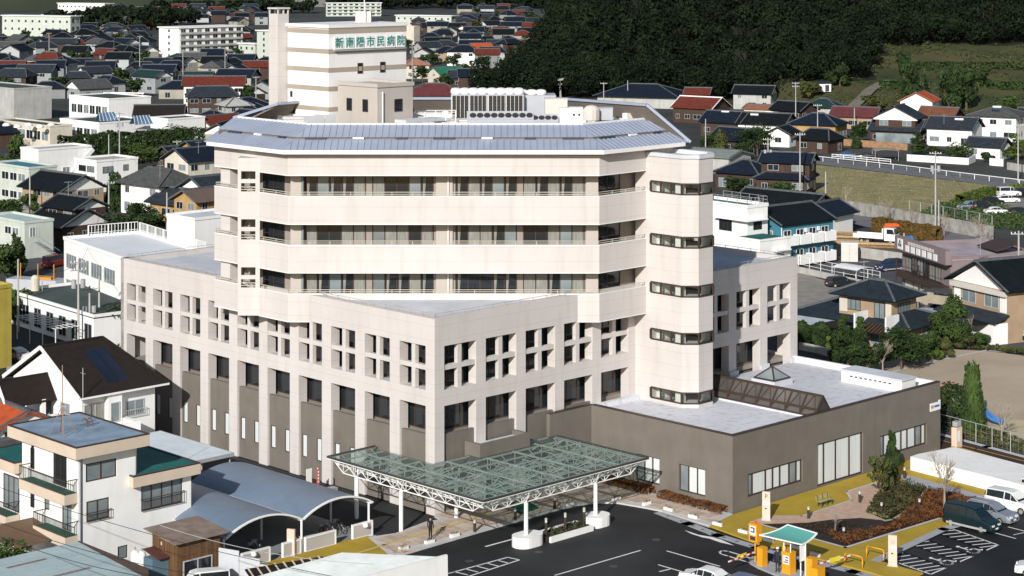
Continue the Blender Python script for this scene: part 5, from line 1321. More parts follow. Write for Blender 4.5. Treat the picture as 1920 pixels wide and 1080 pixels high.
for px, Y, w, h, m, lab, zz in ((1043, 189, 2.1, 3.15, M_ivory, 'beige plant cabin behind the white roof cabinets', 30.0), (1060, 187, 1.05, 2.5, M_wmetal, 'left tall white switch cabinet on the hospital roof', 29.9), (1081, 187, 1.15, 2.55, M_wmetal, 'white switch cabinet with two round gauges on the hospital roof', 29.9), (1134, 187.5, 1.5, 2.5, M_pale, 'grey louvred box right of the round roof tank', 29.9)):
    t = rooff('plant_cabinet', lab, 'cabinet', px, Y, 29.6, 'plant cabinets on the roof'); h += zz - 29.6
    MB().box(-w / 2, w / 2, 0, 1.3, 0, h).build('casing', m, t); MB().box(-w / 2 - .04, w / 2 + .04, -.04, 1.34, h, h + .06).build('lid', m, t)
    if 'gauges' in lab:
        for s in (-.25, .25): MB().tube((s, -.04, h - .6), (s, 0, h - .6), .12, 10).build('gauge', M_dmetal, t)
    if 'louvred' in lab:
        b = MB()
        for k in range(7): b.box(-.65, .65, -.04, 0, .4 + .2 * k, .5 + .2 * k)
        b.build('louvre', M_lou, t)
t = rooff('water_tank', 'round ivory water tank on legs on the hospital roof', 'water tank', 1109, 187, 30.35)
MB().lathe([(.3, .9), (.78, 1.0), (.8, 2.0), (.5, 2.3), (.15, 2.4)], 12).build('tank', M_ivory, t)
for k in range(4): a = R(45 + 90 * k); MB().tube((.6 * math.cos(a), .6 * math.sin(a), 0), (.6 * math.cos(a), .6 * math.sin(a), 1.05), .06).build('leg', M_gmetal, t)
t = rooff('roof_railing', 'white guard railing on the hospital roof between penthouse and cooling towers', 'railing', 778, 188, 29.6)
for y in (0, 2.2):
    for k in range(5): MB().box(.95 * k - .03, .95 * k + .03, y - .03, y + .03, 0, 2.4).build('post', M_wmetal, t)
    for z in (1.5, 1.95, 2.4): MB().bar((0, y, z), (3.8, y, z), .05).build('rail', M_wmetal, t)
t = rooff('roof_cabin', 'low white cabin on the hospital roof beside the guard railing', 'cabin', 826, 189, 29.6); MB().box(-2.4, 2.6, 0, 2, 0, 1.5).build('casing', M_ivory, t); MB().box(-2.5, 2.7, -.1, 2.1, 1.5, 1.6).build('lid', M_wmetal, t)
t = rooff('screen_panel', 'grey screen panels on the hospital roof in front of the plant tower', 'screen', 598, 183.5, 29.6)
for k in range(3): MB().box(-1.4 + .98 * k, -.45 + .98 * k, 0, .08, 0, 2.55 - .2 * (k == 0)).build('panel', M_gmetal, t)
t = rooff('duct_cover', 'low grey duct cover on the hospital roof at the plant tower foot', 'duct', 570, 186.5, 29.6); MB().box(-1.9, 1.6, 0, 1.6, 0, 1.9).build('casing', M_ivory, t); MB().box(-2.0, 1.7, -.1, 1.7, 1.9, 2.05).build('lid', M_deckb, t)
for px, py, lab, hh in ((693, 40, 'thin white aerial mast on the plant tower roof', 2.6),):
    t = thing('aerial_mast', lab, 'aerial', (*UV(13.0, 24.6), 40.1), 0); MB().tube((0, 0, 0), (0, 0, 3.2), .05).build('mast', M_wmetal, t); MB().box(-.9, .6, .5, 1.8, 0, 1.15).build('housing', M_ivory, t)
# ================================================================== near left: houses, shelters, roofs in front of the left facade
def at_uv(name, label, cat, u, v, z=0, rz=0, group=None): return thing(name, label, cat, (*UV(u, v), z), UA + rz, group)
# dark lane beside the left facade
sheet('service_lane', [UV(-7.4, -1), UV(-.45, -1), UV(-.45, 60), UV(-7.4, 60)], .006, mat('lane_dark', (.03, .031, .034), .9, .25, .4))
sheet('drain_cover', [UV(-4.6, 17), UV(-3.0, 17), UV(-3.0, 20), UV(-4.6, 20)], .012, M_conc)
sheet('shelter_floor', [UV(-23, -1.2), UV(-7.1, -1.2), UV(-7.1, 15.5), UV(-23, 15.5)], .01, mat('shelter_slab', (.26, .27, .28), .9, .15, .6))
# bicycle shelter: two barrel vaults side by side
BS = at_uv('bicycle_shelter', 'bicycle shelter with two blue-grey barrel vault roofs on white posts', 'shelter', -14.4, -.5)
M_vault = mat('vault_sheet', (.15, .20, .27), .45, .10, .25, .05, 6, spec=.45, dirt=.10)
def vault(x0, x1, y0, y1, z0, rise, name='vault_roof'):
    n = 14; b = MB(); e = MB(); w = (x1 - x0) / 2; rad = (w * w + rise * rise) / (2 * rise); a0 = math.asin(w / rad); cx = (x0 + x1) / 2; cz = z0 + rise - rad
    P = [(cx + rad * math.sin(-a0 + 2 * a0 * k / n), cz + rad * math.cos(-a0 + 2 * a0 * k / n)) for k in range(n + 1)]
    for (xa, za), (xb, zb_) in zip(P[:-1], P[1:]):
        b.poly([(xa, y0, za), (xb, y0, zb_), (xb, y1, zb_), (xa, y1, za)]); b.poly([(xa, y0, za - .04), (xa, y1, za - .04), (xb, y1, zb_ - .04), (xb, y0, zb_ - .04)])
        e.bar((xa, y0 - .04, za), (xb, y0 - .04, zb_), .16, .12)
    o = b.build(name, M_vault, BS, False); e.build('arch_rib', M_wmetal, o); return P
vault(-7.3, .02, 0, 15.2, 2.65, 1.0); vault(.1, 7.2, 0, 15.2, 2.65, 1.0)
for x in (-7.2, 0, 7.1):
    for y in ((0.05,) if x else (.05,)) + (5.2, 10.2, 15): 
        MB().tube((x - (.25 if y < 1 and x else 0), y, 0), (x - (.25 if y < 1 and x else 0), y, 2.62), .09, 8).build('post', M_wmetal, BS)
    MB().bar((x, 0, 2.62), (x, 15.2, 2.62), .16, .14).build('valley_beam', M_wmetal, BS)
MB().box(-7.2, 7.1, 15.1, 15.25, 0, 2.6).build('back_wall', M_grey, BS)
M_pan = mat('shelter_panel', (.44, .41, .39), .8, .06, .6)
for k, (x0, x1) in enumerate(((-5.9, -3.2), (-2.0, -.2), (.2, 3.3), (5.0, 7.1))):
    o = MB().box(x0 + .12, x1 - .12, -.16, -.02, .14, 1.12).build('screen_panel', M_pan, BS)
    MB().box(x0, x1, -.2, .02, 1.12, 1.24).box(x0, x0 + .12, -.2, .02, 0, 1.12).box(x1 - .12, x1, -.2, .02, 0, 1.12).box(x0 + .12, x1 - .12, -.2, .02, 0, .14).build('panel_frame', M_wmetal, o)
for x in (-4.9, 6.2):
    MB().lathe([(.05, 0), (.2, .08), (.22, .2), (.15, .36), (.02, .4)], 12, (x, -.35, .85)).build('globe_lamp', M_white, BS)
def bicycle(u, v, rz, label, m):
    t = at_uv('bicycle', label, 'bicycle', u, v, .01, rz, 'bicycles in the shelter')
    for x in (-.52, .52):
        b = MB()
        for k in range(14): a0, a1 = 2 * math.pi * k / 14, 2 * math.pi * (k + 1) / 14; b.bar((x + .32 * math.cos(a0), 0, .34 + .32 * math.sin(a0)), (x + .32 * math.cos(a1), 0, .34 + .32 * math.sin(a1)), .045)
        for k in range(5): a = math.pi * k / 5; b.bar((x - .31 * math.cos(a), 0, .34 - .31 * math.sin(a)), (x + .31 * math.cos(a), 0, .34 + .31 * math.sin(a)), .008)
        b.build('wheel', M_tyre, t)
    b = MB()
    for p, q in (((-.52, 0, .34), (-.1, 0, .32)), ((-.1, 0, .32), (-.22, 0, .82)), ((-.52, 0, .34), (-.2, 0, .72)), ((-.1, 0, .32), (.38, 0, .82)), ((-.2, 0, .7), (.36, 0, .78)), ((.36, 0, .95), (.52, 0, .34))): b.tube(p, q, .022, 6)
    b.build('frame', m, t); MB().box(-.34, -.1, -.07, .07, .82, .88).build('saddle', M_black, t)
    MB().bar((.34, -.28, 1.0), (.34, .28, 1.0), .03).build('handlebar', M_gmetal, t); MB().box(.45, .72, -.15, .15, .78, 1.0).build('basket', M_gmetal, t)
rb = paint('bike_red', (.25, .03, .03)); bb = paint('bike_black', (.03, .03, .03)); bs = paint('bike_silver', (.45, .45, .45))
for k, (u, v, lab, m) in enumerate(((-17.6, 1.4, 'dark bicycle parked in the left shelter opening beside the panel', bb), (-16.9, 1.8, 'silver bicycle parked in the left shelter opening', bs), (-10.3, 1.6, 'red bicycle parked in the right shelter opening', rb), (-9.6, 1.9, 'silver bicycle next to the right end shelter panel', bs), (-8.8, 1.7, 'dark bicycle next to the right end shelter panel', bb), (-13.3, 1.5, 'dark bicycle behind the middle shelter panel', bb))): bicycle(u, v, R(84 + k * 3), lab, m)
# pale flat canopy behind the shelter
t = at_uv('flat_canopy', 'pale blue flat carport roof between the white house and the shelter', 'carport', -9.4, 25.5)
ns = 8
M_pblue = mat('pale_blue_sheet', (.62, .70, .76), .5, .1, .4, spec=.4, dirt=.1)
for k in range(ns): MB().box(-3.0, 3.2, -5.8 + 11.4 * k / ns + .02, -5.8 + 11.4 * (k + 1) / ns - .02, 2.75, 2.82).build('roof_sheet', M_pblue, t)
MB().box(-3.05, 3.25, -5.95, -5.82, 2.55, 2.85).box(3.21, 3.3, -5.8, 5.6, 2.55, 2.85).build('edge_beam', M_gmetal, t)
for x in (-2.9, 0, 3.0):
    for y in (-5.6, 0, 5.4): MB().tube((x, y, 0), (x, y, 2.75), .07).build('post', M_gmetal, t)
MB().box(-2.9, 3.1, 5.5, 5.6, 0, 2.5).build('back_panel', M_grey, t)
# red hydrant box with its sign by the facade
t = at_uv('hydrant_box', 'red fire hydrant box with a red sign near the hospital wall', 'hydrant box', -3.6, 11.7)
MB().box(-.4, .4, -.25, .25, 0, .95).build('cabinet', mat('hydrant_red', (.60, .03, .02), .5, .05), t); MB().box(.45, .6, -.05, 0, .5, 1.0).box(.42, .72, -.05, 0, 1.0, 2.3).build('sign', mat('sign_red', (.62, .08, .04), .5), t)
MB().box(-.45, .15, .32, .36, .9, 2.4).build('notice', M_white, t); MB().tube((.57, .05, 0), (.57, .05, 2.4), .04).build('pole', M_wmetal, t)
for k in range(4): MB().box(.5, .64, -.056, -.05, 1.15 + .28 * k, 1.32 + .28 * k).build('character_block', M_white, t)
t = at_uv('meter_box', 'grey meter box standing between shelter and canopy posts', 'box', -3.2, 9.6); MB().box(-.4, .4, -.3, .3, 0, 1.1).build('cabinet', M_gmetal, t); MB().box(-.42, .42, -.32, .32, 1.1, 1.15).build('lid', M_gmetal, t)

# --- three-storey white house with beige slabs
A3 = thing('white_house', 'white three-storey house with beige roof slabs and blue flat roof', 'house', (*AT(150, 151), 0), R(43.5))
def holed(L, z0, z1, hs, y=0.0, x0=0.0): return MB().holes(L, z0, z1, .25, hs).xf(Matrix.Translation((x0, y, 0)))
# local x runs right and away along the right face, local y runs left and away
RW1 = (.55, 2.55, 4.0, 5.55); RW2 = (5.4, 9.2, 3.9, 6.0)
holed(10.0, 0, 6.0, [RW1, RW2, (3.3, 4.2, .6, 1.6), (6.6, 9.4, .1, 2.2)]).build('wall', M_white, A3)
holed(4.9, 6.0, 9.1, [(.5, 3.2, 7.0, 8.4)]).build('wall', M_white, A3)
LWs = [(8.5 - 2.3, 8.5 - .9, 3.3, 5.3), (8.5 - 3.7, 8.5 - 2.2 + .0, 6.3, 8.6), (1.0, 1.7, 3.9, 5.6)]
m = MB().holes(8.5, 0, 9.1, .25, [(5.9, 7.3, 3.1, 5.2), (4.6, 6.6, 6.3, 8.7), (3.3, 4.1, 4.1, 5.4)]); m.xf(Matrix.Translation((0, 8.5, 0)) @ Matrix.Rotation(R(-90), 4, 'Z')); m.build('wall', M_white, A3)
MB().box(4.9, 5.15, .25, 8.5, 6.0, 9.1).box(9.75, 10, .25, 8.5, 0, 6.0).box(.25, 9.75, 8.25, 8.5, 0, 6.0).build('wall', M_white, A3)
MB().box(.25, 9.75, .25, 8.25, 2.9, 3.1).box(.25, 4.9, .25, 8.25, 6.0, 6.2).build('floor_slab', M_white, A3)
dark = M_brownfr
for x0, x1, z0, z1 in (RW1, RW2): window(A3, (x0 + x1) / 2, .12, z0, x1 - x0, z1 - z0, 0, dark, M_glassb, 2 if x0 < 1 else 4, rail=True, t=.09)
window(A3, 1.85, .12, 7.0, 2.7, 1.4, 0, dark, M_glassb, 2, t=.09); window(A3, 3.75, .12, .6, .9, 1.0, 0, dark, M_glassb, 1); window(A3, 8.0, .12, .1, 2.8, 2.1, 0, dark, M_glass, 2)
window(A3, .12, 8.5 - 6.6, 3.1, 1.4, 2.1, RZL, dark, M_glassb, 2); window(A3, .12, 8.5 - 5.6, 6.3, 2.0, 2.4, RZL, dark, M_glass, 2); window(A3, .12, 8.5 - 3.7, 4.1, .8, 1.3, RZL, dark, M_glassb, 1)
for z in (3.9, 6.9):                                   # narrow arched windows
    b = MB().poly([(0, -.25, 0), (0, .25, 0), (0, .25, 1.5), (0, .2, 1.7), (0, .0, 1.85), (0, -.2, 1.7), (0, -.25, 1.5)]).xf(Matrix.Translation((-.015, 6.9, z))); o = b.build('arched_window', M_glass, A3)
    MB().box(-.05, 0, 6.62, 6.66, z, z + 1.55).box(-.05, 0, 7.14, 7.18, z, z + 1.55).box(-.05, 0, 6.66, 7.14, z - .04, z).build('frame', dark, o)
MB().tube((-.08, -.08, 0), (-.08, -.08, 9.0), .1).build('drainpipe', M_pale, A3)
def deck(x0, x1, y0, y1, z, th, roofm, name='roof_slab'):
    o = MB().box(x0, x1, y0, y1, z, z + th).build(name, M_beige, A3)
    MB().box(x0 + .18, x1 - .18, y0 + .18, y1 - .18, z + th, z + th + .02).build('roof_surface', roofm, o)
    MB().box(x0, x1, y0, y0 + .16, z + th, z + th + .1).box(x0, x1, y1 - .16, y1, z + th, z + th + .1).box(x0, x0 + .16, y0 + .16, y1 - .16, z + th, z + th + .1).box(x1 - .16, x1, y0 + .16, y1 - .16, z + th, z + th + .1).build('roof_rim', M_brownfr, o)
M_blue = mat('blue_roof_coat', (.25, .34, .43), .7, .3, .5, detail=7, dirt=.15); M_green = mat('green_roof_coat', (.012, .12, .11), .8, .2, .5)
deck(-.9, 5.6, -.9, 9.2, 9.1, .85, M_blue); deck(4.3, 10.5, -.6, 8.6, 6.0, .8, M_green)
MB().box(-.95, .0, .9, 1.0, 0, .1).build('step', M_beige, A3)
M_greend = mat('green_balcony_floor', (.02, .10, .06), .9)
def balcony(y0, y1, z, dep=1.15, parent=A3, h=1.05, fl=.75):
    o = MB().box(-dep, -.01, y0, y1, z - fl, z).build('balcony', M_beige, parent); MB().box(-dep + .1, -.02, y0 + .1, y1 - .1, z, z + .015).build('balcony_floor', M_greend, o)
    r = MB(); n = int((y1 - y0) / .16)
    for k in range(n + 1): r.box(-dep + .03, -dep + .055, y0 + (y1 - y0) * k / n - .012, y0 + (y1 - y0) * k / n + .012, z, z + h)
    for s, y in ((0, y0 + .03), (1, y1 - .03)):
        for k in range(7): r.box(-dep + .16 * k + .03, -dep + .16 * k + .055, y - .012, y + .012, z, z + h)
        r.bar((-dep + .04, y, z + h), (-.02, y, z + h), .06)
    r.bar((-dep + .04, y0, z + h), (-dep + .04, y1, z + h), .06).bar((-dep + .04, y0, z + .1), (-dep + .04, y1, z + .1), .04); r.build('railing', M_dmetal, o)
balcony(.3, 7.0, 6.25); balcony(.2, 4.9, 3.1)
# lower left wing with its own terrace
MB().box(0.05, 6.0, 8.52, 13.5, 0, 6.2).build('wing_wall', M_white, A3); deck(-.6, 6.2, 8.65, 14, 6.2, .8, M_green, 'wing_slab')
window(A3, .05, 10.2, 3.0, 2.4, 2.7, RZL, dark, M_glassb, 3, t=.09); balcony(8.9, 13.4, 2.9, 1.2)
# aerial on its roof
t = thing('roof_aerial', 'rusty lattice aerial mast on the blue roof of the white three-storey house', 'aerial', (*UV(0, 0), 0)); t.location = Vector((*G(117, 814, 10), 10.0)); b = MB()
for k in range(4): a = R(90 * k + 20); b.tube((1.0 * math.cos(a), 1.0 * math.sin(a), 0), (.12 * math.cos(a), .12 * math.sin(a), 2.0), .03, 5)
b.tube((0, 0, 0), (0, 0, 5.3), .04, 6); b.build('mast', mat('rusty_steel', (.30, .20, .15), .8, .3, 4), t); MB().box(-.6, .6, -.03, .03, 1.5, 1.56).box(-.35, .35, -.03, .03, 2.1, 2.16).build('cross_rod', M_gmetal, t)
t = thing('vent_pipes', 'pair of bent brown vent pipes at the blue roof edge', 'pipe', (*G(163, 800, 10), 9.9), R(40)); b = MB()
for x in (0, .45): b.path([(x, 0, -.8), (x, 0, .5), (x - .12, 0, .72), (x - .3, 0, .76), (x - .42, 0, .6)], .06, 6)
b.build('pipe', mat('pipe_brown', (.16, .10, .07), .6), t)
# --- white house with the steep dark roof
B2 = at_uv('white_gabled_house', 'white stucco house with a steep dark brown roof beside the hospital', 'house', -8.6, 40)
wl = MB().box(-4.0, 3.9, -6.0, 6.0, 0, 6.6).build('wall', M_white, B2)
ro = MB(); e = 6.75; zr = 10.3; ez = 6.55
ro.slab([(-4.7, -e, ez), (4.9, -e, ez), (2.0, 0, zr), (-4.7, 0, zr)], .18); ro.slab([(4.9, e, ez), (-4.7, e, ez), (-4.7, 0, zr), (2.0, 0, zr)], .18); ro.slab([(4.9, -e, ez), (4.9, e, ez), (2.0, 0, zr)], .18)
r_ = ro.build('roof', M_browns, B2); MB().bar((-4.7, 0, zr + .05), (2.0, 0, zr + .05), .3, .12).bar((4.9, -e, ez + .05), (2, 0, zr + .08), .22, .1).build('ridge_flashing', M_browns, r_)
MB().poly([(-4.02, -6, 6.6), (-4.02, 6, 6.6), (-4.02, .0, 9.95)]).build('gable', M_white, B2)
b = MB(); b.bar((-4.72, -e, ez - .05), (-4.72, 0, zr - .05), .1, .34).bar((-4.72, e, ez - .05), (-4.72, 0, zr - .05), .1, .34).bar((-4.7, -e - .05, ez - .08), (4.95, -e - .05, ez - .08), .14, .16).bar((4.95, -e, ez - .08), (4.95, e, ez - .08), .14, .16); b.build('gutter', M_wmetal, r_)
MB().box(-1.6, -.1, -6.6, -6.001, 2.9, 6.5).build('bay_wall', M_white, B2)
window(B2, -2.6, -6.0, 3.5, 2.4, 2.2, 0, M_alu, M_curtain, 2, t=.08); window(B2, -.85, -6.6, 3.8, 1.0, 1.8, 0, M_alu, M_glassb, 1, t=.08); window(B2, 1.7, -6.0, 3.9, 2.0, 1.45, 0, M_alu, M_glassb, 2, rail=True, t=.08); window(B2, 3.2, -6.0, .5, .7, .9, 0, M_alu, M_glass, 1)
window(B2, -4.0, -3.2, 3.3, 1.6, 2.2, RZL, M_alu, M_glassb, 2, t=.08)
o = MB().box(-4.0, .6, -8.6, -8.42, 0, 4.0).box(-.0, .6, -8.42, -6.002, 0, 4.0).build('terrace_wall', M_white, B2); MB().box(-4.0, 0, -8.4, -6.02, 2.7, 2.85).build('terrace_floor', M_conc, B2)
for k in range(2): MB().slab([(-.9 + 1.15 * k, -5.6, 7.2), (.2 + 1.15 * k, -5.6, 7.2), (.2 + 1.15 * k, -1.4, 9.63), (-.9 + 1.15 * k, -1.4, 9.63)], .06).build('solar_panel', glassmat('navy_panel', (.012, .018, .035), .25), B2)
# porch with its own small gable
p = MB(); p.slab([(-9.3, -1.9, 5.6), (-4.1, -1.9, 5.6), (-4.1, -.2, 7.9), (-9.3, -.2, 7.9)], .15); p.slab([(-4.1, 1.5, 5.6), (-9.3, 1.5, 5.6), (-9.3, -.2, 7.9), (-4.1, -.2, 7.9)], .15); p.build('porch_roof', M_browns, B2)
MB().bar((-9.35, -1.95, 5.55), (-9.35, -.2, 7.85), .1, .3).bar((-9.35, 1.55, 5.55), (-9.35, -.2, 7.85), .1, .3).build('verge', M_wmetal, B2)
MB().poly([(-8.9, -1.6, 5.7), (-8.9, 1.2, 5.7), (-8.9, -.2, 7.7)]).build('porch_gable', M_white, B2)
for x, y in ((-8.9, -1.6), (-8.9, 1.2), (-5.4, -1.6)): MB().box(x - .2, x + .2, y - .2, y + .2, 0, 5.8).build('porch_column', M_white, B2)
MB().box(-9.1, -4.02, -2.0, -1.75, 0, 4.3).box(-9.1, -8.85, -1.75, 3.5, 0, 4.1).build('balcony_wall', M_white, B2); MB().box(-8.8, -4.05, -1.7, 3.4, 3.0, 3.2).build('balcony_floor', M_conc, B2)
window(B2, -4.0, -.2, 3.4, 1.4, 2.2, RZL, M_alu, M_glassb, 2)
t = at_uv('striped_awning', 'brown and white striped awning over the left balcony of the gabled house', 'awning', -18.4, 38.6, 3.2)
for k in range(9): MB().slab([(-1.4, -1.8 + .4 * k, .0), (1.6, -1.8 + .4 * k, 1.5), (1.6, -1.42 + .4 * k, 1.5), (-1.4, -1.42 + .4 * k, .0)], .04).build('stripe', M_brownfr if k % 2 else M_white, t)
t = at_uv('tv_aerial', 'thin mast aerial in front of the gabled house roof', 'aerial', -13.0, 33.2, 0); MB().tube((0, 0, 0), (0, 0, 9.3), .04).build('mast', M_gmetal, t); MB().bar((0, -.4, 8.8), (0, .4, 8.8), .03).build('element', M_gmetal, t)
# orange and grey small roofs at the left edge
house(20, 905, 6, 7, 4.6, 40, 'gable', M_oranget, M_white, 'small house with an orange roof at the left edge behind the white house', xy=G(15, 795, 4.2), st=2, pitch=.4)
house(-20, 930, 7, 6, 3.6, 40, 'gable', M_greyt, M_grey, 'grey roofed lean-to below the orange roof at the left edge', xy=G(-25, 845, 3.8), st=1, pitch=.25, win=False)
t = thing('brown_awning', 'brown awning roof over the garden beside the white three-storey house', 'awning', (*G(48, 1002, 2.6), 2.6), R(43)); MB().slab([(-2.6, -2.6, 0), (2.4, -2.6, 0), (2.4, 2.2, .5), (-2.6, 2.2, .5)], .06).build('sheet', mat('brown_sheet', (.16, .10, .06), .8, .1), t)
for x in (-2.4, 2.2):
    for y in (-2.4, 2.0): MB().tube((x, y, -2.6), (x, y, .1), .06).build('post', M_wmetal, t)
tree(18, 1085, 3.4, 4.2, 'bushy', L_mid, 'bushy garden tree at the lower left below the brown awning', seed=8, n=1900, name='garden_tree')
lowwall([G(-40, 1066), G(50, 1045), G(92, 1036)], .2, 1.6, M_white, 'white garden wall below the brown awning')
# --- brown plank shed
SH = thing('wooden_shed', 'brown plank shed with a rusty flat metal roof', 'shed', (*AT(333, 148), 0), R(43.5))
MB().box(.02, 3.8, .02, 3.3, 0, 3.4).build('core', M_wood, SH)
for k in range(11): MB().box(3.8 * k / 11 + .015, 3.8 * (k + 1) / 11 - .015, -.03 - .008 * (k % 3), .018, 0 if not 1 <= k <= 8 else 2.0, 3.4).build('plank', M_wood, SH)
for k in range(11):
    if 1 <= k <= 8: MB().box(3.8 * k / 11 + .015, 3.8 * (k + 1) / 11 - .015, -.03, .018, 0, .55).build('plank', M_wood, SH)
for k in range(10): MB().box(-.03 - .008 * (k % 3), .018, 3.3 * k / 10 + .015, 3.3 * (k + 1) / 10 - .015, 0, 3.45).build('plank', M_wood, SH)
window(SH, 1.75, -.03, .6, 2.6, 1.4, 0, M_alu, M_glass, 2, t=.09); MB().box(-.02, 3.85, -.07, -.045, 2.35, 2.5).build('batten', M_wood, SH)
M_rust = mat('rusty_sheet', (.24, .185, .15), .8, .3, 1.2, .1, 8, detail=8)
for k in range(2): MB().slab([(-.5 + 2.45 * k, -.45, 3.52), (1.93 + 2.45 * k, -.45, 3.52), (1.93 + 2.45 * k, 3.8, 3.85), (-.5 + 2.45 * k, 3.8, 3.85)], .08).build('roof_sheet', M_rust, SH)
MB().box(-.045, -.03, 1.9, 2.15, 2.85, 3.1).build('vent', M_beige, SH)
t = thing('gas_cylinder', 'left white gas cylinder beside the brown shed', 'gas cylinder', (*G(253, 1085), 0.6)); MB().lathe([(.3, 0), (.32, .1), (.32, 1.3), (.2, 1.5), (.08, 1.55)], 12).build('body', M_white, t, True); MB().tube((0, 0, 1.55), (0, 0, 1.75), .09, 8).build('valve', M_gmetal, t)
t2 = copy_tree(t); t2['label'] = 'right white gas cylinder beside the brown shed'; t2.location = (*G(266, 1087), .6)
t = thing('water_heater', 'blue grey metal tank cover beside the shed', 'tank', (*G(297, 1098), 0), R(43)); MB().box(-.9, .9, -.6, .6, 0, 2.2).build('casing', mat('tank_blue', (.12, .19, .24), .5, .2), t); MB().slab([(-.6, -.9, 2.25), (1.4, -.9, 2.25), (1.4, 1.2, 2.6), (-.6, 1.2, 2.6)], .06).build('lid', mat('rust_red_sheet', (.13, .05, .035), .85, .3), t)
# --- rusty pale blue roof at the lower left corner
RL = thing('tin_roof_building', 'low building with a pale blue rust-streaked metal roof at the lower left', 'building', (*G(145, 1013, 4.0), 0), R(43.5))
M_tin = mat('rusted_pale_tin', (.42, .52, .53), .6, .2, .5, col2=(.34, .43, .46), stretch=(.4, 2.2, 1), dirt=.1, detail=8)
MB().box(-13, -.3, -9.2, -.3, 0, 3.2).build('wall', M_white, RL)
for k in range(14):
    y1, y0 = -.02 - .62 * k, -.62 * (k + 1) + .02
    MB().slab([(-13.4, y0, 3.3 + .045 * (14 - k - 1)), (0, y0, 3.3 + .045 * (14 - k - 1)), (0, y1, 3.3 + .045 * (14 - k)), (-13.4, y1, 3.3 + .045 * (14 - k))], .05).build('roof_sheet', M_tin, RL)
for k in range(6):
    yy = -.66 * (5 * k % 13 + 1); MB().bar((-12 + k * 1.7, yy, 3.98 - .045 * (5 * k % 13)), (-8.6 + k * 1.6, yy, 3.98 - .045 * (5 * k % 13)), .09, .03).build('rusted_seam', mat('rust_orange', (.30, .13, .06), .9, .3, 3), RL)
MB().box(.02, .12, -9.3, 0, 3.0, 3.95).build('gutter', M_brownfr, RL)
# --- white corrugated roof at the bottom centre
A_, B_ = Vector((*G(640, 1037, 3.9), 3.9)), Vector((*G(835, 1045.5, 4.0), 4.0)); D_ = Vector((-8.6, -7.2, -.45))
RC = thing('corrugated_roof_building', 'low building with a white corrugated roof at the bottom centre', 'building', (B_.x, B_.y, 0)); O_ = Vector((B_.x, B_.y, 0))
M_wcor = mat('white_corrugated', (.66, .70, .68), .7, .1, .5, dirt=.12); n = 13
for k in range(n):
    b = MB()
    for j in range(4):
        p, q, m_ = [A_.lerp(B_, (k + (j + e) / 4) / n) - O_ for e in (0, 1, .5)]; m_ = m_ + Vector((0, 0, .06))
        b.poly([p + D_, m_ + D_, m_, p]); b.poly([m_ + D_, q + D_, q, m_])
    b.build('roof_sheet', M_wcor, RC)
E_ = B_ + Vector((.12, .02, .12)) - O_; MB().prism([(A_ - O_).xy, (B_ - O_).xy, (B_ + D_ - O_).xy, (A_ + D_ - O_).xy], 0, 3.3).build('wall', M_white, RC)
MB().bar(E_ - Vector((0, 0, 2)), E_ + D_ * 1.05 - Vector((0, 0, 1.7)), .22, 4.2).build('end_wall', M_white, RC)
t = thing('brown_tile_ridge', 'short dark brown tiled roof edge with pale battens at the bottom', 'roof', (*G(548, 1066, 3.2), 0), R(30))
MB().slab([(-3.4, -1.3, 3.0), (2.6, -1.3, 3.0), (2.6, .5, 3.55), (-3.4, .5, 3.55)], .1).build('tiles', M_browns, t)
for k in range(9): MB().bar((-3.2 + .68 * k, -1.3, 3.06), (-3.2 + .68 * k, .5, 3.62), .09, .07).build('batten', M_beige, t)
MB().box(-3.3, 2.5, -1.2, .3, 0, 2.95).build('wall', M_cream, t)
t = thing('brush_heap', 'small heap of dry branches lying on the white corrugated roof', 'branches', (*G(750, 1036, 4.05), 4.05)); b = MB(); rr = random.Random(5)
for k in range(16): a = rr.uniform(0, 6.28); b.tube((rr.uniform(-.5, .5), rr.uniform(-.3, .3), .02), (1.2 * math.cos(a), .7 * math.sin(a), rr.uniform(.02, .9)), .018, 4)
b.build('branches', leafmat('dry_branch', (.42, .26, .14), (.2, .12, .07)), t)
t = thing('panel_fence', 'tall pale grey panel fence below the bicycle shelter', 'fence', (*G(410, 1092), 0), 0)
a, c = Vector(G(410, 1092)), Vector(G(512, 1110)); d = c - a; t.rotation_euler.z = math.atan2(d.y, d.x)
for k in range(3): MB().box(d.length * 1.15 * k / 3 + .02, d.length * 1.15 * (k + 1) / 3 - .02, -.03, .03, 0, 2.6 - .35 * k).build('panel', mat('pale_panel', (.52, .54, .57), .6, .06), t)
for k in range(4): MB().box(d.length * 1.15 * k / 3 - .04, d.length * 1.15 * k / 3 + .04, .04, .12, 0, 2.5 - .3 * k).build('post', M_gmetal, t)
car('micro', paint('white', (.78, .78, .76)), G(388, 1112), R(200), 'small white van roof at the bottom edge below the shed', 'van')
# overhead wires across the lower left corner
for k, (p, q, za, zb2) in enumerate((((-40, 965), (420, 1086), 9.0, 8.0), ((-40, 990), (330, 1090), 8.6, 7.6), ((-40, 900), (640, 1084), 10, 9.0), ((300, 985), (700, 1058), 8.0, 8.0))):
    A_ = Vector((*G(*p, za), za)); B_ = Vector((*G(*q, zb2), zb2)); b = MB(); pts = [A_.lerp(B_, i / 10) - Vector((0, 0, .5 * (1 - (i / 5 - 1) ** 2))) for i in range(11)]; b.path([tuple(x - A_) for x in pts], .022, 4)
    tag(b.build('overhead_wire', M_black if k < 3 else M_gmetal, None, False, tuple(A_)), ['lowest dark overhead wire crossing the lower left corner', 'middle dark overhead wire crossing the pale tin roof', 'uppermost dark overhead wire crossing the lower left', 'thin pale overhead wire in front of the shed'][k], 'wire', 'overhead wires')
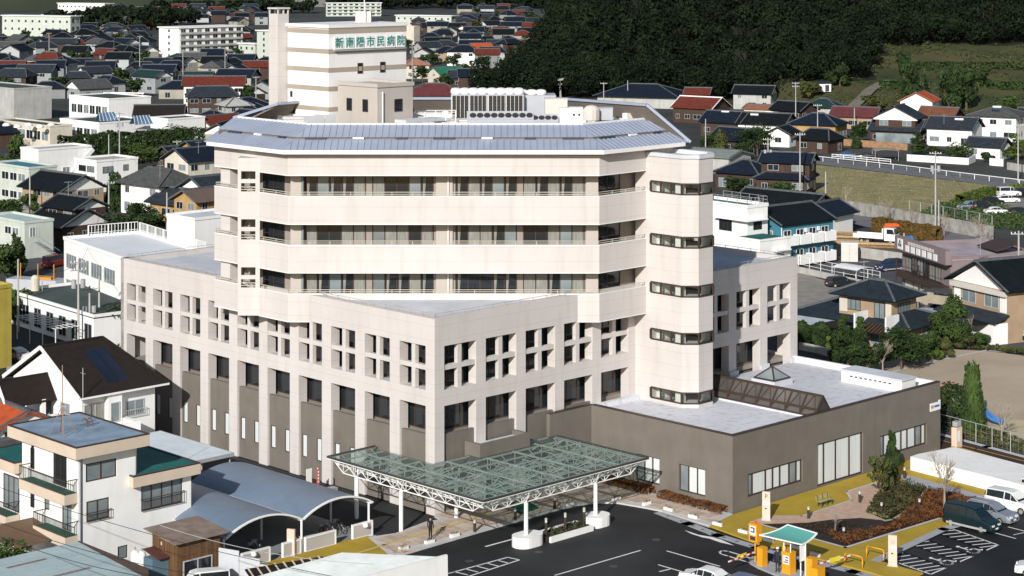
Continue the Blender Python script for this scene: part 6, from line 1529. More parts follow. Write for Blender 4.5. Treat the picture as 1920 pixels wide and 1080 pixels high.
# ================================================================== right of the hospital: houses, yard, field, road
def hf(pl, pr, d, h, roof, rm, wm, label, upper=None, **kw):
    "house from its front ground line, given by the left and right pixel; depth d goes back"
    a, b = Vector(G(*pl)), Vector(G(*pr)); v = b - a; w = v.length; rot = math.atan2(v.y, v.x); c = (a + b) / 2 + Vector((-math.sin(rot), math.cos(rot))) * d / 2
    t = house((pl[0] + pr[0]) / 2, pl[1], w, d, h, math.degrees(rot), roof, rm, wm, label, xy=tuple(c), **kw)
    if upper: upper_storey(t, *upper, rm=rm, wm=wm)
    return t
def upper_storey(t, cx, cy, w, d, z0, h, roof, pitch=.45, ov=.7, rm=None, wm=None, lights=True, wf=None):
    m = MB().box(cx - w / 2, cx + w / 2, cy - d / 2, cy + d / 2, z0, h).build('upper_wall', wm, t)
    if roof == 'gable':
        b = d / 2
        for sx in (-1, 1): MB().poly([(cx + sx * w / 2, cy - b, h), (cx + sx * w / 2, cy + b, h), (cx + sx * w / 2, cy, h + (b + ov) * pitch - .2)]).build('gable', M_white, m)
    if w >= d: s, r, zt = roof_shape(roof, w, d, h, pitch, ov); M_ = Matrix.Translation((cx, cy, 0))
    else: s, r, zt = roof_shape(roof, d, w, h, pitch, ov); M_ = Matrix.Translation((cx, cy, 0)) @ Matrix.Rotation(R(90), 4, 'Z')
    s.xf(M_); r.xf(M_); ro = s.build('upper_roof', rm, t); r.build('ridge_tiles', M_ridge, ro)
    n = max(1, int(w / 3.2))
    for i in range(n): window(t, cx - w / 2 + w * (i + .5) / n, cy - d / 2, h - 1.6, min(2.2, w / n * .75), 1.2, 0, wf or M_alu, M_glassb if i % 2 else M_glass, 2)
    for sx in (-1, 1): window(t, cx + sx * w / 2, cy, h - 1.6, min(2.0, d * .5), 1.2, R(90) * sx, wf or M_alu, M_glassb, 2)
def localpt(t, x, y, z=0): return (Matrix.Translation(t.location) @ Matrix.Rotation(t.rotation_euler.z, 4, 'Z')) @ Vector((x, y, z))
M_bluewall = mat('blue_green_siding', (.055, .20, .26), .7, .08, .6)
M_purple = mat('mauve_wall', (.24, .185, .19), .8, .1, .5, dirt=.1)
M_brownw = mat('dark_brown_boards', (.065, .04, .03), .85, .25, 2, stretch=(1, 1, .2))
M_tanw = mat('tan_wall', (.36, .26, .17), .85, .12, .7)
# --- blue-green apartment block
AP = hf((1465, 502), (1562, 488), 9.5, 6.3, 'gable', M_black_t, M_bluewall, 'two-storey blue-green apartment house with white balconies', cat='apartment house', pitch=.42, ov=.5, win=False, gm=M_bluewall, name='apartment_house')
AP_w = math.dist(G(1465, 502), G(1562, 488))
for k in range(4):
    x = -AP_w / 2 + AP_w * (k + .55) / 4.15; bw = AP_w / 4.15 * .86
    for z in (.25, 3.25):
        bo = MB().box(x - bw / 2, x + bw / 2, -5.85, -5.75, z, z + 1.5).box(x - bw / 2, x - bw / 2 + .08, -5.75, -4.76, z, z + 1.5).box(x + bw / 2 - .08, x + bw / 2, -5.75, -4.76, z, z + 1.5).box(x - bw / 2, x + bw / 2, -5.75, -4.76, z, z + .1).build('balcony', M_white, AP)
        window(AP, x - .25, -4.75, z + .2, 1.6, 2.0, 0, M_wmetal, M_glass, 2)
    if k in (1, 2): MB().box(x + .75, x + 1.25, -4.95, -4.76, 4.9, 5.5).build('air_conditioner', M_wmetal, AP)
MB().tube((-AP_w / 2 - .08, -4.9, 0), (-AP_w / 2 - .08, -4.9, 6.2), .07).build('drainpipe', M_white, AP)
for z in (1.6, 4.4): window(AP, -AP_w / 2, -2.5, z - .4, 1.1, 1.3, RZL, M_wmetal, M_glassb, 1)
# --- white stepped building behind the stair tower
cx, cy = G(1401, 508); WB = thing('white_terraced_building', 'white three-storey building with green terraces behind the stair tower', 'building', (cx, cy, 0), R(40))
MB().box(0, 4.4, 0, 11, 0, 9.2).build('wall', M_white, WB); MB().box(-3.2, 3.4, -5.5, -.01, 0, 5.2).build('lower_wall', M_white, WB)
MB().box(-.1, 4.5, -.1, .12, 9.2, 9.7).box(-.1, .12, .12, 11, 9.2, 9.7).box(4.28, 4.5, .12, 11, 9.2, 9.7).build('parapet', M_white, WB); MB().box(.12, 4.28, .12, 10.9, 9.2, 9.25).build('roof_surface', M_green, WB)
MB().box(-3.3, 3.5, -5.6, -5.4, 5.2, 5.5).box(-3.3, -3.1, -5.4, 0, 5.2, 5.5).build('parapet', M_white, WB); MB().box(-3.1, 3.3, -5.4, -.02, 5.2, 5.25).build('terrace_floor', M_green, WB)
MB().box(-.9, 3.6, -.9, 6, 7.35, 7.5).box(-.6, 2.6, -6.4, -5.62, 3.6, 3.75).build('canopy', M_white, WB)
window(WB, 2.2, 0, 5.9, 1.8, 1.2, 0, M_brownfr, M_glass, 2); window(WB, 0, 4.4, 5.5, 2.6, 1.9, RZL, M_brownfr, M_glass, 3); window(WB, 0, 8.6, 5.5, 2.2, 1.9, RZL, M_brownfr, M_glass, 2); window(WB, 1.2, -5.5, 2.2, 1.4, 1.0, 0, M_brownfr, M_glassb, 2); window(WB, -3.2, -2.4, 2.0, 2, 1.5, RZL, M_brownfr, M_glass, 2); window(WB, 0, 2.0, 1.9, 1.6, 1.0, RZL, M_brownfr, M_glass, 2)
b = MB()
for p, q in (((0, 0), (4.3, 0)), ((4.3, 0), (4.3, 9)), ((0, 0), (0, 10))):
    for k in range(6): x, y = p[0] + (q[0] - p[0]) * k / 5, p[1] + (q[1] - p[1]) * k / 5; b.box(x - .03, x + .03, y - .03, y + .03, 9.7, 10.7)
    for z in (10.2, 10.7): b.bar((*p, z), (*q, z), .05)
b.build('roof_railing', M_gmetal, WB)
hf((1380, 425), (1515, 440), 8, 4.0, 'gable', M_black_t, M_white, 'long low house with a dark roof and white gable behind the terraced building', win=False, pitch=.48, ov=.9, gm=M_white)
hf((1500, 440), (1560, 446), 7, 3.6, 'gable', M_navy, M_white, 'dark roofed house with a white gable beside the yard hedge', win=False, pitch=.48, ov=.9, gm=M_white)
# --- yard and parking behind the annex
sheet('apartment_parking', GP([(1490, 505), (1560, 492), (1610, 482), (1690, 500), (1740, 530), (1660, 552), (1560, 528)]), .004, M_asph2)
sheet('gravel_lot', GP([(1490, 508), (1560, 530), (1620, 548), (1560, 590), (1480, 590)]), .008, mat('gravel', (.27, .25, .22), .95, .2, .6, .2, 5))
lowwall([G(1496, 511), G(1560, 525), G(1640, 542)], .25, .9, M_conc, 'low concrete retaining wall between gravel lot and parking')
fence([G(1497, 510), G(1560, 524), G(1650, 541)], 2.0, 'white pipe fence along the apartment parking', 2.6, 3, M_wmetal, z=.4)
lowwall([G(1562, 476), G(1690, 494)], .25, 1.6, M_conc, 'pale block wall between the timber yard and the parking')
t = thing('storage_shed', 'white metal storage shed against the yard wall', 'shed', (*G(1593, 489), 0), R(-10)); MB().box(-1.25, 1.25, -.9, .9, 0, 2.7).build('wall', M_ivory, t); MB().box(-1.3, 1.3, -.95, .95, 2.7, 2.8).build('roof', M_wmetal, t); MB().box(-.03, .03, -.93, -.9, .2, 2.5).box(.9, 1.0, -.93, -.9, 1.1, 1.3).build('door', M_gmetal, t)
def carport(px, py, w, d, h, rot, m, label, panel=None):
    t = thing('carport', label, 'carport', (*G(px, py), 0), R(rot), 'carports'); n = 4; b = MB()
    for k in range(n):
        x0, x1 = -w / 2 + w * k / n, -w / 2 + w * (k + 1) / n; z = lambda x: h - .3 * (x / (w / 2)) ** 2
        b.slab([(x0, -d / 2, z(x0)), (x1, -d / 2, z(x1)), (x1, d / 2, z(x1)), (x0, d / 2, z(x0))], .06)
    b.build('roof', m, t)
    for x in (-w / 2 + .15, w / 2 - .15):
        for y in (-d / 2 + .2, d / 2 - .2): MB().tube((x, y, 0), (x, y, h - .3), .06).build('post', M_gmetal, t)
    if panel: MB().box(-w / 2, w / 2, -d / 2 - .02, -d / 2 + .03, h - 1.5, h - .35).build('front_panel', panel, t)
    return t
carport(1600, 530, 3.6, 4.6, 2.5, 38, M_wmetal, 'small white carport in the apartment parking')
carport(1768, 592, 5.0, 5.0, 3.4, -40, M_greyt, 'grey roofed carport between the office and the tiled house', mat('tan_panel', (.35, .30, .22)))
car('suv', paint('navy', (.02, .03, .07)), G(1668, 507), R(208), 'dark blue off-road car parked left of the mauve office', lower=M_gmetal)
car('wagon', paint('black', (.015, .02, .025)), G(1577, 537), R(20), 'dark hatchback with red tail lights beyond the tiled house roof')
car('wagon', paint('silver_blue', (.27, .30, .35)), G(1757, 590), R(150), 'pale blue car parked under the grey carport')
# crane truck
def truck(px, py, rz, label, white=True):
    t = thing('crane_truck', label, 'truck', (*G(px, py), 0), rz)
    b = MB(); b.prism([(1.2, -1.05), (3.0, -1.05), (3.0, 1.05), (1.2, 1.05)], .7, 1.75); b.prism([(1.2, -1.0), (2.75, -1.0), (2.75, 1.0), (1.2, 1.0)], 1.75, 2.7); b.build('cab', M_wmetal, t)
    MB().poly([(3.01, -.95, 1.8), (3.01, .95, 1.8), (2.78, .95, 2.6), (2.78, -.95, 2.6)]).build('windscreen', M_cglass, t)
    for s in (-1, 1): MB().poly([(1.6, s * 1.06, 1.8), (2.8, s * 1.06, 1.8), (2.6, s * 1.03, 2.55), (1.6, s * 1.03, 2.55)]).build('window', M_cglass, t)
    MB().box(-4.0, 1.0, -1.1, 1.1, .95, 1.15).box(-4.0, 1.0, -1.1, -1.02, 1.15, 1.6).box(-4.0, 1.0, 1.02, 1.1, 1.15, 1.6).box(.8, 1.0, -1.0, 1.0, 1.15, 2.6).build('flatbed', M_wmetal, t)
    oc = mat('crane_orange', (.70, .10, .02), .45, .05)
    MB().box(.9, 1.18, -.5, .5, 1.15, 2.9).bar((1.0, 0, 3.0), (3.4, 0, 3.2), .4, .35).bar((1.0, .2, 3.2), (3.0, .2, 3.35), .25, .2).build('crane', oc, t)
    for x in (2.2, -1.6, -2.6):
        for s in (-1, 1): wheel(t, x, s * .9, .42)
    MB().box(3.0, 3.06, -.8, .8, .75, 1.0).build('grille', M_dmetal, t)
truck(1648, 457, R(-28), 'white truck with an orange crane arm parked in the timber yard')
lc = [mat('log_tan', (.42, .30, .16), .9, .25, 2), mat('log_brown', (.24, .15, .08), .9, .25, 2)]
for k, (px, py, n, L, rot, lab) in enumerate(((1604, 446, 9, 8, -14, 'pile of pale logs left of the crane truck'), (1636, 464, 7, 7, -14, 'low pile of brown logs in front of the crane truck'), (1588, 456, 5, 6, -12, 'low log row nearest the blue-green apartment'))):
    t = thing('log_pile', lab, 'log pile', (*G(px, py), 0), R(rot), 'log piles in the yard'); i = 0
    for row in range(4):
        for c in range(5 - row):
            if i >= n: break
            MB().tube((-L / 2, -1.1 + .52 * c + .26 * row, .25 + .43 * row), (L / 2, -1.1 + .52 * c + .26 * row, .25 + .43 * row), .25, 7, .2).build('log', lc[(k + i) % 2], t); i += 1
b = MB(); rr = random.Random(2)
for k in range(14): x, y = rr.uniform(-1.6, 1.6), rr.uniform(-1, 1); b.slab([(x - 1, y - .7, rr.uniform(.2, .9)), (x + 1, y - .7, rr.uniform(.2, .9)), (x + .9, y + .7, rr.uniform(.5, 1.1)), (x - .9, y + .7, rr.uniform(.3, 1))], .05)
tag(b.build('tarpaulin', mat('blue_tarp', (.03, .25, .55), .6, .2, 1.5), None, loc=(*G(1686, 456), 0)), 'crumpled bright blue tarpaulin right of the crane truck', 'tarpaulin')
sheet('yard_ground', GP([(1562, 476), (1700, 496), (1760, 470), (1640, 440), (1560, 430)]), .012, mat('yard_earth', (.16, .12, .09), .95, .35, .3, .2, 4))
hedge([G(1562, 420), G(1590, 424)], 2.2, 2.4, L_dark, 'dark clipped hedge beside the log yard by the road', leaf=.24)
hedge([G(1640, 432), G(1700, 443), G(1760, 452)], 1.6, 2.2, leafmat('leaf_rust', (.18, .10, .03), (.06, .05, .015)), 'long rusty green hedge between yard and road', leaf=.24)
# --- mauve office with the sign fascia
OF = hf((1692, 556), (1782, 590), 13, 7.0, 'flat', mat('mauve_roof', (.40, .34, .36), .9, .2, .4, dirt=.15), M_purple, 'two-storey mauve office with a row of white sign squares', win=False, cat='office', name='office_building', gm=M_purple, pitch=0)
ow = math.dist(G(1692, 556), G(1782, 590)); oy = -6.5
MB().box(-ow / 2 - .5, ow / 2 + .4, oy - .9, oy - .02, 6.5, 8.3).build('sign_fascia', M_purple, OF)
MB().box(-ow / 2 - .5, ow / 2 + .4, oy - .95, oy - .02, 6.38, 6.5).build('fascia_trim', M_brownfr, OF)
s_ = MB().box(-ow / 2 + .5, -ow / 2 + 2.0, oy - .98, oy - .9, 6.7, 8.1).build('crest_board', M_sign, OF)
c = MB()                                             # round three-lobed crest
for k in range(3):
    a = R(90 + 120 * k); 
    c.poly([(-ow / 2 + 1.25 + .3 * math.cos(a) + .24 * math.cos(R(30 * j)), oy - .985, 7.4 + .3 * math.sin(a) + .24 * math.sin(R(30 * j))) for j in range(12)])
c.build('crest', M_dmetal, s_)
for k in range(6): MB().box(-ow / 2 + 2.9 + 1.65 * k, -ow / 2 + 3.95 + 1.65 * k, oy - .97, oy - .9, 6.65, 7.5).build('sign_square', M_sign, OF)
for k in range(10): MB().box(-ow / 2 + 3.6 + .78 * k, -ow / 2 + 4.15 + .78 * k, oy - .95, oy - .9, 7.62, 8.05).build('sign_letter', M_ivory, OF)
for k, gm in enumerate((M_curtain, M_glass, M_glassb, M_glass, M_curtain, M_curtain)): window(OF, -ow / 2 + 2.0 + 1.75 * k, oy, 3.7, 1.65, 2.1, 0, M_brownfr, gm, 2)
MB().box(-ow / 2 + .3, ow / 2 - .3, oy - 1.0, oy - .02, 2.9, 3.6).box(-ow / 2 + .3, ow / 2 - .3, oy - 1.0, oy - .94, 4.5, 4.56).build('balcony', M_brownfr, OF)
for k in range(4): MB().box(-ow / 2 + 1 + 2.6 * k, -ow / 2 + 3.2 + 2.6 * k, oy - .04, oy, .1, 2.5).build('shutter', M_cream, OF)
for x in (-ow / 2 + .3, 0): MB().box(x - .08, x + .08, oy - 1.1, oy - 1.0, 0, 5.4).build('balcony_post', M_brownfr, OF)
MB().slab([(-1, 1.5, 7.6), (4.5, 1.5, 7.6), (4.5, 5, 8.6), (-1, 5, 8.6)], .15).build('attic_roof', M_brownfr, OF)
# --- white gabled house right of the office
WG = hf((1786, 618), (1890, 645), 12, 6.3, 'gable', M_black_t, M_tanw, 'white gabled house with a black tiled roof right of the mauve office', pitch=.5, ov=.8, gm=M_white, win=False)
ww = math.dist(G(1786, 618), G(1890, 645))
MB().box(-ww / 2, ww / 2, -6.5, -6.03, 5.6, 6.2).build('eaves_box', M_ivory, WG)
window(WG, -2.0, -6, 3.9, 2.6, 1.7, 0, M_alu, M_glassb, 2); window(WG, 2.2, -6, 3.9, 2.6, 1.7, 0, M_alu, M_glassb, 2); MB().box(-4.7, -3.6, -6.1, -6.0, 3.6, 5.6).build('storm_shutter_box', M_white, WG); MB().box(3.8, 4.9, -6.1, -6.0, 3.6, 5.6).build('storm_shutter_box', M_white, WG)
MB().slab([(-ww / 2 - .6, -8.6, 2.7), (ww / 2 + .5, -8.6, 2.7), (ww / 2 + .3, -6.02, 3.5), (-ww / 2 - .3, -6.02, 3.5)], .14).build('lower_roof', M_slate, WG); MB().box(-ww / 2, ww / 2, -8.3, -6.02, 0, 2.5).build('porch_wall', M_white, WG)
MB().box(1.2, 4.4, -10.2, -8.32, 2.4, 2.55).build('entry_roof', M_black_t, WG)
hf((1885, 560), (1990, 590), 12, 5.2, 'hip', mat('pale_blue_metal', (.35, .48, .52), .5), M_cream, 'low cream building with a pale blue roof at the right edge', win=False, pitch=.12, st=1, cat='building')
# --- dark tiled house with two roofs in front (named parts built on a ground floor)
TC = Vector(G(1668, 655)); TH_ = thing('tiled_house', 'tan two-storey house with navy tiled hip roofs beyond the annex roof', 'house', (TC.x, TC.y, 0), R(-43))
M_tile = tilemat('blue_black_tiles', (.020, .029, .038), .30, .30, .10)
def tiled_roof(cx, cy, w, d, z, pitch, ov, name='roof'):
    s, r, zt = roof_shape('hip', max(w, d), min(w, d), z, pitch, ov, .2); M_ = Matrix.Translation((cx, cy, 0)) @ (Matrix.Rotation(R(90), 4, 'Z') if d > w else Matrix.Identity(4)); s.xf(M_); r.xf(M_); ro = s.build(name, M_tile, TH_); r.build('ridge_tiles', M_ridge, ro)
MB().box(-13.5, 2.2, .3, 8.5, -.1, 2.75).build('wall', M_tanw, TH_); MB().box(-7.6, -.2, .8, 6.2, 2.75, 5.75).build('upper_wall', M_tanw, TH_)
tiled_roof(-5.65, 4.4, 15.7, 8.2, 2.75, .38, .9); tiled_roof(-3.9, 3.5, 7.4, 5.4, 5.75, .45, .95, 'upper_roof')
window(TH_, -5.9, .8, 3.9, 2.7, 1.3, 0, M_brownfr, M_glassb, 4); window(TH_, -1.9, .8, 3.3, 1.5, 1.9, 0, M_brownfr, M_glassb, 2); window(TH_, -.2, 3.4, 3.9, 2.7, 1.2, R(90), M_brownfr, M_glassb, 4)
MB().box(-7.5, -7.3 + .9, .7, .8, 3.6, 5.4).build('shutter_box', M_cream, TH_); MB().box(-1.0, -.25, .7, .8, 3.2, 5.4).build('shutter_box', M_cream, TH_)
for x, y0, y1 in ((-3.6, -2.0, .9),): MB().box(x - .1, x + .1, y0, y1, 2.3, 4.1).build('balcony_screen', M_white, TH_)
MB().box(.55, .75, -1.9, .9, 2.3, 4.1).build('balcony_screen', M_white, TH_)
MB().slab([(-3.4, -2.6, 2.2), (.5, -2.6, 2.2), (.5, -.7, 2.9), (-3.4, -.7, 2.9)], .1).build('entry_roof', M_browns, TH_)
for k in range(8): MB().bar((-3.3 + .5 * k, -2.65, 2.26), (-3.3 + .5 * k, -.7, 2.96), .08, .06).build('batten', M_wood, TH_)
MB().slab([(-13.6, -2.2, 2.0), (-7.4, -2.2, 2.0), (-7.4, .0, 2.7), (-13.6, .0, 2.7)], .08).build('veranda_roof', mat('pale_corrugated', (.34, .38, .42), .5), TH_)
s, r, zt = roof_shape('hip', 3.4, 2.2, 2.3, .3, .4); s.xf(Matrix.Translation((-6.3, -1.6, 0))); s.build('porch_roof', M_browns, TH_)
for x in (-7.5, -5.1): MB().tube((x, -2.4, 0), (x, -2.4, 2.3), .1).build('porch_post', mat('red_post', (.35, .07, .03), .6), TH_)
for k in range(4): window(TH_, -12.6 + 1.5 * k, .3, .2, 1.4, 1.9, 0, M_brownfr, M_glassb, 2)
window(TH_, -1.8, .3, .2, 2.2, 2.0, 0, M_alu, M_glassb, 2); window(TH_, 2.2, 5.0, .3, 3.0, 1.9, R(90), M_alu, M_glassb, 3)
lowwall([G(1500, 656), G(1528, 661), G(1566, 672)], .2, .9, M_conc, 'low grey garden wall of the tiled house')
gv = [(1590, 690, 5.0, 5.2, 'bushy', L_dark, 'large dark garden shrub left of the bare trunk'), (1625, 705, 4.2, 4.4, 'bushy', L_dark, 'dark bush directly left of the forked bare tree'), (1690, 693, 5.2, 6.2, 'bushy', L_dark, 'broad dark shrub right of the forked bare tree'),
      (1725, 682, 4.2, 4.6, 'bushy', L_mid, 'mid green shrub in front of the tiled house right end'), (1780, 655, 6.4, 5.4, 'bushy', L_mid, 'tall rounded green tree before the grey carport'), (1752, 645, 4.5, 4, 'bushy', L_mid, 'small green tree at the right gable of the tiled house'),
      (1538, 650, 3.0, 2.6, 'dome', L_dark, 'round clipped bush by the veranda of the tiled house'), (1582, 655, 4.0, 2.8, 'layers', L_mid, 'layered cloud-pruned pine left of the porch'), (1615, 655, 3.8, 2.6, 'layers', L_mid, 'layered cloud-pruned pine right of the porch'), (1502, 652, 3.2, 2.4, 'dome', L_dark, 'dark bush half hidden by the hospital wing'),
      (1560, 660, 2.0, 1.6, 'loose', L_fresh, 'pale flowering bush near the veranda'), (1748, 677, 3.0, 2.2, 'loose', L_fresh, 'yellow-green flowering shrub at the park edge'), (1768, 671, 2.4, 2.2, 'loose', L_olive, 'olive shrub with red berries at the park edge'),
      (1806, 654, 2.2, 3.2, 'bushy', L_olive, 'low olive bush at the park edge by the lane'), (1838, 650, 1.6, 3.4, 'bushy', L_mid, 'low green bush along the park edge by the white pickup'),
      (1840, 600, 4.2, 4.5, 'layers', L_mid, 'pine in the front garden of the white gabled house'), (1812, 595, 3.4, 3.6, 'bushy', L_olive, 'olive shrub in the white gabled house garden'), (1875, 628, 3.2, 3.2, 'bushy', L_dark, 'dark shrub by the entry of the white gabled house')]
for k, (px, py, h, w, kd, m, lab) in enumerate(gv): tree(px, py, h, w, kd, m, lab, 'garden trees around the tiled house', seed=20 + k, name='garden_tree' if h > 3.3 else 'shrub', cat='tree' if h > 3.3 else 'shrub', th=.15 if kd != 'layers' else .8, leaf=.16)
tree(1655, 705, 6.0, 4, 'bare', L_dark, 'forked bare tree between the dark shrubs', seed=31, name='bare_tree'); tree(1818, 652, 5.2, 3, 'bare', L_dark, 'bare grey tree at the corner of the park', seed=32, name='bare_tree'); tree(1722, 742, 3.4, 3, 'bare', L_dark, 'bare twiggy bush behind the annex roof edge', seed=33, name='bare_tree')
ground_leaves('park_edge_plants', GP([(1790, 652), (1850, 648), (2000, 668), (2000, 676), (1850, 656)]), 0, .5, L_olive, 1300, .16)
sheet('side_lane', GP([(1800, 640), (1860, 615), (1990, 650), (1990, 680), (1850, 655)]), .02, M_asph2)
lowwall([G(1770, 622), G(1800, 635), G(1820, 640)], .2, 1.3, M_conc, 'grey garden wall in front of the white gabled house')
# white pickup
def pickup(px, py, rz, label, z=0):
    t = thing('pickup_truck', label, 'pickup', (*G(px, py), z), rz, 'white pickups')
    b = MB(); b.prism([(.35, -.7), (1.65, -.7), (1.65, .7), (.35, .7)], .35, 1.05); b.build('cab_base', M_wmetal, t)
    MB().slab([(.4, -.62, 1.78), (1.05, -.62, 1.78), (1.05, .62, 1.78), (.4, .62, 1.78)], .08).bar((.4, -.66, 1.05), (.42, -.6, 1.74), .1).bar((.4, .66, 1.05), (.42, .6, 1.74), .1).bar((1.6, -.66, 1.05), (1.08, -.6, 1.74), .08).bar((1.6, .66, 1.05), (1.08, .6, 1.74), .08).build('cab', M_wmetal, t)
    MB().poly([(1.58, -.62, 1.08), (1.58, .62, 1.08), (1.1, .58, 1.7), (1.1, -.58, 1.7)]).build('windscreen', M_cglass, t)
    for s in (-1, 1): MB().poly([(.45, s * .67, 1.06), (1.55, s * .67, 1.06), (1.1, s * .61, 1.7), (.45, s * .61, 1.7)]).build('window', M_cglass, t)
    MB().box(-1.65, .3, -.7, .7, .5, .6).box(-1.65, .3, -.7, -.65, .6, .88).box(-1.65, .3, .65, .7, .6, .88).box(-1.65, -1.6, -.65, .65, .6, .88).build('bed', M_wmetal, t)
    for x in (-1.1, 1.05):
        for s in (-1, 1): wheel(t, x, s * .6, .27)
pickup(1880, 622, R(-20), 'small white pickup parked in the lane before the gabled house')
car('wagon', paint('dark_green', (.006, .028, .03)), G(1925, 640), R(-20), 'dark car at the right edge behind the white pickup')
# --- road, guard rail, field, upper parking
M_road = mat('grey_road', (.16, .16, .17), .9, .15, .3)
sheet('field_road', GP([(1500, 292), (1600, 303), (1700, 313), (1800, 325), (1960, 343), (1960, 362), (1800, 340), (1700, 328), (1600, 316), (1500, 304)]), .02, M_road)
sheet('yard_road', GP([(1540, 392), (1600, 402), (1700, 420), (1850, 446), (1850, 462), (1700, 440), (1560, 413), (1500, 404)]), .02, M_road)
mg = mat('dry_field', (.34, .28, .15), .95, .25, .25, .5, 3, col2=(.17, .16, .07), detail=9, stretch=(1, 2.2, 1))
FLD = GP([(1500, 306), (1600, 317), (1700, 329), (1800, 341), (1890, 352), (1860, 368), (1790, 384), (1740, 402), (1700, 414), (1600, 396), (1545, 386), (1525, 350)])
sheet('dry_field', FLD, .03, mg)
ground_leaves('field_stubble', FLD, .02, .1, leafmat('leaf_straw', (.32, .27, .13), (.13, .13, .05)), 7000, .13)
ground_leaves('field_weeds', GP([(1720, 405), (1760, 385), (1830, 375), (1900, 395), (1960, 420), (1960, 440), (1800, 420)]), .02, 1.0, L_mid, 3500, .3)
ground_leaves('field_edge', GP([(1830, 372), (1900, 350), (1960, 345), (1960, 358), (1880, 366)]), .02, .8, L_fresh, 1500, .3)
fence([G(1515, 300), G(1600, 309), G(1700, 320), G(1800, 333), G(1940, 350)], 1.1, 'long white guard rail along the field road', 4.0, 1, M_wmetal, rw=.13, name='guard_rail', cat='guard rail')
fence([G(1560, 297), G(1670, 307)], 1.0, 'white guard rail section below the parked blue car', 3.0, 2, M_wmetal, rw=.14, name='guard_rail', cat='guard rail')
lowwall([G(1550, 394), G(1640, 408), G(1700, 420), G(1790, 436), G(1860, 450)], .35, 2.3, mat('stained_concrete', (.33, .32, .29), .9, .3, .8, dirt=.35), 'stained concrete retaining wall between the field and yard road')
fence([G(1705, 418), G(1790, 434), G(1860, 448)], 1.6, 'mesh fence standing on the concrete retaining wall', 3.2, 1, M_gmetal, True, z=2.3, name='mesh_fence')
sheet('upper_parking', GP([(1785, 384), (1860, 366), (1990, 380), (1990, 425), (1860, 410)]), .04, mat('parking_gravel', (.22, .21, .19), .95, .2))
pk = [('suv', 'silver_blue', 1817, 394, 200, 'silver car at the left end of the upper parking rows'), ('suv', 'black', 1843, 394, 20, 'dark car second from left in the upper parking'), ('wagon', 'black', 1862, 384, 30, 'dark car with orange lights behind in the upper parking'), ('wagon', 'white', 1890, 380, 10, 'white estate car in the rear row of the upper parking'), ('van', 'white', 1892, 368, 10, 'white van with a tall roof at the back of the upper parking'), ('sedan', 'black', 1915, 366, 10, 'dark car at the far right of the upper parking'), ('sedan', 'white', 1868, 402, 8, 'white car at the front of the upper parking'), ('wagon', 'black', 1915, 404, 15, 'dark car at the right edge of the upper parking')]
PC = {'silver_blue': (.27, .30, .35), 'black': (.015, .02, .025), 'white': (.78, .78, .76)}
for kd, c, px, py, rz, lab in pk: car(kd, paint(c, PC[c]), G(px, py), R(rz), lab, group='cars in the upper parking')
car('sedan', paint('mid_blue', (.06, .14, .32)), G(1586, 296), R(175), 'blue saloon parked behind the guard rail'); car('sedan', paint('black', (.015, .02, .025)), G(1625, 298), R(175), 'black saloon with a red lamp parked beside the blue saloon')
hedge([G(1800, 384), G(1860, 366)], 1.5, 1.6, L_fresh, 'bright green hedge at the back of the upper parking', leaf=.3)
# --- houses along the foot of the wooded hill, nearest first: px, py of front ground line, depth, height, roof, materials, label
kk = dict(pitch=.5, ov=.7)
K_ = hf((1418, 362), (1512, 366), 9, 3.0, 'hip', M_navy, M_brownw, 'brown timber two-storey house with navy roofs at the field corner', upper=(0.5, 0, 9.5, 6.4, 3, 6.0, 'gable'), st=1, gm=M_brownw, **kk)
upper_storey
hf((1342, 352), (1420, 358), 8, 3.2, 'hip', M_navy, M_brownw, 'low navy roofed wing left of the timber house', st=1, **kk)
hf((1282, 320), (1366, 326), 10, 3.4, 'gable', mat('grey_green_metal', (.22, .25, .22), .5, .15), M_grey, 'low workshop with a grey green metal roof beside the timber house', st=1, pitch=.2, win=False)
hf((1330, 284), (1402, 290), 9, 3.0, 'gable', M_navy, M_brownw, 'long low navy roof behind the trees above the workshop', st=1, **kk)
hf((1438, 274), (1480, 276), 7, 3.0, 'gable', M_black_t, M_white, 'small black roofed house with a white gable below the solar houses', st=1, gm=M_white, **kk)
hf((1492, 284), (1552, 288), 8, 3.0, 'irimoya', M_black_t, M_brownw, 'low dark house behind the two poles left of the field road', st=1, **kk)
c_ = hf((1314, 254), (1386, 258), 9, 3.6, 'gable', M_navy, M_brownw, 'navy roofed brown house with a white solar tank', st=1, **kk); solar(c_, -.5, -1.2, 5.0)
d_ = hf((1384, 258), (1470, 262), 9, 3.6, 'gable', M_black_t, M_white, 'black roofed white house with two solar tanks', st=1, gm=M_tanw, **kk); solar(d_, -3.0, -2.0, 4.7); solar(d_, .5, -.6, 5.3)
hf((1480, 262), (1566, 266), 9, 4.0, 'hip', M_navy, M_ochre, 'ochre walled house with a navy hip roof', st=1, **kk)
hf((1505, 222), (1570, 224), 8, 3.2, 'hip', M_teal, M_grey, 'teal grey roof behind the ochre house', st=1, **kk)
hf((1558, 240), (1640, 243), 8, 3.2, 'gable', M_maroon, M_tanw, 'long maroon roofed house left of the white gable house', st=1, **kk)
hf((1262, 228), (1334, 232), 10, 4.0, 'gable', M_redt, M_brownw, 'red roofed house with a white verge right of the hospital roof', st=1, gm=M_brownw, ridge=M_wmetal, **kk)
hf((1284, 204), (1328, 205), 6, 4.4, 'gable', M_redt, M_brownw, 'small red roofed house higher behind the long red roof', st=1, **kk)
hf((1375, 204), (1445, 206), 8, 4.6, 'gable', M_black_t, M_grey, 'grey walled house with a black roof at the forest edge', gm=M_white, **kk)
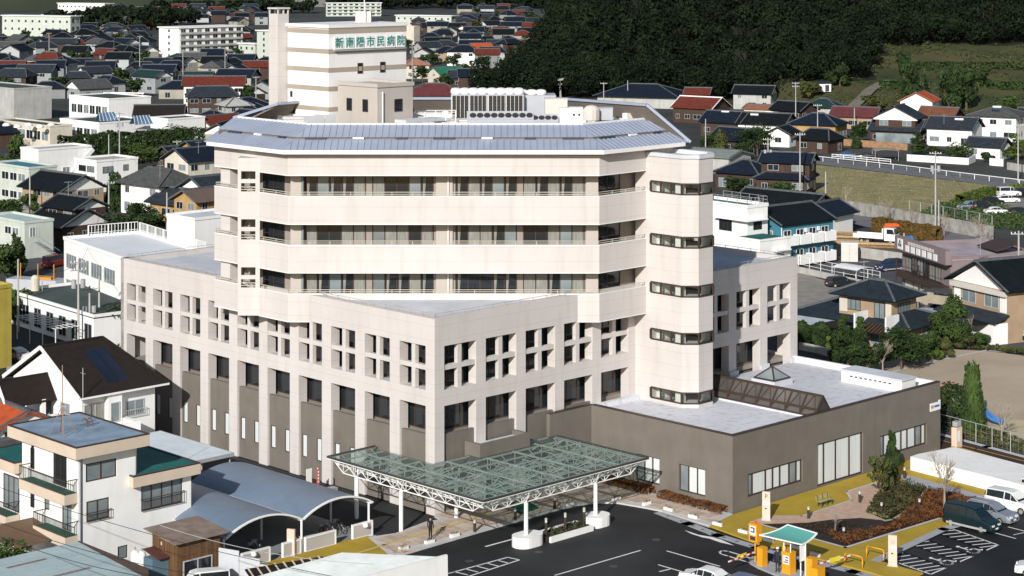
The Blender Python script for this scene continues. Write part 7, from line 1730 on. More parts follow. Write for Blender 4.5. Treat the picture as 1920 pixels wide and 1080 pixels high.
hf((1395, 222), (1445, 224), 7, 2.8, 'gable', mat('rust_sheet2', (.28, .12, .07), .8, .2), M_cream, 'low shed with a rust coloured roof below the forest edge house', st=1, pitch=.25, win=False)
hf((1445, 224), (1500, 228), 8, 2.8, 'gable', M_black_t, M_brownw, 'dark low roof right of the forest edge house', st=1, **kk)
hf((1120, 200), (1268, 204), 16, 3.4, 'hip', M_navy, M_grey, 'large navy hip roofed hall beyond the hospital roof', st=1, pitch=.36, ov=1.2, cat='hall', win=False)
n_ = hf((1632, 268), (1722, 272), 9, 3.2, 'gable', M_slate, M_brownw, 'brown walled house with a large white front gable', st=1, upper=None, gm=M_white, **kk)
def front_gable(t, w, y, z, h, m, rm, d):
    MB().box(-w / 2, w / 2, y, y + d, 3.2, z).build('upper_wall', M_brownw, t); MB().poly([(-w / 2 - .5, y - .03, z - .6), (w / 2 + .5, y - .03, z - .6), (w / 2 + .5, y - .03, z), (0, y - .03, z + h), (-w / 2 - .5, y - .03, z)]).build('gable', m, t)
    ro = MB(); ro.slab([(-w / 2 - 1, y - .8, z - .1), (0, y - .8, z + h + .25), (0, y + d, z + h + .25), (-w / 2 - 1, y + d, z - .1)], .15); ro.slab([(w / 2 + 1, y - .8, z - .1), (w / 2 + 1, y + d, z - .1), (0, y + d, z + h + .25), (0, y - .8, z + h + .25)], .15); o = ro.build('upper_roof', rm, t); MB().bar((0, y - .9, z + h + .3), (0, y + d, z + h + .3), .3).build('ridge_tiles', M_ridge, o)
front_gable(n_, 10, -3.6, 6.4, 2.6, M_white, M_slate, 8)
for x in (-2.9, 2.9): window(n_, x, -3.6, 4.4, 2.2, 1.4, 0, M_alu, M_glassb, 2)
MB().box(-4.6, 4.6, -4.62, -4.5, .3, 2.6).build('glass_porch', M_glassb, n_)
hf((1688, 232), (1748, 234), 9, 6.2, 'gable', M_oranget, M_white, 'bright orange roof behind the white front gable', win=False, **kk)
hf((1722, 250), (1786, 253), 8, 4.4, 'gable', mat('red_brown_tiles', (.17, .065, .035), .7, .25), M_brownw, 'red brown roof right of the bright orange roof', st=1, **kk)
o_ = hf((1738, 272), (1822, 276), 9, 4.2, 'gable', M_slate, M_white, 'white house with a slate roof and glazed porch behind the garden wall', st=1, gm=M_white, **kk); solar(o_, 1.5, -2.0, 5.3)
hf((1812, 296), (1875, 300), 6, 2.8, 'gable', M_slate, M_white, 'slate roofed gatehouse right of the glazed porch house', st=1, gm=M_white, **kk)
p_ = hf((1820, 262), (1905, 266), 10, 6.2, 'hip', M_greyt, M_white, 'white two-storey house with a grey hip roof at the right', pitch=.35, ov=1.0); solar(p_, 0, -2.4, 7.2)
hf((1905, 258), (1990, 262), 8, 5, 'gable', M_teal, M_tanw, 'tan house cut by the right edge below the green slope', **kk)
carport(1660, 300, 5.5, 5, 2.6, -2, mat('tan_sheet', (.30, .27, .21)), 'tan roofed carport behind the black saloon')
lowwall([G(1702, 302), G(1815, 309), G(1828, 303)], .3, 1.5, M_white, 'white garden wall below the glazed porch house')
lowwall([G(1857, 310), G(1880, 312)], .3, 1.6, M_white, 'short white wall right of the gatehouse'); lowwall([G(1890, 318), G(1960, 330)], .3, 1.6, M_conc, 'pale wall at the right edge beside the road')
lowwall([G(1570, 272), G(1640, 277), G(1700, 282)], .4, 1.6, mat('orange_stone', (.34, .20, .11), .9, .3, 1), 'orange brown stone terrace wall below the maroon house')
ph = [(1332, 290, 5.2, 6, 'bushy', L_dark, 'dark tree left of the yellowish conifer'), (1352, 297, 6.6, 4.2, 'cone', L_olive, 'yellowish conifer behind the workshop'), (1420, 292, 8.0, 10.5, 'bushy', L_dark, 'large dark round tree between workshop and small black house'), (1390, 300, 4.4, 6, 'bushy', L_dark, 'low dark tree right of the conifer'), (1610, 268, 6, 5.4, 'bushy', L_dark, 'dark tree left of the brown white-gabled house'),
      (1606, 278, 3, 2.6, 'cone', L_dark, 'small cone tree by the terrace wall'), (1720, 290, 5, 6, 'layers', L_dark, 'garden pine left of the glazed porch'), (1800, 300, 4.2, 7, 'ball', L_mid, 'big round clipped tree behind the garden wall'), (1752, 298, 3.2, 5, 'bushy', L_dark, 'dark shrub mass inside the garden wall'), (1885, 262, 6.4, 7, 'bushy', L_mid, 'green tree before the grey hip roofed house'), (1905, 300, 6, 7.5, 'layers', L_fresh, 'bright green pine at the right edge by the road'), (1470, 372, 3.6, 6, 'bushy', L_mid, 'green bush in front of the timber house'), (1380, 362, 3.6, 6.5, 'bushy', L_dark, 'dark shrubs before the navy wing'), (1545, 268, 2.2, 6, 'bushy', L_dark, 'low dark bush below the ochre house'), (1850, 305, 2.6, 3.6, 'bushy', L_dark, 'shrub between garden wall and gatehouse')]
for k, (px, py, h, w, kd, m, lab) in enumerate(ph): tree(px, py, h, w, kd, m, lab, 'trees among the hillside houses', seed=50 + k, th=.1 * h, leaf=.32, n=1300)
for k, (px, py, h, a, tr, lab) in enumerate(((1754, 434, 13.5, 2, True, 'tall concrete pole with a transformer by the field wall'), (1760, 438, 5.6, 0, False, 'short grey pole beside the transformer pole'), (1500, 371, 12.5, 1, False, 'pole in front of the timber house'), (1440, 358, 10.5, 2, True, 'pole with a crossarm left of the timber house'), (1323, 292, 8.5, 0, False, 'slim pole behind the stair tower top'), (1492, 228, 11, 2, False, 'pole behind the ochre house'), (1533, 282, 11, 1, False, 'pole in front of the ochre house'), (1910, 612, 12, 1, False, 'pole right of the white gabled house'), (1909, 342, 12, 1, False, 'pole at the right edge by the road bend'), (1602, 245, 6, 0, False, 'thin pole in front of the maroon house'), (1132, 212, 9, 1, False, 'pole left of the navy hall'), (1177, 200, 8, 0, False, 'thin mast behind the navy hall'), (1548, 394, 7, 0, False, 'thin pole beside the field corner'), (1695, 545, 8, 0, False, 'dark post in front of the mauve office left corner'))):
    pole(px, py, h, lab, a, tr)
for k, (px, py, h) in enumerate(((1588, 410, 5), (1662, 423, 6), (1710, 432, 5), (1770, 446, 6), (1840, 458, 7), (1586, 385, 5), (1895, 640, 5))): tree(px, py, h, 3, 'bare', L_dark, ['bare roadside tree nearest the apartment', 'bare roadside tree behind the crane truck', 'bare roadside tree left of the transformer pole', 'bare roadside tree right of the transformer pole', 'bare roadside tree before the pale blue roof', 'bare sapling at the near field corner', 'bare sapling beside the white pickup'][k], 'bare roadside trees', seed=70 + k, name='bare_tree')
# ================================================================== left middle distance, town, wooded hill
def bc(px, py, lw, rw, h, label, roofm=None, wm=None, rot=44, cat='building', name='building', strips=(), wf=None, par=True, st=2):
    "flat roofed block whose near corner stands at ground pixel (px, py): rw along the right face, lw along the left face; strips = (face, z0, z1, a, b, n) rows of windows"
    x, y = G(px, py); t = thing(name, label, cat, (x, y, 0), R(rot)); wm = wm or M_white
    MB().box(0, rw, 0, lw, -.2, h).build('wall', wm, t); ro = MB().box(.15, rw - .15, .15, lw - .15, h, h + .05).build('roof', roofm or M_conc, t)
    if par: MB().box(-.1, rw + .1, -.1, .15, h, h + .4).box(-.1, .15, .15, lw + .1, h, h + .4).box(rw - .15, rw + .1, .15, lw + .1, h, h + .4).box(.15, rw - .15, lw - .15, lw + .1, h, h + .4).build('parapet', wm, ro)
    for f, z0, z1, a, b, n in strips:
        for k in range(n):
            c = a + (b - a) * (k + .5) / n; w = (b - a) / n * .86
            if f == 'R': window(t, c, 0, z0, w, z1 - z0, 0, wf or M_wmetal, M_glass if k % 3 else M_glassb, 2)
            else: window(t, 0, c, z0, w, z1 - z0, RZL, wf or M_wmetal, M_glass if k % 3 else M_glassb, 2)
    return t
M_groof = mat('dark_green_roof', (.055, .075, .07), .9, .25, .3); M_paleg = mat('pale_green_wall', (.52, .56, .50), .85, .08, .5, dirt=.12)
# white annexe building behind the hospital's left end
g = hf((120, 574), (240, 626), 10.5, 8.8, 'flat', mat('white_roof_sheet', (.72, .74, .76), .8, .06, .3), M_white, 'white two-storey school-like block joined behind the left end of the hospital', win=False, cat='building', name='annexe_building', pitch=0)
gw = math.dist(G(120, 574), G(240, 626))
for z in (1.9, 5.3):
    for k in range(4): window(g, -gw / 2 + 2.9 + 4.6 * k, -5.25, z, 3.8, 1.9, 0, M_alu, M_glassb, 4)
for a, b in (((-gw / 2 + 1, 5.0), (gw / 2, 5.0)), ((-gw / 2 + .3, -2), (-gw / 2 + .3, 5.0))):
    L = math.dist(a, b); n = int(L / .45); r = MB()
    for k in range(n + 1): x, y = a[0] + (b[0] - a[0]) * k / n, a[1] + (b[1] - a[1]) * k / n; q = .07 if k % 6 == 0 else .03; r.box(x - q, x + q, y - q, y + q, 9.2, 10.5)
    r.bar((*a, 10.5), (*b, 10.5), .08).bar((*a, 9.5), (*b, 9.5), .06).build('roof_railing', M_wmetal, g)
bc(365, 520, 7, 12, 8.2, 'small white roof cabin block behind the railing roof', M_deckb)
# low dark flat roofed building with pergola
h_ = hf((16, 604), (176, 656), 15, 3.7, 'flat', M_groof, M_white, 'low white building with a dark flat roof and white fascia', win=False, st=1, cat='building', name='low_building', pitch=0); hw = math.dist(G(16, 604), G(176, 656))
for k in range(7): window(h_, -hw / 2 + 1.6 + (hw - 3) * k / 6, -7.5, .5, 1.9, 2.4, 0, M_alu, M_glass, 2)
t = thing('pergola', 'thin white pipe pergola frame before the low white building', 'pergola', (*G(90, 645), 0), h_.rotation_euler.z)
for x in (-5, -1.6, 1.8, 5.2):
    MB().tube((x, -1.6, 0), (x, -1.6, 2.7), .06).build('post', M_wmetal, t)
for k in range(5): MB().bar((-5.4, -1.7 + .7 * k, 2.75), (5.6, -1.7 + .7 * k, 2.75), .06).build('rail', M_wmetal, t)
for k in range(8): MB().bar((-5.2 + 1.5 * k, -1.8, 2.82), (-5.2 + 1.5 * k, 1.4, 2.82), .05).build('crossbar', M_wmetal, t)
t = thing('water_tank', 'cylindrical cream tank on the dark flat roof', 'water tank', (*G(66, 545, 3.8), 3.8), 0); MB().lathe([(.55, 0), (.55, 1.6), (.3, 1.95), (.05, 2.0)], 12).build('tank', M_cream, t); MB().tube((.9, 0, 0), (.9, 0, 1.2), .06).build('pipe', M_gmetal, t)
bc(40, 604, 4, 4, 2.4, 'small grey block shed at the pergola end', M_conc, M_grey)
t = thing('skip', 'grey open container with orange railings behind the low building', 'container', (*G(70, 552, 0), 0), R(-14)); c = MB(); c.prism([(-4, -1.3), (3.4, -1.3), (4.2, 0), (3.4, 1.3), (-4, 1.3)], .2, 2.2); c.build('hull', M_pale, t); MB().box(-.6, 2.4, -.7, .7, 2.2, 2.5).build('hatch', mat('hatch_orange', (.60, .28, .03), .6), t)
for x in (-2, .6, 3): MB().tube((x, -1, 2.2), (x, -1, 4.4), .07).build('post', mat('hatch_orange', (.6, .28, .03)), t)
sheet('yard_asphalt', GP([(-20, 610), (100, 640), (235, 700), (120, 760), (-30, 720)]), .01, M_asph); sheet('town_lane', GP([(60, 480), (240, 520), (240, 560), (100, 545), (20, 500)]), .01, M_asph2)
bc(-87, 705, 14, 7.2, 9.0, 'yellow walled building at the left edge of the photo', M_conc, mat('yellow_wall', (.40, .32, .06), .8, .15, dirt=.15), strips=(('L', 1, 3, 1, 7, 2), ('L', 4.5, 6.5, 1, 7, 2)))
bc(46, 486, 12, 5, 5.4, 'pale block with outside stairs at the left edge', mat('pale_teal_roof', (.40, .52, .50), .8), M_paleg, strips=(('L', 3.4, 4.6, 1.5, 6, 2), ('L', .6, 1.8, 1.5, 6, 2), ('R', 3.2, 4.8, .8, 2, 1)))
t = thing('outside_stairs', 'grey steel stairs beside the pale block', 'stairs', (*G(66, 486), 0), R(44)); MB().box(.0, 4.2, 1.5, 5, 0, 2.7).build('landing_block', M_conc, t); MB().box(0, 4, 1.4, 1.5, 2.7, 3.7).box(3.9, 4, 1.5, 5, 2.7, 3.7).build('railing', M_gmetal, t)
for k in range(10): MB().box(.4 + .38 * k, .8 + .38 * k, -.1, 1.3, 2.6 - .27 * k - .1, 2.6 - .27 * k).build('step', M_gmetal, t)
MB().bar((.4, -.12, 3.5), (4.2, -.12, .9), .06).bar((.4, 1.32, 3.5), (4.2, 1.32, .9), .06).build('handrail', M_gmetal, t)
bc(54, 384, 14, 6, 6.6, 'cream two-storey block with a teal roof edge at the left', mat('teal_roof', (.05, .20, .26), .7), M_paleg, strips=(('L', 4.1, 5.6, 1, 10, 3), ('L', .8, 2.2, 1, 10, 3)))
w1 = bc(72, 341, 7, 12.5, 6.3, 'white two-storey house with an outside flight of stairs', M_conc, strips=(('R', 1.0, 3.2, 1, 3, 1), ('R', 1.4, 2.6, 5.5, 7.5, 1), ('L', 1.2, 2.4, 1, 5, 2)))
for k in range(12): MB().box(11.5 - .42 * k, 12.0 - .42 * k, -1.2, -.01, 4.9 - .4 * k, 5.0 - .4 * k).build('stair_step', M_wmetal, w1)
MB().bar((12.2, -1.25, 6), (7, -1.25, 1.1), .2, .9).build('stair_wall', M_white, w1)
bc(181, 361, 8, 9.5, 5.9, 'white two-storey block with a grey roof and brown lower windows', M_conc, strips=(('L', 3.8, 5, .6, 6.6, 2), ('L', 2.0, 3.0, .4, 7.4, 4), ('R', 3.6, 4.9, 1.2, 4, 1), ('R', 3.8, 5, 6, 7.4, 1)), wf=M_brownfr)
# school blocks with strip windows
sch = [(26, 226, 30, 12, 8.6, 'tall grey blank school block at the left edge', (), M_grey), (204, 235, 20, 13.5, 6.9, 'upper school block with a blank concrete end wall', (('L', 2.6, 5.0, .5, 19, 6),), M_white), (186, 279, 17.5, 14.5, 5.9, 'lower white school block above the dark hedge', (('L', 2.4, 4.6, .6, 16.5, 5),), M_white),
       (94, 281, 26, 6, 5.4, 'low school corridor block on pilotis with domed skylights', (('L', 2.0, 4.2, .6, 25, 7),), M_cream), (315, 268, 8, 11, 5.6, 'right-hand white school block behind the hedge', (), M_white), (262, 262, 9, 7, 4.2, 'recessed dark school link block', (), M_groof)]
for px, py, lw, rw, h, lab, stp, wm in sch: bc(px, py, lw, rw, h, lab, M_groof, wm, strips=stp, name='school_block', cat='school block')
for px, py, z, lab in ((200, 226, 6.2, 'left blue glazed ridge skylight on the school roof'), (265, 232, 5.6, 'right blue glazed ridge skylight on the school roof')):
    t = thing('skylight', lab, 'skylight', (*G(px, py, z), z), R(40), 'school skylights'); MB().slab([(-2.6, -1.4, 0), (2.6, -1.4, 0), (2.2, 0, 2), (-2.2, 0, 2)], .06).slab([(-2.6, 1.4, 0), (2.6, 1.4, 0), (2.2, 0, 2), (-2.2, 0, 2)], .06).build('glazing', glassmat('sky_glass', (.10, .18, .28), .2), t)
    for k in range(6): MB().bar((-2.5 + k, -1.42, .03), (-2.1 + .84 * k, 0, 2.05), .08).build('glazing_bar', M_wmetal, t)
for k in range(5):
    t = thing('dome_skylight', f'{["first", "second", "third", "fourth", "fifth"][k]} white dome skylight from the left on the low school roof', 'skylight', (*G(12 + 21 * k, 236 + 3 * (k % 2), 5.5), 5.5), 0, 'dome skylights'); MB().lathe([(1.0, 0), (1.0, .2), (.75, .55), (.3, .75), (.02, .8)], 12).build('dome', M_wmetal, t, True)
hedge([G(120, 303), G(200, 296), G(290, 290), G(372, 284)], 5, 5.2, L_dark, 'tall dark hedge row in front of the school blocks', leaf=.42, n=2600)
for k, (px, py, h, w, kd, m, lab) in enumerate(((205, 296, 6.2, 6, 'cone', L_dark, 'pointed dark tree at the hedge behind the white block'), (330, 284, 6.5, 10, 'ball', L_dark, 'rounded dark tree at the right end of the hedge'), (245, 306, 5, 9, 'bushy', L_mid, 'green tree in front of the hedge middle'), (285, 318, 5.2, 9, 'bushy', L_mid, 'green tree mass left of the navy roofed house'), (215, 395, 7, 4, 'cone', L_dark, 'dark conifer in front of the white two-storey block'), (20, 330, 9, 7, 'loose', L_mid, 'sparse tall tree at the left edge before the school'), (235, 455, 6, 8, 'bushy', L_dark, 'dark garden trees behind the white railing roof'), (290, 462, 6, 8, 'bushy', L_dark, 'dark garden tree left of the bare pole'), (335, 455, 5, 6, 'bushy', L_mid, 'shrubs before the ochre veranda house'), (262, 430, 5, 6, 'bushy', L_dark, 'dark tree below the grey tiled roof'), (15, 415, 4.5, 7, 'bushy', L_mid, 'green garden trees at the left edge'), (60, 400, 4, 5, 'bushy', L_mid, 'garden tree before the cream block'), (12, 530, 7, 7, 'bushy', L_mid, 'green tree before the pale block'), (30, 520, 6.5, 4.4, 'upright', L_dark, 'dark upright tree beside the grey container'), (28, 610, 5, 4, 'bushy', L_mid, 'green bush left of the pergola'), (375, 440, 4, 5, 'bushy', L_dark, 'dark shrubs left of the balcony end'))):
    tree(px, py, h, w, kd, m, lab, 'trees left of the hospital', seed=90 + k, th=.08 * h, leaf=.3 if py > 380 else .42, n=1500)
tree(50, 318, 9, 5, 'bare', L_dark, 'bare grey tree before the school corridor', seed=120, name='bare_tree')
def palm(px, py, h, label, sd):
    t = thing('palm_tree', label, 'palm', (*G(px, py), 0), 0, 'palms'); rr = random.Random(sd); b = MB(); p = Vector((0, 0, 0)); pts = [p.copy()]
    for k in range(5): p += Vector((rr.uniform(-.1, .35), 0, h / 5)); pts.append(p.copy())
    for a, c in zip(pts[:-1], pts[1:]): b.tube(a, c, .24, 7, .22)
    b.build('trunk', M_bark, t); f = MB()
    for k in range(22):
        a = 2.4 * k; el = rr.uniform(-.3, .9); q = p.copy(); d = Vector((math.cos(a) * math.cos(el), math.sin(a) * math.cos(el), math.sin(el))); s = Vector((-math.sin(a), math.cos(a), 0)) * .3
        for j in range(4):
            n = q + d * .62; d = (d + Vector((0, 0, -.34))).normalized(); f.poly([q - s * (1 - j * .2), n - s * (.8 - j * .2), n + s * (.8 - j * .2), q + s * (1 - j * .2)]); q = n
    f.build('fronds', L_mid, t)
palm(204, 646, 3.4, 'left leaning palm between the pole and the hospital corner', 1); palm(212, 640, 3.8, 'right palm close to the hospital corner', 2)
ground_leaves('palm_bed', GP([(180, 636), (226, 630), (226, 655), (185, 660)]), 0, .5, L_olive, 500, .2)
for px, py, kd, c, rz, lab in ((104, 500, 'van', 'red', 60, 'dull red van parked in the lane behind the white block'), (32, 674, 'sedan', 'white', 130, 'white saloon in the dark yard by the yellow building'), (48, 702, 'wagon', 'silver_blue', 150, 'silver estate car with a roof rack in the dark yard'), (92, 706, 'sedan', 'white', 160, 'white car half behind the gabled house roof'), (262, 668, 'wagon', 'white', 170, 'white estate car glimpsed through the first colonnade bay'), (312, 690, 'sedan', 'white', 170, 'white car glimpsed through the second colonnade bay')):
    car(kd, paint(c, {'red': (.25, .03, .02), **PC}[c]), G(px, py), R(rz), lab, 'van' if kd == 'van' else 'car', rack=kd == 'wagon')
for k, (px, py, h, a, tr, lab) in enumerate(((147, 652, 10.5, 2, True, 'tall pole with switchgear left of the twin poles'), (168, 646, 7, 1, True, 'left of the twin transformer poles by the hospital corner'), (186, 642, 8, 0, False, 'right of the twin transformer poles by the hospital corner'), (204, 448, 9.5, 1, False, 'pole between the white block and the black tiled house'), (56, 408, 8, 0, False, 'pole before the cream block with the teal roof'), (313, 462, 8.6, 0, False, 'pole rising behind the white railing roof'), (224, 312, 12, 2, True, 'tall pole in front of the lower school block'), (204, 312, 7, 0, False, 'thin pole left of the tall school pole'), (34, 622, 9, 0, False, 'slim grey pole beside the pergola'), (332, 305, 5, 1, False, 'pole before the navy roofed houses'), (480, 214, 11, 1, False, 'pole left of the chimney'), (773, 170, 16, 2, True, 'lattice like pole right of the plant tower'), (262, 148, 16, 1, False, 'far pole before the white slab apartments'), (92, 132, 15, 1, False, 'far pole among the left town houses'), (343, 170, 14, 1, False, 'far pole below the slab apartment balconies'), (422, 165, 14, 1, False, 'far pole right of the slab apartment'))):
    pole(px, py, h, lab, a, tr, rz=R(30))
# houses near left
kl = dict(pitch=.48, ov=.8)
house(128, 452, 9.5, 9, 3.1, -42, 'gable', M_black_t, M_brownw, 'old black tiled two-storey house with white gables', gm=M_white, st=1, **kl); hh = [o for o in COL.objects if o.name.startswith('house')][-1]; upper_storey(hh, .3, 1.2, 8, 6, 3.1, 5.6, 'gable', rm=M_black_t, wm=M_brownw)
house(118, 398, 12, 9, 4.6, -42, 'gable', M_black_t, M_tanw, 'black tiled house directly behind the old two-storey house', gm=M_white, **kl)
house(70, 372, 8, 7, 3.0, -42, 'gable', mat('pale_blue_tin', (.10, .22, .32), .5), M_cream, 'low cream house with a pale blue tin roof', st=1, **kl)
house(300, 398, 11, 9, 5.4, -42, 'irimoya', M_greyt, M_white, 'large house with a weathered grey tiled roof', ridge=M_greyt, **kl)
house(366, 352, 9, 8, 5.8, 44, 'gable', M_navy, M_cream, 'cream two-storey house with a navy roof beside the hospital end', skirt=1.2, **kl)
house(395, 318, 12, 8, 4.2, 44, 'gable', M_navy, M_ochre, 'navy roof behind the cream two-storey house', **kl); house(338, 318, 8, 6, 3.4, 44, 'gable', M_navy, M_brownw, 'small navy roof left of the cream two-storey house', st=1, **kl)
house(345, 410, 9, 8, 3.0, -42, 'gable', M_slate, M_ochre, 'slate roofed ochre house below the grey tiled roof', st=1, **kl); house(378, 428, 6, 7, 5.0, -42, 'gable', mat('brown_roof_tin', (.14, .10, .08), .8), M_ochre, 'ochre house with a brown veranda balcony', **kl)
house(402, 408, 9, 8, 5.2, 44, 'gable', M_slate, M_white, 'white gabled house just left of the balcony end', gm=M_white, **kl); house(402, 448, 5, 5, 2.8, 44, 'gable', M_greyt, M_ochre, 'small ochre shed at the foot of the balcony end', st=1, **kl)
house(398, 215, 14, 10, 5.5, 10, 'irimoya', M_slate, M_brownw, 'temple like house with a slate roof left of the chimney', **kl); house(402, 196, 18, 9, 6.2, 5, 'gable', M_redt, M_white, 'long red roofed white house behind the temple like house', **kl)
house(440, 232, 7, 7, 5.2, 30, 'hip', M_grey, M_grey, 'grey concrete house below the left roof end', **kl); house(232, 214, 11, 8, 3.8, -12, 'gable', M_redt, M_brownw, 'red roofed house behind the upper school block', gm=M_brownw, ridge=M_wmetal, **kl); house(300, 246, 12, 9, 4.4, 5, 'gable', M_browns, M_brownw, 'dark brown roofed house right of the blank end wall', **kl)
# far slabs of flats
def flats(px, py, lw, rw, h, fl, label, nR, nL=0, wm=None, rot=44):
    t = bc(px, py, lw, rw, h, label, M_conc, wm or M_white, rot=rot, name='apartment_block', cat='apartment block', par=False); fh = h / fl
    MB().box(-.6, rw + .6, -.6, lw + .6, h + .06, h + .5).build('roof_slab', M_white, t)
    for k in range(fl):
        for i in range(nR): window(t, rw * (i + .5) / nR, 0, k * fh + .9, rw / nR * .6, fh * .55, 0, M_alu, M_glass if (i + k) % 3 else M_glassb, 2)
        for i in range(nL): window(t, 0, lw * (i + .5) / nL, k * fh + .9, 1.3, 1.3, RZL, M_alu, M_glass, 1)
        if nR > 4: MB().box(.3, rw - .3, -.9, -.01, k * fh + .1, k * fh + .9).build('balcony', M_grey if wm is None else wm, t)
    return t
flats(336, 112, 15.5, 34, 13.6, 5, 'white slab apartment block with balconies left of the chimney', 8, 1)
flats(508, 114, 10, 12, 12.6, 5, 'pale apartment block just behind the chimney', 3, 1, M_paleg); flats(478, 112, 12, 4, 6.6, 2, 'low pale flats between the two apartment slabs', 1, 3, M_paleg)
flats(196, 36, 42, 10, 10.5, 3, 'long white slab of flats at the top left', 2, 12, rot=62); flats(132, 76, 46, 8, 12.5, 3, 'pale long slab of flats below the top left slab', 2, 10, M_paleg, rot=64); flats(170, 48, 40, 8, 6, 2, 'lower white slab in front of the long top slab', 2, 9, rot=62)
flats(612, 31, 10, 40, 9.5, 4, 'grey slab of flats above the plant tower', 10, 2, M_paleg, rot=8); flats(846, 50, 40, 9, 6.4, 2, 'long two-storey terrace of flats right of the plant tower', 2, 9, M_paleg, rot=64); bc(776, 84, 8, 5, 9, 'cream tower block right of the sign', M_conc, M_cream, rot=55)
# named far houses right of the plant tower
kf = dict(pitch=.5, ov=.7, wspace=4.5)
house(838, 156, 11, 8, 3.6, 35, 'gable', mat('bright_green_roof', (.02, .16, .10), .6), M_cream, 'cream house with a bright green roof', **kf); house(870, 122, 13, 9, 5.8, -5, 'hip', M_navy, M_white, 'white two-storey house with a navy hip roof above the green roof', **kf); house(901, 106, 9, 7, 4, 20, 'gable', M_oranget, M_white, 'orange roofed house at the forest edge', **kf)
house(778, 146, 9, 8, 5, 15, 'hip', mat('salmon_tiles', (.36, .16, .11), .8), M_cream, 'salmon roofed house right of the plant tower', **kf); house(815, 200, 18, 12, 3.8, 0, 'hip', M_maroon, M_grey, 'wide dark maroon roof behind the hospital roof rail', win=False, **kf); house(880, 92, 10, 8, 5.4, 10, 'gable', M_navy, M_white, 'white house with a navy roof and bright gable below the terrace', gm=M_white, **kf)
# the town: rows of houses going back, one object each
rr = random.Random(21); used_boxes = [(-40, 150, 0, 80), (285, 445, 44, 122), (465, 515, 50, 120), (0, 375, 190, 400), (375, 430, 170, 240), (210, 262, 190, 220), (795, 912, 102, 160), (755, 800, 60, 160), (600, 860, 0, 52), (770, 870, 160, 260)]
ROOFS = [(M_navy, 'navy'), (M_navy, 'navy'), (M_black_t, 'black'), (M_slate, 'slate grey'), (M_teal, 'dark teal'), (M_navy, 'navy'), (M_greyt, 'grey'), (M_black_t, 'black'), (M_navy, 'navy'), (M_slate, 'slate grey'), (M_black_t, 'black'), (M_navy, 'navy'), (M_redt, 'red')]; M_offw = mat('far_offwhite', (.29, .31, .31), .85, .1, .3, dirt=.2); WALLS = [(M_offw, 'off-white'), (mat('far_cream', (.34, .32, .26), .85, .15, .3), 'cream'), (mat('far_grey', (.22, .23, .23), .85, .15, .3), 'grey'), (M_brownw, 'brown'), (M_brownw, 'dark brown'), (mat('far_white', (.40, .42, .42), .85, .1, .3), 'white')]
ORD = ['first', 'second', 'third', 'fourth', 'fifth', 'sixth', 'seventh', 'eighth', 'ninth', 'tenth', 'eleventh', 'twelfth', 'thirteenth', 'fourteenth', 'fifteenth', 'sixteenth', 'seventeenth', 'eighteenth', 'nineteenth', 'twentieth', 'twenty-first', 'twenty-second', 'twenty-third', 'twenty-fourth', 'twenty-fifth', 'twenty-sixth', 'twenty-seventh', 'twenty-eighth', 'twenty-ninth', 'thirtieth', 'thirty-first', 'thirty-second', 'thirty-third']
Y = 488; row = 0; nh = 0; tt = []
while Y < 1530:
    py = 176955 / Y - 90; pxm = FP / Y; spots = []
    for side, (xa, xb) in (('left', (-25, 505)), ('right', (778, 1010 if Y > 900 else 925))):
        px = xa + rr.uniform(0, 14 * pxm); i = 0
        while px < xb:
            if not any(a < px < b and c < py < d for a, b, c, d in used_boxes):
                (rm, rn), (wm, wn) = rr.choice(ROOFS), rr.choice(WALLS); kd = rr.choice(['gable', 'gable', 'hip', 'irimoya']); two = rr.random() < .45
                if rr.random() < .13: tt.append((px, py + rr.uniform(-1, 1)))
                else:
                    house(px, py, rr.uniform(8, 12.5), rr.uniform(6.5, 9), 5.4 if two else 3.3, rr.choice([-8, 0, 6, 80, 40, -40]) + rr.uniform(-5, 5), kd, rm, wm, f'{rn} roofed {"two-storey " if two else ""}{wn} house, {ORD[i]} from left in {side} town row {ORD[row]}', 'tiled houses of the far town', st=2 if two else 1, gm=M_white if rr.random() < .45 else None, pitch=.5, ov=.7, wspace=5.5, win=Y < 1330); nh += 1
                i += 1
            px += rr.uniform(11.5, 16) * pxm
    Y += 20 + row * .9; row += 1
for k, (px, py) in enumerate(tt): tree(px, py, rr.uniform(5, 8), rr.uniform(6, 9), 'bushy', L_dark, f'dark garden tree among the far town roofs, {ORD[k]} from the near side', 'garden trees of the far town', seed=k % 4, leaf=.7, n=420)
house(802, 104, 10, 8, 4, 30, 'gable', M_slate, M_grey, 'grey house with a slate roof beside the cream tower block', **kf); house(838, 114, 10, 8, 4, 0, 'hip', M_navy, M_tanw, 'tan house with a navy hip roof left of the white two-storey house', **kf); house(820, 92, 12, 8, 3.4, 10, 'gable', M_black_t, M_cream, 'long cream house with a black roof below the terrace of flats', **kf); house(795, 122, 9, 7, 5, 80, 'gable', M_navy, M_grey, 'tall grey house with a navy roof above the salmon roof', **kf)
for k, (px, py) in enumerate(((765, 96), (785, 132), (792, 156), (812, 128), (830, 172), (850, 128), (868, 150), (885, 158), (905, 132))): tree(px, py, 6.5, 8, 'bushy', L_dark, f'{ORD[k]} dark tree from the left between the houses right of the plant tower', 'trees right of the plant tower', seed=k % 4, leaf=.55, n=700)
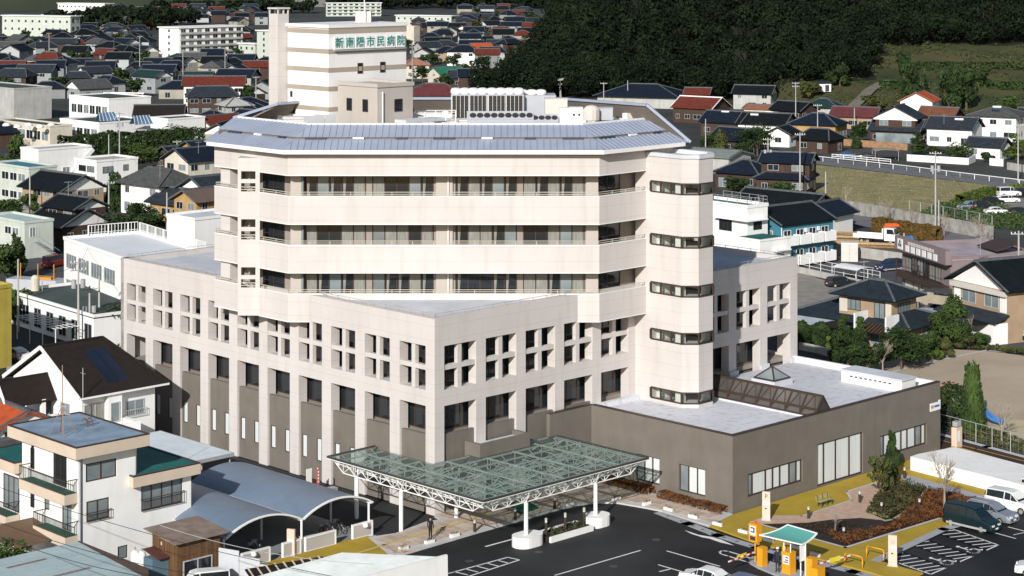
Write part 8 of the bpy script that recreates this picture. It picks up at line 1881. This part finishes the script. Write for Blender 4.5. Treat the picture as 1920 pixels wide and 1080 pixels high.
# shrine gates
M_stone = mat('gate_stone', (.36, .35, .32), .9, .2, 1)
for px, py, w, lab in ((914, 178, 6.4, 'left stone shrine gate beyond the cooling towers'), (1035, 184, 5.6, 'front right stone shrine gate beyond the hospital roof'), (1018, 180, 6.4, 'rear right stone shrine gate at the forest edge')):
    t = thing('shrine_gate', lab, 'shrine gate', (*G(px, py), 0), R(8), 'stone shrine gates')
    for s in (-1, 1): MB().tube((s * w / 2, 0, 0), (s * w / 2 * .92, 0, 5.4), .36, 9, .3).build('pillar', M_stone, t)
    MB().box(-w * .58, w * .58, -.25, .25, 4.2, 4.7).build('tie_beam', M_stone, t); b = MB()
    for k in range(6): x0, x1 = -w * .72 + w * .24 * k, -w * .72 + w * .24 * (k + 1); zz = lambda x: 5.4 + .5 * (x / (w * .72)) ** 2; b.bar((x0, 0, zz(x0) + .3), (x1, 0, zz(x1) + .3), .7, .6)
    b.build('top_beam', M_stone, t); MB().box(-.3, .3, -.2, .2, 4.7, 5.4).build('tablet', M_stone, t)
# --- hill, grass slope, forest
sm = lambda t: (lambda u: u * u * (3 - 2 * u))(np.clip(t, 0, 1))
def hillz(X, Y):
    X, Y = np.asarray(X, float), np.asarray(Y, float); yb = 655 - 92 * sm((X - 66) / 22); lr = sm((X + 8 - (Y - 650) * .07) / 50)
    z = .20 * np.maximum(0, Y - yb) + .34 * np.maximum(0, Y - 655); return z * lr + .6 * np.sin(X * .21) * np.cos(Y * .17) * (z > 1)
gx, gy = np.meshgrid(np.linspace(-60, 420, 97), np.linspace(545, 1000, 92)); gz_ = hillz(gx, gy) - .3
nx, ny = gx.shape[1], gx.shape[0]; me = bpy.data.meshes.new('wooded_hill'); me.from_pydata(np.column_stack([gx.ravel(), gy.ravel(), gz_.ravel()]).tolist(), [], [(j * nx + i, j * nx + i + 1, (j + 1) * nx + i + 1, (j + 1) * nx + i) for j in range(ny - 1) for i in range(nx - 1)])
me.materials.append(mat('hill_grass', (.085, .075, .030), .95, .3, .05, .4, 2, col2=(.022, .038, .012), detail=10)); me.materials.append(mat('forest_floor', (.014, .016, .009), .95, .4, .1)); Yf = lambda X: 640 if X < 62 else 640 - (X - 62) * 1.9 if X < 82 else 602 if X < 106 else 603 + (X - 106) * 3.2 if X < 119 else 646
me.polygons.foreach_set('material_index', [int(gy[j, i] > Yf(gx[j, i]) + 1) for j in range(ny - 1) for i in range(nx - 1)])
me.polygons.foreach_set('use_smooth', [True] * len(me.polygons)); tag(put(me, 'wooded_hill'), kind='structure')
L_forest = leafmat('leaf_forest', (.015, .027, .010), (.0022, .0046, .0022), scale=.13)
rng = np.random.default_rng(5); C = []; Nn = []; Sz = []
def forest_tree(x, y, h, w, n, s):
    z = float(hillz(x, y)); k = rng.integers(3, 6); bl = [(rng.uniform(-.3, .3) * w, rng.uniform(-.3, .3) * w, h * rng.uniform(.35, .8), w * .34, w * .34, h * .22) for _ in range(k)] + [(0, 0, h * .55, w * .4, w * .4, h * .42)]
    c, nr = blobs_cloud(bl, n, rng, .7); C.append(c + [x, y, z]); Nn.append(nr); Sz.append(np.full((n, 1), s))
Yf = lambda X: 640 if X < 62 else 640 - (X - 62) * 1.9 if X < 82 else 602 if X < 106 else 603 + (X - 106) * 3.2 if X < 119 else 646
x = -9.0
while x < 235:
    y = Yf(x) + rng.uniform(0, 4)
    while y < 850:
        if float(hillz(x, y)) > .8 or y < 668: 
            fr_ = y < Yf(x) + 28; forest_tree(x + rng.uniform(-2, 2), y, rng.uniform(8, 14), rng.uniform(6, 9.5), 560 if fr_ else 330, .42 if fr_ else .55)
        y += rng.uniform(5.5, 7.5) * (1 if y < 720 else 1.4)
    x += 5.4
for k in range(150):                                   # wooded flank and far woods above the town
    forest_tree(rng.uniform(-150, 40), rng.uniform(1640, 1800), 13, 16, 90, 1.8)
for k in range(45): forest_tree(-rng.uniform(150, 290), rng.uniform(1535, 1560), 10, 13, 90, 1.6)
for k in range(60): forest_tree(-rng.uniform(205, 275), rng.uniform(1180, 1330), 12, 14, 90, 1.6)
c = np.vstack(C); n_ = np.vstack(Nn); s_ = np.vstack(Sz)
o0 = np.array([60, 700, 0]); fm = quads('forest', c - o0, n_, s_, L_forest, rng, .75); tag(put(fm, 'forest', None, tuple(o0)), kind='stuff')
sp = rng.uniform([58, 566], [215, 650], (9000, 2)); sz_ = hillz(sp[:, 0], sp[:, 1]); keep = (sz_ > .3) & (np.sin(sp[:, 0] * .13 + sp[:, 1] * .05) * np.cos(sp[:, 1] * .19) + rng.uniform(-.6, .6, 9000) > -.15)
sc_ = np.column_stack([sp, sz_ + rng.uniform(-.1, .5, 9000)])[keep]; tag(put(quads('slope_scrub', sc_ - o0, np.array([[0, -.5, .8]]) + rng.normal(size=sc_.shape) * .6, .5, leafmat('leaf_scrub', (.075, .085, .028), (.018, .032, .012), scale=.12), rng), 'slope_scrub', None, tuple(o0)), kind='stuff')
def on_hill(px, py):
    Y = 900.0
    for _ in range(400):
        X = (px - PCX) * Y / FP
        if ZAT(py, Y) > float(hillz(X, Y)): break
        Y -= 1.0
    for Y in np.arange(545, 900, .5):
        X = (px - PCX) * Y / FP
        if ZAT(py, Y) <= float(hillz(X, Y)) + .02: return X, Y, float(hillz(X, Y))
    return X, Y, float(hillz(X, Y))
for k, (px, py, h, lab) in enumerate(((1395, 158, 15, 'tall bare pale tree at the forest edge left of centre slope'), (1440, 105, 14, 'bare branching tree inside the dark forest'), (1232, 158, 12, 'thin leaning bare trunk at the forest edge'), (1330, 60, 12, 'bare tree high in the dark forest'), (1760, 190, 11, 'bare grey tree between the dark slope trees'), (1300, 30, 10, 'bare snag near the top of the forest'))):
    X, Y, z = on_hill(px, py); tree(px, py, h, 5, 'bare', L_dark, lab, 'bare trees on the hill', seed=130 + k, name='bare_tree', xy=(X, Y), z=z, bark=mat('hill_bark', (.055, .05, .04), .95, .3, 2))
for k in range(9):
    Y = 655 + (k % 3) * 2; X = (1788 + 9 * k + (k * 7) % 5 - PCX) * Y / FP; z = float(hillz(X, Y)); t = thing('bamboo_stem', f'{ORD[k]} pale trunk from the left at the dark wood edge above the slope', 'trunk', (X, Y, z), 0, 'pale trunks at the wood edge'); MB().tube((0, 0, 0), (rng.uniform(-.4, .4), 0, 9), .13, 6, .07).build('stem', mat('reddish_trunk', (.075, .045, .03), .9), t)
for k, (px, py, h, w, kd, m, lab) in enumerate(((1716, 205, 15, 9, 'bushy', L_dark, 'left dark tree group on the grassy slope'), (1780, 215, 15, 8, 'bushy', L_dark, 'right dark tree group on the grassy slope'), (1812, 205, 14, 8, 'bushy', L_dark, 'dark tree right of the bare slope tree'), (1640, 215, 6, 9, 'bushy', L_olive, 'olive bush beside the slope track'), (1695, 145, 8, 6, 'bushy', L_dark, 'dark bush in the middle of the slope'), (1890, 215, 6, 8, 'bushy', L_mid, 'green bush above the grey hip roofed house'), (1575, 160, 8, 8, 'bushy', L_dark, 'dark tree at the left edge of the grassy slope'), (1520, 182, 6, 7, 'bushy', L_olive, 'olive tree at the foot of the forest'), (1835, 160, 6, 7, 'bushy', L_dark, 'dark shrub high on the grassy slope'))):
    X, Y, z = on_hill(px, py); tree(px, py, h, w, kd, m, lab, 'trees on the grassy slope', seed=150 + k, xy=(X, Y), z=z - .3, th=.06 * h, leaf=.5, n=1500)
for k, (pa, pb, lab) in enumerate((((1790, 126), (1960, 130), 'upper dark hedge band across the grassy slope'), ((1650, 162), (1712, 166), 'left lower hedge band on the grassy slope'), ((1840, 160), (1960, 168), 'right lower hedge band on the grassy slope'), ((1700, 130), (1790, 126), 'middle hedge band on the grassy slope'))):
    a, b = on_hill(*pa), on_hill(*pb); hedge([a[:2], b[:2]], 3, 2.2, L_dark, lab, z=min(a[2], b[2]) - .3, leaf=.6, n=500)
tr = [on_hill(px, py) for px, py in ((1590, 212), (1612, 190), (1632, 170), (1652, 158), (1670, 152))]; b = MB()
for p, q in zip(tr[:-1], tr[1:]): b.poly([(p[0] - 1.8, p[1], p[2] + .35), (p[0] + 1.8, p[1], p[2] + .35), (q[0] + 1.8, q[1], q[2] + .35), (q[0] - 1.8, q[1], q[2] + .35)])
tag(b.build('hill_track', mat('track', (.16, .145, .12), .95, .2)), kind='structure')
X, Y, z = on_hill(1543, 172); t = thing('white_hut', 'small white hut at the forest foot above the houses', 'hut', (X, Y, z), R(10)); MB().box(-2, 2, -1.5, 1.5, 0, 2.6).build('wall', M_white, t); MB().slab([(-2.4, -1.9, 2.6), (2.4, -1.9, 2.6), (2.4, 1.9, 3.1), (-2.4, 1.9, 3.1)], .15).build('roof', M_slate, t); MB().box(.2, 1.4, -1.53, -1.5, .1, 2).build('door', M_dmetal, t)
# far embankment with the highway wall
tag(MB().prism([(-560, 1560), (-190, 1690), (-190, 1720), (-560, 1600)], -1, 9).build('embankment', mat('embankment_grass', (.035, .045, .028), .95, .3, .02)), kind='structure')
tag(MB().prism([(-560, 1601), (-160, 1722), (-160, 1900), (-560, 1900)], -1, 14).build('highway_wall', mat('far_concrete', (.17, .17, .16), .9, .2, .02)), kind='structure')

# wires between poles, aerials on the nearer roofs, drain covers on the tarmac
def wire(pa, ha, pb, hb, label, sag=1.2):
    a, c = Vector((*G(*pa), ha)), Vector((*G(*pb), hb)); b = MB(); pts = [a.lerp(c, i / 12) - Vector((0, 0, sag * (1 - (i / 6 - 1) ** 2))) - a for i in range(13)]; b.path([tuple(p) for p in pts], .022, 4); tag(b.build('power_wire', M_black, None, False, tuple(a)), label, 'wire', 'power wires between poles')
for pa, ha, pb, hb, lab in (((1754, 434), 13, (1910, 612), 11.6, 'wire from the transformer pole to the pole by the gabled house'), ((1440, 358), 10, (1500, 371), 12, 'wire between the two poles before the timber house'), ((1500, 371), 12, (1754, 434), 12.4, 'long wire from the timber house pole over the field'), ((1754, 434), 12.6, (1909, 342), 11.5, 'wire from the transformer pole to the road bend pole'), ((1440, 358), 9.8, (1533, 282), 10.5, 'wire from the left timber house pole to the ochre house pole'),
                        ((147, 652), 10, (34, 622), 8.5, 'wire from the switchgear pole to the slim pergola pole'), ((147, 652), 9.6, (204, 448), 9.2, 'wire from the switchgear pole up to the black tiled house pole'), ((313, 462), 8.4, (204, 448), 9.0, 'wire between the poles before the grey tiled roof'), ((224, 312), 11.6, (204, 448), 9.1, 'wire from the tall school pole to the black tiled house pole')): wire(pa, ha, pb, hb, lab)
for px, py, z, lab in ((1620, 516, 8.6, 'small aerial on the dark tiled house ridge'), (1838, 470, 9.2, 'small aerial on the white gabled house ridge'), (1500, 268, 6.6, 'small aerial on the ochre house roof'), (1450, 272, 8.6, 'small aerial on the timber house ridge'), (1770, 228, 6.8, 'small aerial on the glazed porch house ridge'), (128, 360, 8.4, 'small aerial on the old black tiled house'), (300, 328, 8.4, 'small aerial on the grey tiled roof ridge'), (372, 282, 8.2, 'small aerial on the cream two-storey house ridge')):
    t = thing('tv_aerial', lab, 'aerial', (*G(px, py, z), z - .6), R(30), 'roof aerials'); MB().tube((0, 0, 0), (0, 0, 2.3), .035, 5).build('mast', M_gmetal, t); b = MB().bar((-.7, 0, 2.2), (.7, 0, 2.2), .035)
    for k in range(6): b.bar((-.6 + .24 * k, -.35, 2.2), (-.6 + .24 * k, .35, 2.2), .025)
    b.build('elements', M_gmetal, t)
for k, (px, py) in enumerate(((1010, 1035), (1230, 1012), (1520, 1098), (880, 1052), (1150, 1062))):
    x, y = G(px, py); tag(MB().lathe([(.34, 0), (.34, .006)], 14).build('manhole_cover', mat('cast_iron', (.07, .07, .068), .6, .3, 6), None, loc=(x, y, .003)), kind='structure')
